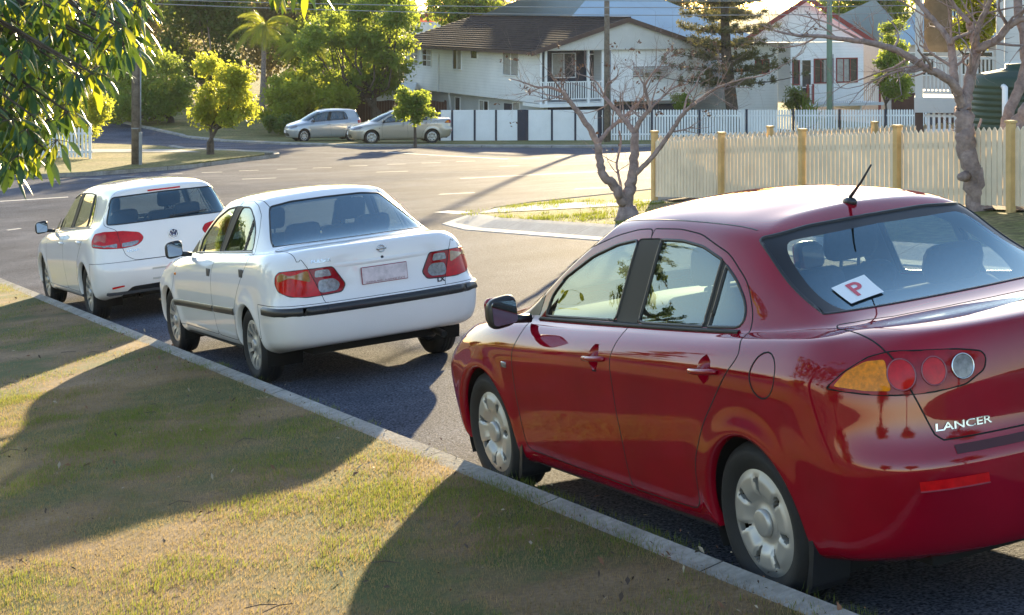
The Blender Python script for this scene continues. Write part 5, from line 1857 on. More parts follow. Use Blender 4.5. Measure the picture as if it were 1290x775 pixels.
def joints(m, pitch=1.5):
    """cast joints across the kerb, every pitch metres along the street"""
    nt = m.node_tree; b = nt.nodes['Principled BSDF']; lk = b.inputs['Base Color'].links[0].from_socket
    g = nt.nodes.new('ShaderNodeNewGeometry'); d = nt.nodes.new('ShaderNodeVectorMath'); d.operation = 'DOT_PRODUCT'; d.inputs[1].default_value = (-SN / pitch, CS / pitch, 0)
    f = nt.nodes.new('ShaderNodeMath'); f.operation = 'FRACT'; c = nt.nodes.new('ShaderNodeMath'); c.operation = 'LESS_THAN'; c.inputs[1].default_value = .012 / pitch
    mx = nt.nodes.new('ShaderNodeMix'); mx.data_type = 'RGBA'; mx.inputs[7].default_value = (.05, .045, .04, 1)
    nt.links.new(g.outputs['Position'], d.inputs[0]); nt.links.new(d.outputs['Value'], f.inputs[0]); nt.links.new(f.outputs[0], c.inputs[0]); nt.links.new(c.outputs[0], mx.inputs[0]); nt.links.new(lk, mx.inputs[6]); nt.links.new(mx.outputs[2], b.inputs['Base Color'])


kerb_pale = ramp_mat('kerb_concrete_pale', [(.3, (.26, .27, .28)), (.7, (.38, .39, .40))], 1.5, rough=.9, bump=.2, bscale=60, second=(18, .85, 1.1, .8))
joints(concrete)
joints(kerb_pale, 2.4)
bare_soil = ramp_mat('bare_soil', [(.3, (.05, .035, .025)), (.7, (.13, .09, .06))], 1.5, rough=.95, bump=.5, bscale=30)
paintw = mat('road_paint', (.62, .61, .58), .7, var=.35, vscale=9)

# ------------------------------------------------------------------ ground, road, verges
def geo():
    # ground: one sheet to the horizon
    xs = sorted(set([round(x, 3) for x in np.concatenate([np.arange(-40, 40.1, 2), -40 - np.geomspace(2, 900, 16), 40 + np.geomspace(2, 900, 16)])]))
    ys = sorted(set([round(y, 3) for y in np.concatenate([np.arange(-30, 120.1, 2), -30 - np.geomspace(2, 300, 8), 120 + np.geomspace(2, 1500, 20)])]))
    V = [(x, y, float(T(x, y)) - .05) for y in ys for x in xs]
    nx = len(xs)
    F = [(j * nx + i, j * nx + i + 1, (j + 1) * nx + i + 1, (j + 1) * nx + i) for j in range(len(ys) - 1) for i in range(nx - 1)]
    tag(mesh_obj('ground', V, F, far_grass), kind='structure')
    # road: our street and the wide crossroad, one asphalt sheet
    road = [(-14, 3.2), (-14, 11.2), (25.5, 11.2), (27.6, 12.2), (28.0, 14), (28.0, 75), (62, 75), (62.5, 31), (67.5, 23), (71.4, 21.6), (77.3, 20.4), (88, 21.0), (99, 20.4), (99, 14.5), (88, 14.0), (75, 13.4), (70, 12.5), (70, -30), (31, -30), (31, -3), (29.5, 1.5), (27.5, 3.2)]
    tag(grid_sheet('road', road, asphalt, 0.0, 1.0), kind='structure')
    # our own verge (camera side)
    verge = [(-14, 3.62), (26.5, 3.62), (28.6, 2.2), (29.6, 0), (30.2, -4), (30.2, -30), (-14, -30)]
    tag(grid_sheet('verge', verge, soil_grass, .115, .5, .2), kind='structure')
    strip_along('kerb', [(-14, 3.62), (26.4, 3.62), (28.6, 2.3), (29.7, 0), (30.3, -4), (30.3, -28)], -.20, .0, concrete, .10, .135, .1)
    strip_along('gutter', [(-14, 3.62), (26.4, 3.62), (28.6, 2.3), (29.7, 0), (30.3, -4), (30.3, -28)], -.52, -.20, concrete, .012, .018, .05)
    # verge across the street with its path
    v2 = [(-14, 11.0), (25.0, 11.0), (26.4, 11.25), (27.25, 11.9), (27.55, 12.7), (27.2, 14.2), (26.6, 40), (-14, 40)]
    tag(grid_sheet('verge', v2, far_grass, .11, .5, .2), kind='structure')
    strip_along('kerb', [(-14, 10.72), (25.0, 10.72), (26.6, 11.0), (27.6, 11.8), (27.95, 12.8), (27.6, 14.4), (27.0, 40)], -.08, .30, kerb_pale, .10, .122, .1, roll=True)
    strip_along('gutter', [(-14, 10.72), (25.0, 10.72), (26.6, 11.0), (27.6, 11.8), (27.95, 12.8), (27.6, 14.4), (27.0, 40)], -.30, -.08, kerb_pale, .010, .016, .05)
    pth = [(26.55, 11.3), (27.2, 11.95), (26.6, 12.75), (25.4, 13.15), (24.6, 13.55), (23.5, 40), (22.2, 40), (23.6, 13.6), (24.2, 12.75), (25.4, 12.0)]
    tag(grid_sheet('footpath', pth, path_concrete, .119, .5), kind='structure')
    tag(grid_sheet('yard_ground', [(-14, 13.4), (24.0, 13.4), (22.4, 40), (-14, 40)], bare_soil, .135, 1.0), kind='structure')
    # far left corner: verge with pole, path, grass
    v3 = [(52.9, -30), (52.9, 8), (53.0, 10.1), (54.9, 13.1), (57.2, 15.1), (59.5, 17.2), (60.8, 17.6), (62.3, 17.0), (65.9, 15.5), (68.4, 15.6), (73.4, 13.9), (76, 12), (76, -30)]
    tag(grid_sheet('verge', v3, far_grass, .11, 1.0, .2), kind='structure')
    strip_along('kerb', [(52.75, -28), (52.75, 8), (52.8, 10.1), (54.7, 13.3), (57.0, 15.3), (59.3, 17.5), (60.8, 17.9), (62.4, 17.3), (66.0, 15.8), (68.5, 15.9)][::-1], .0, -.2, concrete, .10, .125, .1)
    tag(grid_sheet('footpath', [(63.5, -10), (63.8, 12.5), (62.0, 15.6), (64.6, 15.4), (66.2, 12.5), (65.5, -10)], path_concrete, .121, 1.0), kind='structure')
    # far side of the crossroad
    v4 = [(62.0, 75), (62.5, 31.2), (67.5, 23.2), (71.4, 21.8), (77.3, 20.6), (88, 21.2), (99, 20.6), (130, 20), (130, 75)]
    tag(grid_sheet('verge', v4, far_grass, .10, 2.0, .2), kind='structure')
    strip_along('kerb', [(62.0, 75), (62.5, 31.2), (67.5, 23.2), (71.4, 21.8), (77.3, 20.6), (88, 21.2), (99, 20.6)], -.18, .02, concrete, .08, .11, .1)
    # painted lines, built as thin sheets 4 mm above the asphalt
    def line(s0, t0, s1, t1, w=.13):
        d = math.hypot(s1 - s0, t1 - t0); n = max(1, int(d)); nx_, ny_ = -(t1 - t0) / d * w / 2, (s1 - s0) / d * w / 2
        V = []; F = []
        for k in range(n + 1):
            a = s0 + (s1 - s0) * k / n; b = t0 + (t1 - t0) * k / n
            V += [P(a + nx_, b + ny_, .005), P(a - nx_, b - ny_, .005)]
        F = [(2 * k, 2 * k + 1, 2 * k + 3, 2 * k + 2) for k in range(n)]
        o = mesh_obj('road_marking', V, F, paintw); o['kind'] = 'structure'
    Gst = lambda u, v: ST(*G(u, v))
    def pl(u0, v0, u1, v1, w=.14):
        a = Gst(u0, v0); b = Gst(u1, v1); line(a[0], a[1], b[0], b[1], w)
    for u0, v0, u1, v1 in [(101, 225.5, 128, 225), (152, 223, 179, 222.3), (203, 219.8, 230, 219), (254, 217.7, 280, 217), (301, 215.6, 326, 214.7), (349, 213.6, 374, 213), (394, 212, 418, 211.3), (440, 209.5, 463, 208.9), (488, 207.3, 511, 206.8), (531, 205.8, 555, 205.2), (575, 203.7, 599, 203.1), (656, 200, 681, 199.1), (698, 198.2, 722, 197.6), (738, 196, 760, 195.4), (776, 194.6, 795, 194.2)]:
        pl(u0, v0, u1, v1, .15)
    pl(305, 226, 348, 224.5); pl(474, 217.2, 514, 216); pl(629, 210, 654, 209); pl(766, 203.4, 800, 202.3); pl(580, 225.3, 814, 213.5, .16)
    pl(0, 254, 86, 248.5, .18); pl(9, 290.3, 26, 288.2); pl(553, 245.2, 598, 243, .14); pl(724, 238.6, 770, 236.4, .14); pl(486, 191.8, 600, 198.5, .15); pl(600, 198.5, 640, 200.6, .15)
    pl(555, 266.8, 586, 268.8, .28)


geo()

# ------------------------------------------------------------------ vegetation helpers
def rs(seed):
    return np.random.RandomState(seed)


def leaf_cloud(R, centers, radii, n, size, mode='leaf', aspect=.45, shell=.55, droop=0.0, jitter=.95):
    """many small leaf faces spread through clumps. returns V, F"""
    centers = np.array(centers); radii = np.array(radii)
    if radii.ndim == 1: radii = np.stack([radii, radii, radii * .8], 1)
    w = radii.prod(1) ** (2 / 3); w = w / w.sum()
    idx = R.choice(len(centers), n, p=w)
    d = R.normal(size=(n, 3)); d /= np.linalg.norm(d, axis=1)[:, None]
    rr = shell + (1 - shell) * R.rand(n) ** .7
    rr *= 1 + jitter * (R.rand(n) - .5)
    p = centers[idx] + d * rr[:, None] * radii[idx]
    # leaf frame
    a = R.normal(size=(n, 3)) + d * .6; a[:, 2] -= droop
    a /= np.linalg.norm(a, axis=1)[:, None]
    b = np.cross(a, R.normal(size=(n, 3))); b /= np.linalg.norm(b, axis=1)[:, None] + 1e-9
    L = size * (.6 + .8 * R.rand(n)); Wd = L * aspect
    q0 = p - a * (L / 2)[:, None]; q2 = p + a * (L / 2)[:, None]
    q1 = p + b * (Wd / 2)[:, None]; q3 = p - b * (Wd / 2)[:, None]
    V = np.stack([q0, q1, q2, q3], 1).reshape(-1, 3)
    F = np.arange(4 * n).reshape(-1, 4)
    return V, F


def fast_mesh(name, V, F, m, parent=None):
    me = bpy.data.meshes.new(name)
    V = np.asarray(V, dtype=np.float32); F = np.asarray(F, dtype=np.int32)
    me.vertices.add(len(V)); me.vertices.foreach_set('co', V.ravel())
    k = F.shape[1]
    me.loops.add(F.size); me.loops.foreach_set('vertex_index', F.ravel())
    me.polygons.add(len(F)); me.polygons.foreach_set('loop_start', np.arange(0, F.size, k, dtype=np.int32)); me.polygons.foreach_set('loop_total', np.full(len(F), k, dtype=np.int32))
    me.materials.append(m)
    me.update(calc_edges=True)
    o = bpy.data.objects.new(name, me); COL.objects.link(o)
    if parent is not None: o.parent = parent
    return o


def branchy(R, mb, p, d, L, r, depth, spread=.5, up=.15, tips=None, seg=5, n_child=(2, 3), taper=.6):
    """recursive limbs"""
    P_ = [Vector(p)]; d = Vector(d).normalized(); rr = [r]
    for k in range(seg):
        d = (d + Vector(R.normal(size=3)) * .13 + Vector((0, 0, up * .3))).normalized()
        P_.append(P_[-1] + d * L / seg); rr.append(r * (1 - (1 - taper) * (k + 1) / seg))
    mb.tube(P_, r, 6 if depth > 1 else 4, False, rr)
    if depth <= 0:
        if tips is not None: tips.append(P_[-1])
        return
    for c in range(R.randint(n_child[0], n_child[1] + 1)):
        a = d + Vector(R.normal(size=3)) * spread + Vector((0, 0, up))
        k = R.randint(max(1, seg - 2), seg + 1)
        branchy(R, mb, P_[k], a, L * (.62 + .25 * R.rand()), rr[k] * .72, depth - 1, spread, up, tips, max(3, seg - 1), n_child, taper)


bark = mat('bark_brown', (.13, .10, .08), .95, col2=(.05, .04, .032), vscale=9, bump=.7, bscale=30)
bark_grey = mat('bark_grey', (.38, .29, .255), .9, col2=(.18, .13, .115), vscale=9, bump=.9, bscale=22)
L_yel = leaf_mat('leaves_yellow_green', (.20, .25, .03), (.09, .14, .018), .55, .5, .8, (.66, .66, .07))
L_mid = leaf_mat('leaves_mid_green', (.11, .18, .032), (.05, .10, .018), .5, .5, .6, (.50, .58, .07))
L_dark = leaf_mat('leaves_dark_green', (.06, .105, .022), (.03, .06, .014), .42, .5, .6, (.36, .44, .06))
L_grey = leaf_mat('leaves_grey_green', (.17, .165, .09), (.08, .085, .045), .48, .6, .5, (.55, .48, .22))
L_near = leaf_mat('leaves_foreground', (.055, .125, .040), (.024, .070, .026), .22, .35, 2.5, (.17, .27, .03))
L_pine = leaf_mat('needles', (.10, .105, .05), (.04, .055, .022), .25, .6, 1.2, (.40, .36, .12))


def tree(name, x, y, top, crown, n, size, lm, label, cat='tree', group=None, trunk_r=.15, seed=1, stems=1, z0=None, shell=.45, aspect=.45, trunk_m=None, lean=0.0, forks=2, droop=.2):
    """crown: list of (dx, dy, z above the ground, rx, ry, rz)"""
    R = rs(seed)
    z = float(T(x, y)) + .08 if z0 is None else z0
    root = empty(name, (x, y, z))
    mb = MB()
    cz = np.array([c[2] for c in crown]).min() if crown else 1
    for k in range(stems):
        off = Vector(((k - (stems - 1) / 2) * trunk_r * 1.6, 0, 0))
        ctr = [crown[i % len(crown)] for i in range(k * 2, k * 2 + max(2, forks))]
        mid = Vector((ctr[0][0] * .3 + lean, ctr[0][1] * .3, cz * .75)) + off
        mb.tube([off + Vector((0, 0, -.1)), off * 1.1 + Vector((lean * .3, 0, cz * .35)), mid], trunk_r, 8, False, [trunk_r * 1.25, trunk_r, trunk_r * .8])
        for c in crown:
            if R.rand() < .32:
                e = Vector((c[0], c[1], c[2] + c[5] * .3))
                q = mid.lerp(e, .5) + Vector(R.normal(size=3)) * .10 * (e - mid).length - Vector((0, 0, .12 * (e - mid).length))
                mb.tube([mid, q, e], .05, 5, False, [trunk_r * .55, trunk_r * .35, trunk_r * .12])
    mb.build('trunk', trunk_m or bark, root, True)
    V, F = leaf_cloud(R, [(c[0], c[1], c[2]) for c in crown], [(c[3], c[4], c[5]) for c in crown], n, size, aspect=aspect, shell=shell, droop=droop)
    fast_mesh('crown', V, F, lm, root)
    tag(root, label, cat, group)
    return root


def clumps(R, cx, cz, rx, rz, n, r0, r1, ry=None, cy=0):
    """clumps filling an ellipse seen from the street"""
    out = []
    ry = ry or rx * .7
    for _ in range(n):
        a = R.rand() * 2 * math.pi; q = R.rand() ** .5; b = R.uniform(-1, 1)
        r = R.uniform(r0, r1)
        x = cx + math.cos(a) * q * max(.05, rx - r * .7); z = cz + math.sin(a) * q * max(.05, rz - r * .7)
        out.append((x, cy + b * max(0.05, ry - r), z, r * 1.15, r * 1.15, r * .85))
    return out
# ------------------------------------------------------------------ fences, houses, poles
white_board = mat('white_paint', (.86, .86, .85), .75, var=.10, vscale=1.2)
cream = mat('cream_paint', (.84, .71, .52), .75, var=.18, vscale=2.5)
cream_post = mat('post_timber', (.72, .48, .20), .8, var=.25, vscale=5)
navy = mat('dark_blue_paint', (.035, .04, .065), .7, var=.2, vscale=3)
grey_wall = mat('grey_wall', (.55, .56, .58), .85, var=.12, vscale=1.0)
pale_wall = mat('pale_wall', (.62, .61, .58), .85, var=.12, vscale=1.5)
brown_trim = mat('brown_trim', (.09, .055, .045), .7)
red_trim = mat('red_trim', (.26, .035, .035), .6)
pane = mat('window_pane', (.05, .055, .06), .08, spec=.8, var=.5, vscale=1.2)
curtain = mat('curtain', (.42, .40, .36), .9, var=.3, vscale=5)
brown_fence = mat('brown_fence_timber', (.085, .035, .025), .9, var=.3, vscale=2)
dark_tank = mat('dark_tank', (.02, .022, .025), .5)
green_tank = mat('green_tank', (.035, .065, .04), .55, var=.35, vscale=2.5)
galv = mat('galvanised', (.30, .31, .32), .5, metal=.5, var=.3, vscale=3)
pole_wood = mat('pole_timber', (.24, .20, .16), .9, col2=(.10, .08, .065), vscale=5, bump=.5, bscale=30)
pole_green = mat('pole_green', (.20, .30, .22), .8, var=.3, vscale=2)
wire_m = mat('wire', (.30, .30, .30), .5)
blind = mat('bamboo_blind', (.17, .125, .08), .9, var=.4, vscale=8)


def board_mat(name, col, pitch=.15, depth=.3):
    m = bpy.data.materials.new(name); m.use_nodes = True
    nt = m.node_tree; b = nt.nodes['Principled BSDF']; b.inputs['Roughness'].default_value = .75
    tc = nt.nodes.new('ShaderNodeTexCoord'); sp = nt.nodes.new('ShaderNodeSeparateXYZ')
    a = nt.nodes.new('ShaderNodeMath'); a.operation = 'DIVIDE'; a.inputs[1].default_value = pitch
    fr = nt.nodes.new('ShaderNodeMath'); fr.operation = 'FRACT'
    bp = nt.nodes.new('ShaderNodeBump'); bp.inputs['Strength'].default_value = depth; bp.inputs['Distance'].default_value = .03
    bp.invert = True
    nt.links.new(tc.outputs['Object'], sp.inputs[0]); nt.links.new(sp.outputs[2], a.inputs[0]); nt.links.new(a.outputs[0], fr.inputs[0]); nt.links.new(fr.outputs[0], bp.inputs['Height']); nt.links.new(bp.outputs[0], b.inputs['Normal'])
    # the thin shadow line at each board's lap is painted into the colour
    cr = nt.nodes.new('ShaderNodeValToRGB'); cr.color_ramp.elements[0].position = .0; cr.color_ramp.elements[0].color = (*[c * .84 for c in col], 1)
    cr.color_ramp.elements[1].position = .14; cr.color_ramp.elements[1].color = (*col, 1)
    nt.links.new(fr.outputs[0], cr.inputs[0])
    n = nt.nodes.new('ShaderNodeTexNoise'); n.inputs['Scale'].default_value = .8; n.inputs['Detail'].default_value = 6
    nt.links.new(tc.outputs['Object'], n.inputs['Vector'])
    mr = nt.nodes.new('ShaderNodeMapRange'); mr.inputs['From Min'].default_value = .3; mr.inputs['From Max'].default_value = .7; mr.inputs['To Min'].default_value = .86; mr.inputs['To Max'].default_value = 1.0
    nt.links.new(n.outputs[0], mr.inputs[0])
    mm = nt.nodes.new('ShaderNodeMix'); mm.data_type = 'RGBA'; mm.blend_type = 'MULTIPLY'; mm.inputs[0].default_value = 1
    nt.links.new(cr.outputs[0], mm.inputs[6]); nt.links.new(mr.outputs[0], mm.inputs[7]); nt.links.new(mm.outputs[2], b.inputs['Base Color'])
    MATS[name] = m
    return m


wb_white = board_mat('weatherboard_white', (.88, .87, .86))
wb_cream = board_mat('weatherboard_cream', (.70, .69, .66))
tile_brown = mat('roof_tile', (.050, .042, .043), .95, spec=.05, col2=(.026, .023, .025), vscale=3, bump=.3, bscale=12)
roof_blue = mat('roof_metal_blue', (.33, .44, .52), .45, metal=.1, var=.12, vscale=.6)
roof_red = mat('roof_metal_red', (.30, .07, .06), .6)


def frame(x, y, rot=TH):
    return Matrix.Translation((x, y, 0)) @ Matrix.Rotation(rot, 4, 'Z')


def picket_fence(name, A, B, h, pitch, pw, posts, m, pm, label, cat='fence', ptop=.06, kick=0.0, base=.12, gapz=.05, ph=.08, group=None, post_r=.042, level=None, thick=.018):
    """fence from A to B (world xy). posts: list of distances along it"""
    A = Vector((*A, 0)); B = Vector((*B, 0)); L = (B - A).length; d = (B - A).normalized(); nrm = Vector((-d.y, d.x, 0))
    gz = lambda q: float(T(*(A + d * q).xy)) + base
    top = (lambda q: level) if level is not None else (lambda q: gz(q) + h)
    root = empty(name, (A.x, A.y, gz(0)))
    off = Vector((A.x, A.y, gz(0)))
    pk = MB()
    n = int(L / pitch)
    for k in range(n):
        q = (k + .5) * pitch
        c = A + d * q
        z0 = gz(q) + gapz + kick; z1 = top(q)
        w = pw / 2
        pts = [(-w, z0), (w, z0), (w, z1 - ptop), (0, z1), (-w, z1 - ptop)] if ptop > 0 else [(-w, z0), (w, z0), (w, z1), (-w, z1)]
        V = [c + d * p[0] - nrm * thick / 2 + Vector((0, 0, p[1])) - off for p in pts] + [c + d * p[0] + nrm * thick / 2 + Vector((0, 0, p[1])) - off for p in pts]
        m_ = len(pts)
        F = [tuple(range(m_)), tuple(range(2 * m_ - 1, m_ - 1, -1))] + [(i, i + m_, (i + 1) % m_ + m_, (i + 1) % m_) for i in range(m_)]
        pk.add(V, F)
    pk.build('pickets', m, root)
    for f in (.22, .80):
        r = MB()
        N = max(1, int(L / 1.5))
        for k in range(N):
            q0, q1 = L * k / N, L * (k + 1) / N
            a = A + d * q0 + nrm * (thick / 2 + .02); b = A + d * q1 + nrm * (thick / 2 + .02)
            za = gz(q0) + (top(q0) - gz(q0)) * f; zb = gz(q1) + (top(q1) - gz(q1)) * f
            V = []
            for p, z in ((a, za), (b, zb)):
                for sy in (-.017, .017):
                    for sz in (-.035, .035): V.append(p + nrm * sy + Vector((0, 0, z + sz)) - off)
            r.add(V, [(0, 1, 3, 2), (4, 6, 7, 5), (0, 2, 6, 4), (1, 5, 7, 3), (0, 4, 5, 1), (2, 3, 7, 6)])
        r.build('rail', m, root)
    if kick:
        r = MB(); N = max(1, int(L / 1.5))
        for k in range(N):
            q0, q1 = L * k / N, L * (k + 1) / N
            a = A + d * q0; b = A + d * q1
            V = []
            for p, q in ((a, q0), (b, q1)):
                for sy in (-.03, .03):
                    for z in (gz(q) - .08, gz(q) + kick): V.append(p + nrm * sy + Vector((0, 0, z)) - off)
            r.add(V, [(0, 1, 3, 2), (4, 6, 7, 5), (0, 2, 6, 4), (1, 5, 7, 3), (0, 4, 5, 1), (2, 3, 7, 6)])
        r.build('kickboard', pale_wall, root)
    for q in posts:
        r = MB(); c = A + d * q
        M = Matrix.Translation((c.x - off.x, c.y - off.y, 0)) @ Matrix.Rotation(math.atan2(d.y, d.x), 4, 'Z')
        z0 = gz(q) - .2 - off.z; z1 = top(q) + ph - off.z
        r.bevbox(-post_r, post_r, -post_r - .035, post_r - .035, z0, z1, .006, M)
        r.bevbox(-post_r - .012, post_r + .012, -post_r - .047, post_r - .023, z1, z1 + .03, .008, M)
        r.build('post', pm, root)
    tag(root, label, cat, group)
    return root


# cream picket fence round the corner block: street side and crossroad side
c0 = P(24.35, 13.4); c1 = P(4.0, 13.4)
picket_fence('picket_fence', c0[:2], c1[:2], .96, .098, .084, [0.02 + 2.12 * k for k in range(1, 10)], cream, cream_post, 'cream picket fence with timber posts behind the bare trees', ptop=.05, base=.13, ph=.04)
c2 = P(24.35, 13.4); c3 = P(25.0, 20.2)
picket_fence('picket_fence', c2[:2], c3[:2], 1.0, .098, .084, [0.0, 2.3, 4.55, 6.8], cream, cream_post, 'cream picket fence turning the corner along the crossroad, pale yellow tops', ptop=.05, base=.13, level=-2.02, kick=.12, ph=.05)
# white picket fence by the far left street corner
picket_fence('picket_fence', (-23.5, 60.2), (-14.35, 59.75), 1.08, .125, .075, [.05, 2.4, 4.7, 7.0, 9.1], white_board, white_board, 'short white picket fence beside the left timber power pole', ptop=.05, base=.11)
# far side: white fence with dark posts, pickets to the right
picket_fence('picket_fence', (4.0, 78.05), (19.6, 80.6), 1.42, .13, .085, [.1 + 2.2 * k for k in range(8)], white_board, navy, 'long white picket fence with dark posts in front of the gabled house', ptop=.04, base=.05, ph=-.02)


def panel_fence():
    A = Vector((-3.2, 77.3, 0)); B = Vector((3.95, 78.04, 0)); d = (B - A).normalized(); L = (B - A).length
    root = empty('panel_fence', (A.x, A.y, float(T(A.x, A.y))))
    off = root.location.copy()
    xs = [0, .55, 1.55, 2.5, 3.5, 3.9, 5.0, 6.05, 7.1]
    rz = Matrix.Rotation(math.atan2(d.y, d.x), 4, 'Z')
    for k, (a, b) in enumerate(zip(xs[:-1], xs[1:])):
        c = A + d * a; z = float(T(c.x, c.y)) + .05 - off.z
        M = Matrix.Translation((c.x - off.x, c.y - off.y, z)) @ rz
        mb = MB()
        if k == 4:
            mb.box(.05, b - a - .05, -.02, .02, 0, 1.42, M); mb.build('gate', MATS['dark_blue_paint'], root)
        else:
            mb.box(.04, b - a - .04, -.03, .03, 0.02, 1.38, M); mb.box(.03, b - a - .03, -.035, .035, 1.34, 1.40, M); mb.build('panel', white_board, root)
    for a in xs:
        c = A + d * a; z = float(T(c.x, c.y)) - off.z
        M = Matrix.Translation((c.x - off.x, c.y - off.y, z)) @ rz
        mb = MB(); mb.box(-.045, .045, -.05, .05, -.2, 1.46, M); mb.build('post', navy, root)
    tag(root, 'white panelled front fence with dark posts below the two storey house', 'fence')


panel_fence()


def wall_pt(M, u, v, plane_y=0.0, axis='x'):
    """local position on a house wall plane (y = plane_y or x = plane_y) that a photo pixel shows"""
    Mi = M.inverted(); o = Mi @ Vector((0, 0, 0)); d = (Mi.to_3x3() @ Vector(((u - 645) / FPX, 1, (YHOR - v) / FPX)))
    k = (plane_y - (o.y if axis == 'x' else o.x)) / (d.y if axis == 'x' else d.x)
    p = o + d * k
    return (p.x if axis == 'x' else p.y), p.z


def window(root, M, rect, plane, axis, frame_m, mull=1, curt=None, name='window', hor=0, depth=.05, pane_m=None, sgn=-1):
    """window on a wall facing -y (axis x) or -x (axis y): rect (a0, a1, z0, z1) in local coordinates"""
    a0, a1, z0, z1 = rect
    def B(mb, p0, p1, q0, q1, r0, r1):
        # p along wall, q out of wall (positive = outwards), r up
        if axis == 'x': mb.box(p0, p1, plane + sgn * q1, plane + sgn * q0, r0, r1, M)
        else: mb.box(plane + sgn * q1, plane + sgn * q0, p0, p1, r0, r1, M)
    f = MB(); t = .05
    B(f, a0 - t, a1 + t, .0, depth, z1, z1 + t); B(f, a0 - t, a1 + t, .0, depth + .02, z0 - t, z0)
    B(f, a0 - t, a0, .0, depth, z0, z1); B(f, a1, a1 + t, .0, depth, z0, z1)
    for k in range(mull):
        c = a0 + (a1 - a0) * (k + 1) / (mull + 1); B(f, c - .02, c + .02, .015, depth - .005, z0, z1)
    for k in range(hor):
        c = z0 + (z1 - z0) * (k + 1) / (hor + 1); B(f, a0, a1, .015, depth - .01, c - .02, c + .02)
    fo = f.build(name, frame_m, root)
    g = MB(); B(g, a0, a1, .004, .012, z0, z1); g.build('pane', pane_m or pane, fo)
    if curt:
        c = MB()
        for (f0, f1) in curt:
            B(c, a0 + (a1 - a0) * f0, a0 + (a1 - a0) * f1, .0125, .0145, z0 + .02, z1 - .02)
        c.build('curtain', curtain, fo)
    return fo


def poly_wall(mb, pts, M, plane, axis='x', th=.12, sgn=1):
    """wall outline (a, z) given a thickness behind its plane"""
    V = []
    for o in (0, th * sgn):
        for a, z in pts:
            V.append(M @ (Vector((a, plane + o, z)) if axis == 'x' else Vector((plane + o, a, z))))
    n = len(pts)
    mb.add(V, [tuple(range(n)), tuple(range(2 * n - 1, n - 1, -1))] + [(i, i + n, (i + 1) % n + n, (i + 1) % n) for i in range(n)])


def gable_roof(mb, x0, x1, y0, y1, zE, zR, M, th=.10, course=.34, hip1=0.0, hip0=0.0):
    """tiled gable roof, ridge along y; stepped courses; optional hips at the far / near end"""
    xm = (x0 + x1) / 2
    for sg in (-1, 1):
        w = (x1 - x0) / 2; n = int(math.hypot(w, zR - zE) / course)
        for k in range(n):
            f0, f1 = k / n, (k + 1) / n
            xa = (x0 if sg < 0 else x1) - sg * w * f0; xb = (x0 if sg < 0 else x1) - sg * w * f1
            za = zE + (zR - zE) * f0; zb = zE + (zR - zE) * f1
            ya0, yb0 = y0 + hip0 * f0, y0 + hip0 * f1
            ya1, yb1 = y1 - hip1 * f0, y1 - hip1 * f1
            V = [(xa, ya0, za + .045), (xa, ya1, za + .045), (xb, yb1, zb + .005), (xb, yb0, zb + .005), (xa, ya0, za - th), (xa, ya1, za - th), (xb, yb1, zb - th), (xb, yb0, zb - th)]
            mb.add([M @ Vector(v) for v in V], [(0, 1, 2, 3), (4, 7, 6, 5), (0, 4, 5, 1), (2, 6, 7, 3), (0, 3, 7, 4), (1, 5, 6, 2)])
    if hip1:
        V = [(x0, y1, zE), (x1, y1, zE), (xm, y1 - hip1, zR)]
        mb.add([M @ Vector(v) for v in V], [(0, 1, 2)])
    if hip0:
        V = [(x0, y0, zE), (x1, y0, zE), (xm, y0 + hip0, zR)]
        mb.add([M @ Vector(v) for v in V], [(0, 2, 1)])
    mb.box(xm - .12, xm + .12, y0 + hip0, y1 - hip1, zR - .03, zR + .09, M)


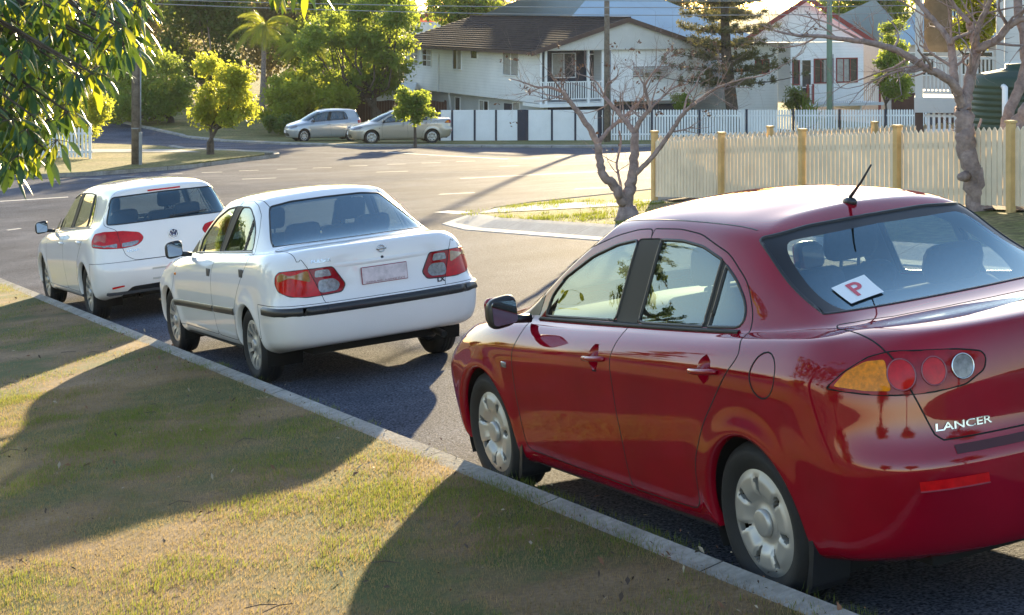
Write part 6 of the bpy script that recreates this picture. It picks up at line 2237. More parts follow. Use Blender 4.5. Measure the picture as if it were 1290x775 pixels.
def two_storey_house():
    ox, oy = 1.32, 84.0
    Mw = frame(ox, oy)
    root = empty('two_storey_house', (ox, oy, -6.5), 0)
    M = Matrix.Translation((-ox, -oy, 6.5)) @ Mw      # local parts are relative to the root
    zF, zE, zG = -4.58, -2.02, -7.0
    W, D = 9.2, 18.4
    up = MB()
    poly_wall(up, [(0, zF), (D, zF), (D, zE), (0, zE)], M, 0, 'y', .12, 1)
    up.build('side_wall', wb_white, root)
    up = MB(); poly_wall(up, [(0, zF), (D, zF), (D, zE), (0, zE)], M, W, 'y', .12, -1); poly_wall(up, [(0.13, zF), (W - .13, zF), (W - .13, zE), (0.13, zE)], M, D - .01, 'x', .12, -1)
    up.build('rear_wall', wb_white, root)
    xr = wall_pt(Mw, 770, 90)[0]
    up = MB(); poly_wall(up, [(xr, zF), (W - .13, zF), (W - .13, zE), (xr, zE)], M, 0.01, 'x', .12); poly_wall(up, [(.14, zF), (1.9, zF), (1.9, zE), (.14, zE)], M, xr, 'y', .10)
    up.build('front_wall', wb_white, root)
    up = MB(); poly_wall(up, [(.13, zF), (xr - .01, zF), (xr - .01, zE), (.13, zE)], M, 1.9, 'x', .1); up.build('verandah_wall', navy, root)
    fl = MB(); fl.box(0.13, W - .13, .14, D - .14, zF - .02, zF + .02, M); fl.box(-.02, xr + .1, -.12, 1.9, zF - .20, zF - .03, M); fl.build('floor_deck', white_board, root)
    # ground storey
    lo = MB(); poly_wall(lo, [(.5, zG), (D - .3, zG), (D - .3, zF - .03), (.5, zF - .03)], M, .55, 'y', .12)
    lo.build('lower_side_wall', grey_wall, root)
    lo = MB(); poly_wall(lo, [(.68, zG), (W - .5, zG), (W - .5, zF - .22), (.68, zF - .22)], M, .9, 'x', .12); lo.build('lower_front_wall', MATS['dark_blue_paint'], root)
    # gable
    gb = MB(); xm = W / 2; zR = -.50
    poly_wall(gb, [(-.35, zE + .0), (W + .35, zE + .0), (xm, zR - .06)], M, -.30, 'x', .06); gb.build('gable', pale_wall, root)
    sf = MB(); sf.box(-.3, W + .3, -.22, D + .2, zE - .03, zE + .01, M); sf.build('soffit', white_board, root)
    rf = MB(); gable_roof(rf, -.62, W + .62, -.5, D + .9, zE - .05, zR, M, hip1=0.0); rf.build('roof', tile_brown, root)
    bg = MB()
    for sg in (-1, 1):
        a = Vector((xm, -.53, zR + .02)); b = Vector((xm + sg * (W / 2 + .66), -.53, zE - .07))
        V = []
        for p in (a, b):
            for dy in (0, .05):
                for dz in (-.20, .03): V.append(M @ (p + Vector((0, dy, dz))))
        bg.add(V, [(0, 1, 3, 2), (4, 6, 7, 5), (0, 2, 6, 4), (1, 5, 7, 3), (0, 4, 5, 1), (2, 3, 7, 6)])
    bg.box(-.66, -.58, -.5, D + .9, zE - .20, zE - .06, M)
    bg.build('barge_board', brown_trim, root)
    # side windows
    def sw(u0, u1, v0, v1, plane, **k):
        a0, z1 = wall_pt(Mw, u0, v0, plane, 'y'); a1, _ = wall_pt(Mw, u1, v0, plane, 'y')
        um = (u0 + u1) / 2
        z1 = wall_pt(Mw, um, v0, plane, 'y')[1]; z0 = wall_pt(Mw, um, v1, plane, 'y')[1]
        a0, a1 = min(a0, a1), max(a0, a1)
        window(root, M, (a0, a1, z0, z1), plane, 'y', white_board, **k)
    sw(517, 527, 54, 82, 0, mull=1, hor=3, curt=[(.02, .98)]); sw(533, 543.5, 55.5, 83, 0, mull=1, hor=3, curt=[(.02, .5)])
    sw(571, 581.5, 58, 87, 0, mull=1, curt=[(.02, .6)]); sw(593.5, 601.5, 59, 73.5, 0, mull=0)
    sw(634.5, 653.5, 64, 94.5, 0, mull=1, curt=[(0.02, .98)])
    sw(574, 580, 123, 143, .55, mull=0); sw(604.5, 615.5, 127.5, 144, .55, mull=1, curt=[(.5, .98)]); sw(647, 655, 130, 145, .55, mull=0, curt=[(.05, .95)])
    # lower door, downpipe
    a0, z1 = wall_pt(Mw, 636, 130, .55, 'y'); a1, _ = wall_pt(Mw, 645, 130, .55, 'y')
    dr = MB(); dr.box(.50, .54, min(a0, a1), max(a0, a1), zG, z1, M); dr.build('door', MATS['dark_blue_paint'], root)
    dp = MB(); a, _ = wall_pt(Mw, 553, 70, 0, 'y'); dp.tube([M @ Vector((-.06, a, zE - .5)), M @ Vector((-.06, a, zF))], .05, 6); dp.tube([M @ Vector((.1, a - 1.2, zF)), M @ Vector((.42, a - 1.2, zG))], .05, 6); dp.build('downpipe', white_board, root)
    # verandah: posts, balustrade, security door and window
    for u in (680.5, 687.5, 741, 759):
        a, _ = wall_pt(Mw, u, 90); ps = MB(); ps.box(max(0.0, a - .06), max(0.12, a + .06), -.05, .07, zF - .03, zE, M); ps.build('verandah_post', white_board, root)
    bl = MB(); zb = wall_pt(Mw, 700, 126)[1]; zt = wall_pt(Mw, 700, 103)[1]; xe = wall_pt(Mw, 759, 90)[0]
    bl.box(.12, xe, -.03, .03, zt - .05, zt, M); bl.box(.12, xe, -.03, .03, zb, zb + .05, M)
    k = .2
    while k < xe:
        bl.box(k, k + .055, -.012, .012, zb + .05, zt - .05, M); k += .125
    bl.build('balustrade', white_board, root)
    bl = MB(); k = .25
    while k < 1.85:
        bl.box(-.012, .012, k, k + .055, zb + .05, zt - .05, M); k += .125
    bl.box(-.03, .03, .12, 1.88, zt - .05, zt, M); bl.build('balustrade', white_board, root)
    q = lambda u, v: wall_pt(Mw, u, v, 1.9)
    a0, z1 = q(696, 68); a1, _ = q(724, 68); z0 = q(710, 97)[1]
    window(root, M, (a0, a1, z0, z1), 1.9, 'x', white_board, mull=1, curt=[(.02, .46)])
    a0, z1 = q(742, 69); a1, _ = q(760, 69)
    dr = window(root, M, (a0, a1, zF + .05, z1), 1.9, 'x', white_board, mull=0, hor=1, name='door')
    a0, z1 = wall_pt(Mw, 797, 84, .01); a1, _ = wall_pt(Mw, 841, 84, .01); z0 = wall_pt(Mw, 820, 97, .01)[1]
    window(root, M, (a0, a1, z0, z1), .01, 'x', white_board, mull=2, hor=2, curt=[(.02, .98)])
    # letters of the street number are unreadable in the photo; the awning slats are
    aw = MB()
    for k in range(3):
        zz = z1 - .12 - .17 * k; aw.box(a0 - .05, a1 + .05, -.20 - 0 * k, -.06, zz, zz + .05, M)
    aw.build('awning_slats', grey_wall, root)
    tag(root, 'white two storey house with dark tiled roof and front verandah', 'house')


two_storey_house()


def gabled_house():
    ox, oy = 15.0, 90.0
    Mw = frame(ox, oy); root = empty('gabled_house', (ox, oy, -6.5)); M = Matrix.Translation((-ox, -oy, 6.5)) @ Mw
    zE, zR, zG, zF = -1.75, .55, -7.0, -4.85
    D = 9
    xl = wall_pt(Mw, 996, 90)[0]; xw = 3.75
    w = MB(); poly_wall(w, [(-3.9, zG), (xl, zG), (xl, zE), (-3.9, zE)], M, 1.2, 'x', .12); poly_wall(w, [(xl, zF), (xw, zF), (xw, zE), (xl, zE)], M, 0, 'x', .12); w.build('front_wall', wb_white, root)
    w = MB(); poly_wall(w, [(0.13, zF - .5), (D, zF - .5), (D, zE), (0.13, zE)], M, xw - .01, 'y', .12, -1); poly_wall(w, [(0.13, zF), (1.2, zF), (1.2, zE), (.13, zE)], M, xl + .01, 'y', .1); poly_wall(w, [(1.34, zG), (D, zG), (D, zE), (1.34, zE)], M, -3.88, 'y', .12)
    w.build('side_wall', wb_white, root)
    g = MB(); poly_wall(g, [(-4.0, zE + .01), (4.0, zE + .01), (0, zR - .12)], M, -.05, 'x', .08); g.build('gable', wb_white, root)
    sf = MB(); sf.box(-4.1, 4.1, .06, D, zE - .02, zE, M); sf.build('soffit', white_board, root)
    rf = MB(); gable_roof(rf, -4.35, 4.35, -.45, D, zE - .10, zR, M, th=.06, course=5); rf.build('roof', roof_blue, root)
    bg = MB()
    for sg in (-1, 1):
        a = Vector((0, -.50, zR + .06)); b = Vector((sg * 4.42, -.50, zE - .12)); V = []
        for p in (a, b):
            for dy in (0, .05):
                for dz in (-.22, .03): V.append(M @ (p + Vector((0, dy, dz))))
        bg.add(V, [(0, 1, 3, 2), (4, 6, 7, 5), (0, 2, 6, 4), (1, 5, 7, 3), (0, 4, 5, 1), (2, 3, 7, 6)])
    bg.build('barge_board', red_trim, root)
    # main roof behind: big pale blue hipped roof
    r2 = MB(); gable_roof(r2, -12.5, 1.0, 4.5, 22, -1.9, 1.75, M, th=.06, course=9, hip0=6.5, hip1=6.5); r2.build('main_roof', roof_blue, root)
    w = MB(); w.box(-11.9, .5, 5.1, 21, zG, -1.95, M); w.build('main_wall', wb_white, root)
    def fw(u0, u1, v0, v1, pl, **k):
        a0 = wall_pt(Mw, u0, v0, pl)[0]; a1 = wall_pt(Mw, u1, v0, pl)[0]; um = (u0 + u1) / 2
        z1 = wall_pt(Mw, um, v0, pl)[1]; z0 = wall_pt(Mw, um, v1, pl)[1]
        return window(root, M, (a0, a1, z0, z1), pl, 'x', k.pop('fm', red_trim), **k)
    fw(952, 968, 76, 92, 1.2, mull=1, hor=1)
    fw(1026, 1049, 75, 104, 0, mull=2, hor=0, curt=[(.5, .98)]); fw(1054, 1079, 74, 103, 0, mull=2, hor=0, curt=[(.02, .6)])
    fw(999, 1006, 77, 106, 0, mull=0, hor=0)
    dr = fw(1010, 1021, 76, 127, 0, mull=0, hor=2, name='door', fm=white_board)
    # porch deck with white rail, steps going down to the right
    pd = MB(); pd.box(xl, xw + .2, -1.5, -.02, zF - .15, zF, M); pd.build('porch_deck', grey_wall, root)
    for a in (xl + .1, wall_pt(Mw, 1024, 100, -1.4)[0], xw):
        ps = MB(); ps.box(a - .05, a + .05, -1.45, -1.35, zG, zF + (1.0 if a < xw - .2 and a > xl + .2 else 1.0), M); ps.build('porch_post', red_trim, root)
    bl = MB(); bl.box(xl, xw, -1.42, -1.38, zF + .92, zF + .97, M)
    k = xl + .1
    while k < xw: bl.box(k, k + .045, -1.41, -1.39, zF, zF + .92, M); k += .13
    bl.build('porch_rail', white_board, root)
    tag(root, 'white gabled weatherboard house with red barge boards and red window trim', 'house')


gabled_house()


def simple_house(name, ox, oy, W, D, zE, zR, wallm, roofm, label, garage=None, rot=TH, hip=2.5):
    Mw = frame(ox, oy, rot); zG = float(T(ox, oy)) - .4
    root = empty(name, (ox, oy, zG)); M = Matrix.Translation((-ox, -oy, -zG)) @ Mw
    w = MB(); w.box(0, W, 0, D, zG, zE, M); w.build('wall', wallm, root)
    r = MB(); gable_roof(r, -.5, W + .5, -.5, D + .5, zE - .02, zR, M, th=.06, course=9, hip0=hip, hip1=hip); r.build('roof', roofm, root)
    window(root, M, (W * .15, W * .38, zE - 1.7, zE - .5), 0, 'x', white_board, mull=1, curt=[(.02, .5)])
    window(root, M, (W * .6, W * .85, zE - 1.7, zE - .5), 0, 'x', white_board, mull=1)
    if garage:
        g = MB(); g.box(.3, W - .3, -.03, -.005, zG, garage, M); g.build('garage_door', brown_fence, root)
    tag(root, label, 'house')
    return root


simple_house('bungalow', 20.6, 96.0, 8.5, 9, -2.0, .55, mat('pinkish_wall', (.55, .47, .43), .85, var=.1), roof_blue, 'pinkish bungalow with pale blue metal roof right of the gabled house', garage=-4.7)
simple_house('bungalow', -5.0, 142, 9, 9, -1.2, 1.2, white_board, roof_red, 'distant white house with a red roof among the treetops', hip=3)


def right_house():
    ox, oy = 7.02, 30.4
    Mw = frame(ox, oy, rad(-14)); zG = -3.0
    root = empty('raised_house', (ox, oy, zG)); M = Matrix.Translation((-ox, -oy, -zG)) @ Mw
    z = lambda v: (YHOR - v) / FPX * 30.6
    zD0, zD1, zT = z(141), z(122), z(72)
    dk = MB(); dk.box(-.02, 9, -.02, 3.2, zD0, zD1, M); dk.build('balcony_deck', pale_wall, root)
    for a in (0.06, 1.42, 4.2):
        ps = MB(); ps.box(a - .065, a + .065, 0, .13, zD1, 1.9, M); ps.build('balcony_post', pale_wall, root)
        ps = MB(); ps.box(a - .07, a + .07, 0.03, .17, zG - .3, zD0 - .002, M); ps.build('stump', brown_trim, root)
    bl = MB(); bl.box(.13, 1.35, .03, .09, zT - .03, zT + .02, M); bl.box(.13, 1.35, .03, .09, zD1 + .06, zD1 + .11, M)
    k = .17
    while k < 1.33: bl.box(k, k + .032, .045, .07, zD1 + .11, zT - .03, M); k += .066
    bl.build('balustrade', pale_wall, root)
    lt = MB(); zl0, zl1 = z(161), z(139)
    k = .2
    while k < 1.9:
        V = [(k, .06, zl0 - .25), (k + .045, .06, zl0 - .25), (k + .045, .06, zD0 - .01), (k, .06, zD0 - .01)]; lt.box(k, k + .045, .05, .07, zl0 - .3, zD0 - .01, M); k += .09
    for zz in (zl0 - .25, zl0 - .05, zD0 - .08): lt.box(.15, 1.95, .075, .09, zz, zz + .045, M)
    lt.build('lattice', white_board, root)
    sb = MB(); sb.box(.14, .62, .35, .37, z(66), 1.8, M); sb.build('bamboo_blind', blind, root)
    w = MB(); w.box(1.50, 9, .10, 3.0, zD1 + .002, 2.2, M); w.build('wall', wb_cream, root)
    w = MB(); w.box(1.6, 9, 3.25, 8, zD1, 2.2, M); w.build('rear_wing', wb_cream, root)
    window(root, M, (1.9, 2.9, z(60), 1.2), .10, 'x', white_board, mull=1)
    rf = MB(); rf.box(-.4, 9.4, -.5, 8.4, 2.2, 2.32, M); rf.build('roof', roof_blue, root)
    tr = MB(); tr.box(1.48, 9, .04, .098, z(82), z(77), M); tr.build('beam', white_board, root)
    tag(root, 'raised cream house with slatted balcony and lattice behind the corner fence', 'house')


right_house()


def tank(x, y, r, z0, z1, m, label, rib=.09):
    root = empty('water_tank', (x, y, z0)); mb = MB(); prof = []
    zz = 0; H = z1 - z0
    n = int(H / rib)
    for k in range(n):
        prof += [(r, k * rib), (r + .02, k * rib + rib * .3), (r + .02, k * rib + rib * .6), (r, k * rib + rib * .9)]
    prof += [(r, H), (r * .93, H + .05), (r * .5, H + .12), (0.25, H + .15), (.25, H + .22), (0, H + .23)]
    mb.lathe(prof, 40, axis='z'); mb.build('tank_body', m, root, True)
    pp = MB(); pp.tube([(-r * .6, -r * .85, H - .1), (-r * .6, -r * .95, H - .1), (-r * .6, -r * .95, 0)], .045, 8); pp.build('inlet_pipe', white_board, root, True)
    tag(root, label, 'water tank')


tank(7.85, 26.9, .78, -2.75, -1.08, green_tank, 'ribbed dark green water tank behind the cream fence')
tank(9.25, 28.0, .75, -2.75, -1.02, dark_tank, 'black water tank right of the green one, at the frame edge')


def pole(x, y, h, r0, r1, m, label, arm=True, extra=None, az=0.0):
    z = float(T(x, y)) + .05
    root = empty('power_pole', (x, y, z)); mb = MB()
    mb.tube([(0, 0, -.3), (0, 0, h * .5), (0, 0, h)], r0, 12, True, [r0, (r0 + r1) / 2, r1]); mb.build('shaft', m, root, True)
    if arm:
        M = Matrix.Rotation(az, 4, 'Z')
        a = MB(); a.box(-1.1, 1.1, -.06, .06, h - .75, h - .62, M); a.build('crossarm', pole_wood, root)
        for k in (-1.0, -.5, .5, 1.0):
            i = MB(); i.lathe([(0.0, 0), (.04, .0), (.05, .05), (.03, .08), (.045, .11), (0, .14)], 10, M @ Matrix.Translation((k, 0, h - .62)), 'z'); i.build('insulator', MATS['black_plastic'], root, True)
    bx = MB(); bx.tube([(r0 + .02, -.05, .1), (r0 + .02, -.05, min(4.0, h * .5))], .025, 6); bx.build('cable_cover', galv, root, True)
    if extra == 'band':
        for zz in (1.2, 3.4):
            b = MB(); b.lathe([(r0 * 1.02, zz), (r0 * 1.05, zz + .02), (r0 * 1.02, zz + .04)], 14, None, 'z'); b.build('metal_band', galv, root, True)
    tag(root, label, 'power pole')
    return root


a = GP(171, 207, .11); pole(a.x, a.y, 9.6, .145, .11, pole_wood, 'timber power pole left of the small yellow green tree', True, 'band', TH)
a = GP(765, 182); pole(a.x, a.y + .3, 11.0, .13, .10, pole_wood, 'pale grey power pole in front of the two storey house', True, None, TH)
a = Vector((14.9, 82.0)); pole(a.x, a.y, 11.0, .14, .12, pole_green, 'greenish power pole in front of the gabled house', True, None, TH)
# short marker post next to the left pole
p0 = GP(177, 208, .11); mb = MB(); mb.bevbox(-.05, .05, -.03, .03, 0, 1.05, .01); mp = mb.build('marker_post', galv); mp.location = p0; tag(mp, 'short grey marker post at the foot of the left power pole', 'marker post')


def wire(a, b, sag, r=.012, label=None):
    mb = MB(); A = Vector(a); B = Vector(b)
    mb.tube([A.lerp(B, k / 24) - Vector((0, 0, sag * 4 * (k / 24) * (1 - k / 24))) for k in range(25)], r, 4)
    o = mb.build('overhead_wire', wire_m); tag(o, label, 'power line', 'overhead wires across the far side of the crossroad')


for k, (v0, v1) in enumerate([(-3, 0), (4, 4), (9, 12)]):
    wire(at(150, v0 - 6, 66), at(1400, v1 - 4, 80), .25 + .1 * k, .017, ['topmost of the three overhead wires, grazing the top of the picture', 'middle one of the three overhead wires above the roofs', 'lowest of the three overhead wires, nearest the roof ridges'][k])
# brown fence and small shed behind the far parked cars
def brown():
    A = Vector((-12.6, 95)); B = Vector((-3.4, 93.2)); d = (B - A).normalized(); n = 40; L = (B - A).length
    root = empty('paling_fence', (A.x, A.y, float(T(A.x, A.y))))
    mb = MB()
    M = Matrix.Rotation(math.atan2(d.y, d.x), 4, 'Z')
    for k in range(int(L / .15)):
        mb.box(k * .15, k * .15 + .14, -.012, .012, -.1, 1.55 + .03 * math.sin(k * 7.1), M)
    mb.build('palings', brown_fence, root)
    for q in (0, 2.3, 4.6, 6.9, 9.2):
        p = MB(); p.box(q - .05, q + .05, .014, .11, -.2, 1.6, M); p.build('post', brown_fence, root)
    tag(root, 'dark red brown paling fence behind the far parked cars', 'fence')
    r = empty('garden_shed', (-7.0, 97.5, -6.5)); s = MB(); s.box(-1.2, 1.4, -1, 1.2, -.1, 1.9); s.build('wall', pale_wall, r)
    s = MB(); V = [(-1.4, -1.2, 1.92), (1.6, -1.2, 1.92), (1.6, 1.4, 2.3), (-1.4, 1.4, 2.3), (-1.4, -1.2, 1.86), (1.6, -1.2, 1.86), (1.6, 1.4, 2.24), (-1.4, 1.4, 2.24)]
    s.add(V, [(0, 1, 2, 3), (7, 6, 5, 4), (0, 4, 5, 1), (1, 5, 6, 2), (2, 6, 7, 3), (3, 7, 4, 0)]); s.build('roof', white_board, r)
    tag(r, 'small shed with a white skillion roof behind the brown fence', 'shed')


brown()
# ------------------------------------------------------------------ trees and plants
def at_crown(u, v, Y, x, y, z0):
    p = at(u, v, Y)
    return p.x - x, p.y - y, p.z - z0


def crown_px(R, blobs, Y, x, y, dep=1.5):
    """blobs given as (u, v, radius px) read off the photo -> real clumps around depth Y, spread in depth"""
    z0 = float(T(x, y)) + .08
    out = []
    for (u, v, r) in blobs:
        dy = R.uniform(-dep, dep)
        p = at(u, v, Y + dy); q = r / FPX * Y
        out.append((p.x - x, p.y - y, p.z - z0, q, q * 1.1, q * .85))
    return out


def fill(R, poly, n, r0, r1):
    """random blobs inside a pixel outline"""
    A = np.array(poly); lo = A.min(0); hi = A.max(0); out = []
    while len(out) < n:
        p = lo + (hi - lo) * R.rand(2); r = R.uniform(r0, r1)
        if sdf(poly, p[None])[0] < -r * .75: out.append((p[0], p[1], r))
    return out


def px_tree(name, u, v, Y, outline, nb, rb, n, size, lm, label, seed, **k):
    R = rs(seed)
    if Y is None:
        g = GP(u, v, .1); x, y = g.x, g.y; Y = y
    else:
        x = (u - 645) / FPX * Y; y = Y
    dep = k.pop('dep', 1.2)
    cr = crown_px(R, fill(R, outline, nb, *rb), Y, x, y, dep)
    return tree(name, x, y, 0, cr, n, size, lm, label, seed=seed, **k)


px_tree('young_tree', 265, 195, None, [(232, 95), (250, 68), (285, 66), (312, 85), (325, 120), (322, 155), (295, 165), (262, 162), (236, 150), (228, 120)], 24, (10, 18), 9000, .16, L_yel, 'small yellow green tree on the left verge with a leaning stake', 11, stems=2, trunk_r=.07, dep=1.0, forks=2)
px_tree('street_tree', 523, 183, None, [(488, 118), (505, 104), (530, 103), (548, 118), (552, 145), (545, 158), (520, 162), (492, 152)], 16, (8, 13), 4500, .16, L_mid, 'small street tree growing in front of the gold sedan', 12, trunk_r=.06, dep=.7)
px_tree('dense_tree', 215, 158, 98, [(128, 150), (130, 105), (150, 72), (180, 55), (212, 60), (238, 88), (246, 120), (240, 152), (200, 160), (150, 160)], 34, (13, 24), 16000, .22, L_mid, 'dense round green tree behind the left power pole', 13, trunk_r=.2, dep=2.5)
px_tree('spreading_tree', 475, 152, 92, [(372, 60), (385, 30), (420, 5), (470, -20), (520, -20), (560, 0), (568, 22), (540, 40), (528, 70), (520, 100), (500, 125), (455, 132), (420, 125), (395, 100), (375, 85)], 52, (11, 22), 22000, .24, L_mid, 'tall spreading tree with twin trunks left of the two storey house', 14, stems=2, trunk_r=.17, dep=3.0, forks=3)
px_tree('flowering_shrub', 340, 168, 90, [(318, 168), (320, 120), (340, 95), (380, 88), (420, 98), (450, 115), (458, 140), (420, 150), (385, 160), (355, 168)], 40, (9, 17), 15000, .20, L_yel, 'broad yellow green shrub behind the far silver hatchback', 15, trunk_r=.1, dep=2.0)
px_tree('round_shrub', 360, 168, 86, [(330, 168), (333, 145), (350, 138), (372, 146), (374, 168)], 10, (7, 10), 4000, .15, L_dark, 'low dark shrub at the nose of the far silver hatchback', 16, trunk_r=.05, dep=.8)
px_tree('garden_tree', 1118, 130, 84, [(1096, 100), (1098, 60), (1110, 22), (1135, 20), (1146, 60), (1146, 120), (1120, 130), (1100, 126)], 20, (8, 14), 8000, .17, L_mid, 'slim leafy tree between the gabled house and the balcony', 17, trunk_r=.07, dep=1.0)
px_tree('garden_tree', 1222, 75, 36, [(1185, -20), (1255, -25), (1262, 30), (1240, 64), (1195, 66), (1182, 20)], 14, (12, 20), 5000, .12, L_yel, 'sunlit yellow green tree seen through the balcony of the raised house', 18, trunk_r=.07, dep=.7, z0=-3.0)
px_tree('garden_shrub', 857, 142, 83, [(840, 142), (842, 122), (855, 112), (872, 120), (880, 142)], 8, (5, 8), 1800, .10, L_mid, 'small grey green shrub in front of the gabled house fence', 19, trunk_r=.03, dep=.4)
px_tree('garden_shrub', 105, 190, 63, [(60, 190), (60, 120), (85, 80), (130, 90), (146, 120), (140, 165), (118, 178)], 20, (9, 15), 9000, .13, L_yel, 'yellow flowering shrub rising behind the left picket fence', 20, trunk_r=.05, dep=1.0)


def forest():
    R = rs(40)
    kinds = [('gum_tree', L_grey), ('gum_tree', L_grey), ('bush_tree', L_dark), ('bush_tree', L_mid)]
    spots = [(-36, 128, 11, 0, 'leftmost grey gum of the bushland above the far street'), (-30.5, 122, 12, 0, 'grey gum with a thick pale trunk behind the dense round tree'), (-25.5, 133, 13, 0, 'tall grey green gum above the left power pole'),
             (-21, 120, 9.5, 2, 'dark bushy tree between two grey gums of the left bushland'), (-18.2, 129, 12.5, 0, 'sunlit grey gum just left of the palms'), (-13.2, 124, 10, 3, 'mid green tree filling the gap behind the palms'), (-9.2, 118, 9.5, 3, 'green tree behind the crown of the spreading tree'),
             (-3.5, 126, 9.3, 3, 'green treetop showing over the left end of the tiled roof'), (2.0, 122, 9.5, 1, 'yellowish gum top above the ridge of the tiled roof'), (7.5, 127, 10.5, 3, 'dark green treetop above the verandah gable'), (13.5, 131, 10.5, 1, 'grey gum behind the blue hipped roof'),
             (24.0, 120, 10.0, 3, 'green tree behind the red barge boards'), (30.5, 112, 10, 2, 'dark tree behind the pinkish bungalow'), (37, 118, 11, 1, 'rightmost gum of the background, behind the raised house'), (-42, 116, 11, 3, 'green tree at the left edge of the bushland'), (-29, 108, 5.5, 2, 'low dark tree at the bend of the far street')]
    for (x, y, h, k, lab) in spots:
        Y = y
        z0 = float(T(x, y))
        cr = clumps(R, 0, h * .52, h * .36, h * .46, 26, h * .09, h * .17, ry=h * .25)
        nm, lm = kinds[k]
        tree(nm, x, y, 0, cr, 13000, .34, lm, lab, cat='tree', group='bushland trees behind the houses', trunk_r=.2, seed=R.randint(9999), z0=z0, shell=.35, aspect=.5, trunk_m=bark_grey)


forest()



def palm(x, y, h, label, seed, n=22, L=2.6):
    R = rs(seed); z = float(T(x, y)); root = empty('palm', (x, y, z))
    mb = MB(); mb.tube([(0, 0, -.2), (.1, 0, h * .5), (.15, 0, h)], .16, 10, False, [.2, .15, .13]); mb.build('trunk', bark_grey, root, True)
    for k in range(n):
        az = 2 * math.pi * k / n + R.uniform(-.2, .2); el = R.uniform(-.1, 1.1); l = L * R.uniform(.8, 1.1)
        c = MB(); pts = []; p = Vector((.15, 0, h)); d = Vector((math.cos(az) * math.cos(el), math.sin(az) * math.cos(el), math.sin(el)))
        for j in range(11):
            pts.append(p.copy()); p = p + d * l / 10; d = (d + Vector((0, 0, -.20))).normalized()
        for j in range(1, 11):
            t = (pts[j] - pts[j - 1]).normalized(); s = t.cross(Vector((0, 0, 1))).normalized()
            for sg in (-1, 1):
                for q in (.0, .25, .5, .75):
                    b = pts[j - 1].lerp(pts[j], q); ll = .55 * math.sin(math.pi * min(1, (j + .8) / 11.5)) + .1
                    e = b + s * sg * ll * .75 + t * ll * .45 + Vector((0, 0, -ll * .55))
                    w = t * .022
                    c.add([b - w, b + w, e], [(0, 1, 2)])
        c.tube(pts, .015, 4, False); c.build('frond', L_yel, root)
    tag(root, label, 'palm')


palm(-14.9, 104, 5.4, 'golden backlit palm left of the spreading tree', 5)
palm(-12.0, 101, 4.2, 'shorter palm with a brown trunk behind the yellow green shrub', 6, 20, 2.3)


def norfolk():
    R = rs(77); Y = 86.0
    x, y = (926 - 645) / FPX * Y, Y
    z = float(T(x, y)); root = empty('pine_tree', (x, y, z))
    top = 9.5
    tr = MB(); tr.tube([(0, 0, -.2), (-.12, 0, 1.2), (-.42, 0, 4), (-.52, 0, 6.5), (-.55, 0, top)], .3, 12, False, [.36, .31, .26, .2, .08]); tr.build('trunk', bark, root, True)
    br = MB(); C = []; RR = []
    zz = 2.7
    while zz < top:
        L = (3.1 * (1 - (zz - 2.7) / 9.5) + .3) * R.uniform(.75, 1.1)
        n = 6; a0 = R.rand() * 6.28
        for k in range(n):
            a = a0 + 2 * math.pi * k / n + R.uniform(-.15, .15); l = L * R.uniform(.75, 1.1)
            b = Vector((-.42 - (zz - 4) * .03, 0, zz)); d = Vector((math.cos(a), math.sin(a), -.02)); pts = [b]
            for j in range(7):
                pts.append(pts[-1] + d * l / 7); d = (d + Vector((0, 0, .05))).normalized()
            br.tube(pts, .03, 4, False, [.045 * (1 - j / 9) for j in range(8)])
            for j in range(2, 8):
                s = d.cross(Vector((0, 0, 1))).normalized()
                for sg in (-1, 0, 1):
                    if R.rand() < .25: continue
                    C.append(tuple(pts[j] + s * sg * R.uniform(.10, .36) + Vector((0, 0, R.uniform(-.10, .22))))); RR.append((.22, .22, .17))
        zz += R.uniform(.55, .75)
    br.build('limbs', bark, root)
    V, F = leaf_cloud(R, C, RR, 46000, .15, aspect=.28, shell=.1)
    fast_mesh('crown', V, F, L_pine, root)
    tag(root, 'tall pine with sparse tiered branches in front of the gabled house', 'pine tree')


norfolk()


def strappy():
    R = rs(3); Y = 83.5; x = (1015 - 645) / FPX * Y; z = float(T(x, Y)); root = empty('strap_leaf_plant', (x, Y, z))
    c = MB()
    for k in range(170):
        az = R.rand() * 6.28; el = R.uniform(.2, 1.35); l = R.uniform(1.1, 1.9); p = Vector((R.normal() * .25, R.normal() * .2, .5 + abs(R.normal()) * .5)); d = Vector((math.cos(az) * math.cos(el), math.sin(az) * math.cos(el), math.sin(el)))
        pts = []
        for j in range(7): pts.append(p.copy()); p = p + d * l / 6; d = (d + Vector((0, 0, -.26))).normalized()
        s = d.cross(Vector((0, 0, 1))).normalized() * .035
        V = []
        for j, q in enumerate(pts): w = s * (1 - (j / 6) ** 2); V += [q - w, q + w]
        c.add(V, [(2 * j, 2 * j + 1, 2 * j + 3, 2 * j + 2) for j in range(6)])
    c.build('leaves', L_mid, root)
    t = MB(); t.tube([(-.2, 0, -.1), (-.35, 0, 1.2), (-.5, .1, 2.1)], .09, 8); t.build('stem', bark, root, True)
    V, F = leaf_cloud(R, [(-.5, .1, 2.2), (-.7, 0, 1.7), (-.2, 0, 1.9)], [.45, .4, .4], 1600, .16, aspect=.3, shell=.2); fast_mesh('leaf_tuft', V, F, L_dark, root)
    tag(root, 'strap leaved plant clump in front of the gabled house porch', 'plant')


strappy()


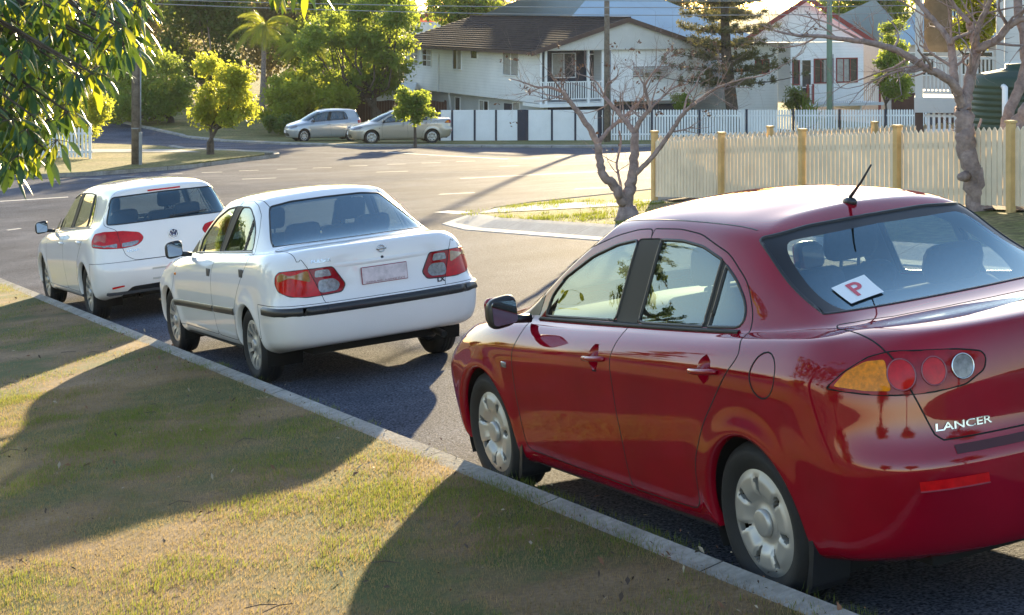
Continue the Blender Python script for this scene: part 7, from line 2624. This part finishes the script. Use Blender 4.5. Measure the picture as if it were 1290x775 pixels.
# ------------------------------------------------------------------ the two bare trees
def px_branch(mb, R, pts, Y, r0, r1, dy=0.0, x=0, y=0, z=0, tips=None, twigs=0, tl=.5, wob=.02):
    """limb through photo points, drifting dy metres in depth from root to tip"""
    n = len(pts); P3 = []
    for i, (u, v) in enumerate(pts):
        d = Y + dy * i / max(1, n - 1)
        p = at(u, v, d); P3.append(Vector((p.x - x, p.y - y, p.z - z)))
    # subdivide smoothly (Catmull-Rom)
    Q = []
    for i in range(n - 1):
        a = P3[max(i - 1, 0)]; b = P3[i]; c = P3[i + 1]; d = P3[min(i + 2, n - 1)]
        for k in range(5):
            t = k / 5
            Q.append(.5 * ((2 * b) + (-a + c) * t + (2 * a - 5 * b + 4 * c - d) * t * t + (-a + 3 * b - 3 * c + d) * t ** 3) + (Vector(R.normal(size=3)) * wob * r0 * 4 if i + k else Vector()))
    Q.append(P3[-1])
    m = len(Q)
    rad_ = [r0 + (r1 - r0) * (i / (m - 1)) ** .8 for i in range(m)]
    mb.tube(Q, r0, 10 if r0 > .04 else 6, True, rad_)
    for _ in range(int(twigs * 1.7)):
        k = R.randint(int(m * .3), m)
        d = (Q[min(k, m - 1)] - Q[max(k - 2, 0)]).normalized() + Vector(R.normal(size=3)) * .75 + Vector((0, 0, .25))
        branchy(R, mb, Q[min(k, m - 1)], d, tl * R.uniform(.5, 1.2), max(.0035, rad_[min(k, m - 1)] * .42), 2, .6, .12, tips, 4, (2, 3), .45)
    return Q


def bare_tree_small():
    R = rs(21)
    g = GP(790, 276, .11); x, y, z = g.x, g.y, g.z
    root = empty('bare_tree', (x, y, z)); Y = y; k = dict(x=x, y=y, z=z)
    tr = MB()
    px_branch(tr, R, [(790, 282), (789, 262), (793, 240), (797, 222), (799, 195), (800, 168)], Y, .115, .055, 0, **k)
    px_branch(tr, R, [(788, 262), (782, 250), (773, 232), (761, 222), (756, 203), (753, 181)], Y, .085, .05, -.3, **k)
    mbt = MB(); mbt.tube([(0, 0, -.15), (0.02, 0, .04), (0, 0, .18)], .2, 10, True, [.26, .17, .12])
    tr.add(mbt.V, mbt.F)
    tr.build('trunk', bark_grey, root, True)
    tips = []; lb = MB()
    B = lambda pts, r0, r1, dy, tw=3, tl=.55: px_branch(lb, R, pts, Y, r0, r1, dy, tips=tips, twigs=tw, tl=tl, **k)
    B([(753, 181), (741, 160), (727, 139), (716, 126), (709, 116)], .05, .026, -.3, 2)
    B([(709, 116), (692, 110), (677, 110), (660, 104), (643, 99)], .024, .006, -.2, 4, .4)
    B([(709, 116), (700, 104), (694, 92)], .018, .006, -.5, 3, .4)
    B([(753, 181), (760, 172), (771, 160), (785, 148), (797, 138), (812, 122)], .04, .018, .5, 4)
    B([(800, 168), (791, 156), (779, 142), (768, 130), (761, 121)], .045, .024, .3, 3)
    B([(761, 121), (752, 104), (738, 96), (728, 94)], .018, .005, .4, 3, .4)
    B([(761, 121), (765, 106), (776, 98), (780, 86)], .018, .005, -.3, 3, .4)
    B([(800, 168), (804, 156), (813, 144), (819, 137), (815, 122), (812, 108)], .04, .022, -.3, 3)
    B([(812, 108), (818, 98), (826, 88), (832, 83), (838, 72), (848, 60)], .02, .006, -.4, 5, .45)
    B([(812, 108), (806, 98), (800, 88), (797, 76)], .016, .005, .3, 4, .4)
    B([(819, 137), (835, 122), (850, 110), (866, 106)], .024, .008, .5, 4, .5)
    B([(797, 222), (810, 210), (829, 189), (845, 166), (861, 143), (876, 130)], .042, .026, -.4, 2)
    B([(876, 130), (890, 119), (903, 111), (916, 106), (935, 100), (960, 96)], .024, .010, -.4, 4, .5)
    B([(960, 96), (980, 86), (1000, 74), (1012, 66)], .010, .004, -.3, 3, .4)
    B([(861, 143), (866, 122), (876, 108), (884, 92), (900, 80)], .018, .005, .4, 5, .5)
    B([(784, 254), (782, 235), (779, 220), (777, 205), (782, 180), (780, 165)], .022, .014, .5, 2, .4)
    lb.build('limbs', bark_grey, root, True)
    # a few withered leaves left on the twigs
    C = [tuple(tips[i]) for i in R.choice(len(tips), min(len(tips), 90), replace=False)]
    V, F = leaf_cloud(R, C, [.07] * len(C), 420, .055, aspect=.5, shell=.1); fast_mesh('last_leaves', V, F, mat('withered_leaf', (.22, .12, .07), .8, var=.4, vscale=9), root)
    tag(root, 'small leafless tree on the corner verge across the street', 'bare tree')


def bare_tree_large():
    R = rs(22)
    Y = 20.6; x = (1232 - 645) / FPX * Y; y = Y; z = float(T(x, y)) + .11
    root = empty('bare_tree', (x, y, z)); k = dict(x=x, y=y, z=z)
    tr = MB()
    vg = YHOR - z * FPX / Y
    px_branch(tr, R, [(1233, vg + 6), (1232, 255), (1226, 220), (1219, 185), (1214, 158), (1212, 134)], Y, .165, .10, 0, **k)
    px_branch(tr, R, [(1236, vg), (1238, 240), (1246, 212), (1262, 186), (1280, 160), (1300, 135)], Y, .125, .095, -.3, **k)
    px_branch(tr, R, [(1262, 186), (1266, 160), (1272, 138), (1284, 108), (1292, 78), (1290, 45), (1284, 20), (1282, -20)], Y, .075, .05, .3, **k)
    tr.build('trunk', bark_grey, root, True)
    tips = []; lb = MB()
    B = lambda pts, r0, r1, dy, tw=2, tl=.6: px_branch(lb, R, pts, Y, r0, r1, dy, tips=tips, twigs=tw, tl=tl, **k)
    B([(1212, 134), (1208, 120), (1201, 106), (1185, 94), (1166, 86), (1146, 72), (1125, 62), (1106, 56), (1087, 52)], .062, .034, -.6, 3)
    B([(1087, 52), (1064, 50), (1040, 46), (1015, 45), (998, 44)], .034, .016, -.4, 4, .5)
    B([(998, 44), (980, 40), (966, 34), (954, 30)], .014, .004, -.3, 4, .4)
    B([(1030, 46), (1010, 56), (985, 60), (968, 56)], .014, .004, .3, 4, .4)
    B([(1087, 52), (1065, 40), (1045, 30), (1020, 22), (1000, 18)], .018, .005, .5, 5, .5)
    B([(1145, 72), (1128, 84), (1105, 92), (1085, 100), (1066, 106), (1050, 116)], .016, .004, .4, 4, .45)
    B([(1125, 62), (1132, 48), (1128, 34), (1118, 24)], .018, .006, .3, 3, .4)
    B([(1212, 134), (1203, 110), (1201, 86), (1200, 70), (1198, 55)], .06, .045, .3, 2)
    B([(1198, 55), (1190, 42), (1178, 28), (1166, 14), (1155, 2), (1146, -12)], .04, .024, .3, 4)
    B([(1198, 55), (1204, 48), (1216, 44), (1224, 40)], .03, .02, -.2, 2, .4)
    B([(1216, 140), (1219, 118), (1222, 96), (1228, 74), (1230, 62), (1226, 44), (1222, 30)], .07, .05, .4, 2)
    B([(1222, 30), (1212, 18), (1200, 4), (1190, -10)], .034, .018, .4, 4, .6)
    B([(1230, 60), (1230, 40), (1238, 22), (1246, 4), (1250, -14)], .045, .026, -.4, 4, .6)
    B([(1230, 62), (1244, 56), (1258, 48), (1270, 34), (1282, 26), (1300, 20)], .05, .04, -.3, 3, .5)
    B([(1270, 34), (1262, 20), (1258, 8), (1262, -10)], .024, .012, .4, 3, .5)
    B([(1226, 210), (1234, 180), (1232, 165), (1236, 150)], .02, .014, .3, 1, .3)
    B([(1172, 88), (1150, 96), (1138, 88), (1120, 94), (1098, 110)], .012, .004, .4, 3, .4)
    lb.build('limbs', bark_grey, root, True)
    kn = MB(); p = at(1217, 222, Y - .1); q = Vector((p.x - x, p.y - y, p.z - z)); kn.tube([q, q + Vector((-.10, -.12, .0))], .05, 8, True, [.07, .045]); kn.build('knot', bark_grey, root, True)
    tag(root, 'large leafless tree with thick forked limbs above the red sedan', 'bare tree')


bare_tree_small()
bare_tree_large()


# ------------------------------------------------------------------ foreground foliage, hanging into the picture top left
def leaf_shape(mb, base, d, L, w, R, droop=.35):
    """one pointed leaflet, folded along its midrib and curling down"""
    d = d.normalized(); s = d.cross(Vector((0, 0, 1)))
    if s.length < .05: s = Vector((1, 0, 0))
    s = (s.normalized() + Vector(R.normal(size=3)) * .45).normalized()
    n = s.cross(d).normalized(); V = []; p = base.copy(); dd = d.copy()
    prof = [0.06, .55, .92, 1.0, .82, .5, .04]
    for j, f in enumerate(prof):
        V += [p - s * w * f - n * w * f * .30, p, p + s * w * f - n * w * f * .30]
        dd = (dd + Vector((0, 0, -droop / 6))).normalized(); p = p + dd * L / (len(prof) - 1)
    F = []
    for j in range(len(prof) - 1):
        a = j * 3; F += [(a, a + 1, a + 4, a + 3), (a + 1, a + 2, a + 5, a + 4)]
    mb.add(V, F)


def umbrella_foliage():
    R = rs(9); x, y = -4.8, 7.6; z = float(T(x, y)) + .12
    root = empty('leafy_tree', (x, y, z)); o = Vector((x, y, z))
    tr = MB(); tr.tube([(0, 0, -.2), (.05, 0, 1.0), (.2, 0, 2.2), (.4, .1, 3.2)], .15, 12, False, [.2, .15, .13, .10]); tr.build('trunk', bark, root, True)
    outline = [(-60, -40), (190, -40), (186, 20), (170, 52), (150, 74), (122, 84), (102, 100), (92, 130), (80, 150), (60, 160), (44, 172), (30, 186), (12, 200), (-60, 215)]
    lv = MB(); tw = MB(); lv2 = MB()
    pts = []
    for _ in range(1600):
        u, v = R.uniform(-60, 195), R.uniform(-40, 225)
        if sdf(outline, np.array([[u, v]]))[0] < -6: pts.append((u, v))
        if len(pts) >= 185: break
    extra = [(22, 196), (55, 186), (72, 176), (10, 206), (28, 186), (176, 0), (170, 28), (156, 55), (345, -26), (366, -24), (388, -27), (116, 92), (128, 84), (84, 140), (60, 150), (20, 160), (8, 130), (34, 120)]
    pts += extra
    for i, (u, v) in enumerate(pts):
        Y = R.uniform(6.2, 8.6)
        if (u, v) in extra: Y = R.uniform(6.2, 6.9)
        c = at(u, v, Y) - o
        n = R.randint(6, 10)
        hub = Vector((.35, .05, 3.0))
        if i % 2 == 0:
            q = c.lerp(hub, .35) + Vector((0, 0, .25)); tw.tube([c, c.lerp(q, .5) + Vector((0, 0, .06)), q], .006, 5, False, [.004, .007, .012])
        for k in range(n):
            az = 2 * math.pi * k / n + R.uniform(-.3, .3); el = R.uniform(-1.15, .0)
            d = Vector((math.cos(az) * math.cos(el), math.sin(az) * math.cos(el), math.sin(el)))
            st = R.uniform(.02, .05); b = c + d * st
            tw.tube([c, b], .0018, 3, False)
            leaf_shape(lv if R.rand() < .72 else lv2, b, d, R.uniform(.075, .130), R.uniform(.012, .019), R, R.uniform(.5, 1.6))
    # the rest of the crown, outside the picture to the left and above
    for _ in range(170):
        a = R.rand() * 6.28; q = R.rand() ** .5 * 2.1
        c = Vector((math.cos(a) * q - .5, math.sin(a) * q, R.uniform(2.0, 4.2)))
        w = c + o
        u = 645 + w.x / w.y * FPX; v = YHOR - w.z / w.y * FPX
        if u > -70 and v > -30: continue
        if u > -70 and w.z < .25: continue
        for k in range(7):
            az = 2 * math.pi * k / 7; el = R.uniform(-.9, .1); d = Vector((math.cos(az) * math.cos(el), math.sin(az) * math.cos(el), math.sin(el)))
            leaf_shape(lv, c + d * .03, d, .17, .026, R, .9)
    lv.build('crown', L_near, root, True)
    lv2.build('young_leaves', leaf_mat('leaves_fresh', (.11, .17, .02), (.06, .11, .012), .38, .35, 3, (.65, .66, .04)), root, True)
    tw.build('twigs', bark, root, True)
    for e in [(1.9, -.4, 2.6), (1.2, .3, 3.4), (.9, -.8, 3.0), (2.6, -.6, 3.3)]:
        b = MB(); b.tube([(.4, .1, 3.0), Vector((.4, .1, 3.0)).lerp(Vector(e), .5) + Vector((0, 0, .2)), e], .03, 7, False, [.05, .03, .012]); b.build('limb', bark, root, True)
    tag(root, 'leafy tree with drooping leaflets hanging in at the top left', 'tree')


umbrella_foliage()


# trees standing on our own side, left of the frame: the car windows mirror them
def side_trees():
    R = rs(31)
    cr = clumps(R, 0, 3.4, 2.6, 1.9, 22, .5, .95)
    tree('bush_tree', -19.5, 21.5, 0, cr, 9000, .22, L_dark, 'bushy dark tree on our verge, left outside the picture', trunk_r=.18, seed=4, group=None)
    cr = clumps(R, 0, 2.6, 2.4, 1.5, 18, .4, .8)
    tree('bush_tree', -13.5, 12.0, 0, cr, 8000, .18, L_mid, 'low spreading tree beside our verge, left outside the picture', trunk_r=.14, seed=6)
    x, y = -21, 27; z = float(T(x, y)); root = empty('pine_tree', (x, y, z)); tr = MB(); tr.tube([(0, 0, -.2), (0, 0, 5), (0, 0, 11)], .25, 10, False, [.3, .2, .05]); tr.build('trunk', bark, root, True)
    C = []; RR = []; br = MB(); zz = 1.6
    while zz < 10.5:
        L = 3.2 * (1 - zz / 12)
        for k in range(6):
            a = R.rand() * 6.28; d = Vector((math.cos(a), math.sin(a), .05)); b = Vector((0, 0, zz)); br.tube([b, b + d * L], .03, 4, False, [.05, .01])
            for j in range(2, 9): C.append(tuple(b + d * L * j / 8 + Vector(R.normal(size=3)) * .12)); RR.append((.28, .28, .12))
        zz += .75
    br.build('limbs', bark, root); V, F = leaf_cloud(R, C, RR, 14000, .16, aspect=.3, shell=.1); fast_mesh('crown', V, F, L_dark, root)
    tag(root, 'tiered dark pine across our verge, left outside the picture', 'pine tree')


side_trees()


# street trees behind the photographer, mirrored in paintwork and glass
def rear_trees():
    R = rs(61)
    for (x, y, h, lm, lab) in [(-13, -9, 7.5, L_mid, 'broad street tree behind the viewpoint, on our verge'), (-4, -17, 8.5, L_mid, 'tall street tree behind the viewpoint, in line with the kerb'), (13, -12, 9, L_dark, 'dark street tree behind the viewpoint, across the street'),
                           (-24, 4, 7, L_mid, 'rounded tree left of the viewpoint, far up our verge'), (24, 2, 8, L_mid, 'rounded tree right of the viewpoint, across the street')]:
        cr = clumps(R, 0, h * .6, h * .42, h * .36, 22, h * .10, h * .18, ry=h * .36)
        tree('street_tree', x, y, 0, cr, 9000, .26, lm, lab, group=None, trunk_r=.2, seed=R.randint(9999), shell=.4)


rear_trees()


def crossroad_trees():
    R = rs(67)
    for (s, t, h, lm, lab) in [(57, -6, 7.5, L_mid, 'leafy tree on the far left side of the crossroad, outside the picture'), (60, -14, 9, L_yel, 'sunlit tree farther left along the crossroad, outside the picture'), (56, -23, 8, L_mid, 'leftmost crossroad tree, outside the picture'), (34, -22, 7, L_dark, 'dark tree at the corner left of the viewpoint, outside the picture')]:
        p = P(s, t); cr = clumps(R, 0, h * .5, h * .42, h * .42, 24, h * .10, h * .18, ry=h * .36)
        tree('street_tree', p[0], p[1], 0, cr, 8000, .28, lm, lab, trunk_r=.18, seed=R.randint(9999), shell=.4)


crossroad_trees()


# ------------------------------------------------------------------ turf, litter
def turf():
    R = rs(50)
    def blades(n, s0, s1, t0, t1, h0, h1, w, thr, seed, dense_near=True):
        RR = rs(seed)
        s = s0 + (s1 - s0) * (RR.rand(n) ** (1.6 if dense_near else 1)); t = t0 + (t1 - t0) * RR.rand(n)
        f = np.sin(s * 1.9 + 1.3 * np.sin(t * 1.7)) + np.sin(t * 2.6 + s * .7) + .8 * np.sin(s * 5.1 + t * 3.3) + .7 * np.sin(t * 7.7 - s * 4.1) + .9 * np.sin(s * 13.1 + 2 * np.sin(t * 9)) * np.sin(t * 15.3 + s * 3) + RR.normal(size=n) * .8
        k = f > thr
        s, t = s[k], t[k]; n = len(s)
        X = -s * SN + t * CS; Y = s * CS + t * SN; Z = T(X, Y) + .115
        az = RR.rand(n) * 6.28; h = RR.uniform(h0, h1, n); ln = RR.uniform(.1, .9, n) * h
        dx, dy = np.cos(az), np.sin(az)
        V = np.zeros((n, 3, 3))
        V[:, 0] = np.stack([X - dy * w, Y + dx * w, Z - .004], 1); V[:, 1] = np.stack([X + dy * w, Y - dx * w, Z - .004], 1); V[:, 2] = np.stack([X + dx * ln, Y + dy * ln, Z + h], 1)
        return V.reshape(-1, 3), np.arange(3 * n).reshape(-1, 3)
    g_m = leaf_mat('grass_green', (.115, .16, .024), (.05, .085, .014), .35, .6, 3.5, (.45, .50, .06))
    d_m = leaf_mat('grass_dry', (.36, .235, .115), (.12, .078, .042), .35, .7, 4.0, (.62, .48, .20))
    V, F = blades(330000, 4.0, 27, -4.5, 3.6, .010, .038, .0022, 1.1, 51); tag(fast_mesh('green_grass', V, F, g_m), 'patchy green grass of the kerbside verge', 'grass', kind='stuff')
    V, F = blades(330000, 4.0, 27, -4.5, 3.6, .006, .024, .0020, -.9, 52); tag(fast_mesh('dry_grass', V, F, d_m), 'dry straw coloured grass of the kerbside verge', 'grass', kind='stuff')
    def merge(a, b): return np.concatenate([a[0], b[0]]), np.concatenate([a[1], b[1] + len(a[0])])
    V, F = blades(430000, 4.6, 14.0, -3.6, 3.6, .006, .020, .0014, -5, 61, False); tag(fast_mesh('short_dry_grass', V, F, d_m), 'fine dry stubble of the verge nearest the viewer', 'grass', kind='stuff')
    V, F = blades(380000, 4.6, 14.0, -3.6, 3.70, .010, .036, .0014, 1.0, 62, False); tag(fast_mesh('short_green_grass', V, F, g_m), 'fine green blades of the verge nearest the viewer', 'grass', kind='stuff')
    # tufts on the corner verge across
    V, F = blades(16000, 20, 27.2, 11.05, 13.3, .02, .06, .006, .9, 53, False); tag(fast_mesh('corner_grass', V, F, g_m), 'sunlit grass of the corner verge across the street', 'grass', kind='stuff')
    # fallen leaves and twigs
    RR = rs(55); mb = MB()
    for _ in range(3200):
        s = 5 + 20 * RR.rand() ** 1.5; t = 3.5 - 7 * RR.rand() ** .9
        if RR.rand() < .12: t = 3.05 + .7 * RR.rand()
        p = Vector(P(s, t, .132 + .012 * RR.rand())); a = RR.rand() * 6.28; L = RR.uniform(.004, .012) if RR.rand() < .80 else RR.uniform(.013, .030); w = L * RR.uniform(.25, .5)
        d = Vector((math.cos(a), math.sin(a), RR.uniform(-.2, 1.0))).normalized(); q = Vector((-d.y, d.x, RR.uniform(-.6, .6))).normalized()
        mb.cur = RR.randint(0, 3)
        mb.add([p - d * L, p + q * w, p + d * L, p - q * w + Vector((0, 0, .004))], [(0, 1, 2, 3)])
    o = mb.build('leaf_litter', mats=[mat('litter_brown', (.20, .09, .045), .8), mat('litter_pale', (.36, .29, .20), .8), mat('litter_dark', (.07, .045, .03), .9)])
    tag(o, 'small fallen leaves scattered over the kerbside verge', 'leaf litter', kind='stuff')
    tw = MB()
    for _ in range(70):
        s = 5 + 14 * RR.rand() ** 1.5; t = 3.4 - 6 * RR.rand(); p = Vector(P(s, t, .135)); a = RR.rand() * 6.28; L = RR.uniform(.04, .16)
        d = Vector((math.cos(a), math.sin(a), 0)); tw.tube([p, p + d * L * .5 + Vector((0, 0, .008)), p + d * L + Vector(RR.normal(size=3)) * .01], .002, 4)
    tag(tw.build('fallen_twigs', bark), 'thin dead twigs lying in the kerbside grass', 'twigs', kind='stuff')


turf()
# ------------------------------------------------------------------ cars placed
mat('card_white', (0.8, 0.8, 0.78), .5); mat('letter_red', (.60, .06, .09), .5)
mat('handle_grey', (.07, .07, .07), .5); mat('chrome_dull', (.35, .36, .37), .35, metal=.8); glass_mat('glass_dark', (.55, .64, .68), 2.3, 0.0, (.62, .86, 1.0))  # glass_dark: gloss colour carries the blue of a sky reflection
mat('lens_amber_clear', (.40, .17, .05), .15, coat=1, var=.5, vscale=30); mat('lens_amber_red', (.50, .05, .004), .15, coat=1, var=.4, vscale=30)
mat('plate_border', (.25, .02, .05), .5); mat('badge_blue', (.01, .03, .12), .3); mat('plate_recess', (.5, .48, .45), .5); mat('plate_dark', (.06, .06, .07), .5)

rc = red_sedan(); place_car(rc, 5.815, 4.561, 0, 0, -1.2); tag(rc, 'dark red sedan with a P plate in its rear window, parked nearest', 'car', 'cars parked along the near kerb')
wc = white_sedan(); place_car(wc, 13.36, 4.613, .44); tag(wc, 'white sedan with black bumper strip, parked between the other two', 'car', 'cars parked along the near kerb')
gc = white_hatch(); place_car(gc, 19.78, 4.57, .6); tag(gc, 'white hatchback, farthest of the three along the near kerb', 'car', 'cars parked along the near kerb')


def place_far(root, u, v, Y, head, scale):
    x = (u - 645) / FPX * Y
    root.rotation_mode = 'XYZ'
    root.scale = (scale, scale, scale)
    z = float(T(x, Y)) + .10
    root.location = (x, Y, z); root.rotation_euler = (0, 0, rad(head))


silver = mat('paint_silver', (.42, .44, .46), .35, metal=.5, coat=1.0)
gold = mat('paint_gold', (.46, .42, .36), .35, metal=.5, coat=1.0)
fs = red_sedan(gold, True)
place_far(fs, 540, 183, 74.2, 180 + 13, .97); tag(fs, 'champagne coloured sedan parked on the far side behind a small tree', 'car', 'cars parked across the crossroad')
fh = white_hatch(silver, True)
place_far(fh, 437, 181, 77.8, 180 + 20, .92); fh.scale = (.80, .92, .96); tag(fh, 'small silver hatchback parked left of the champagne sedan', 'car', 'cars parked across the crossroad')
# ------------------------------------------------------------------ the dusty evening air
hz = MB(); hz.box(-420, 420, -35, 900, -12, 45)
hm = bpy.data.materials.new('haze'); hm.use_nodes = True
_n = hm.node_tree; _n.nodes.clear()
_o = _n.nodes.new('ShaderNodeOutputMaterial'); _v = _n.nodes.new('ShaderNodeVolumePrincipled')
_v.inputs['Color'].default_value = (.95, .95, .95, 1); _v.inputs['Density'].default_value = .00013; _v.inputs['Anisotropy'].default_value = .1
_n.links.new(_v.outputs[0], _o.inputs['Volume'])
tag(hz.build('haze', hm), 'thin dusty evening haze over the whole street', 'haze', kind='stuff')
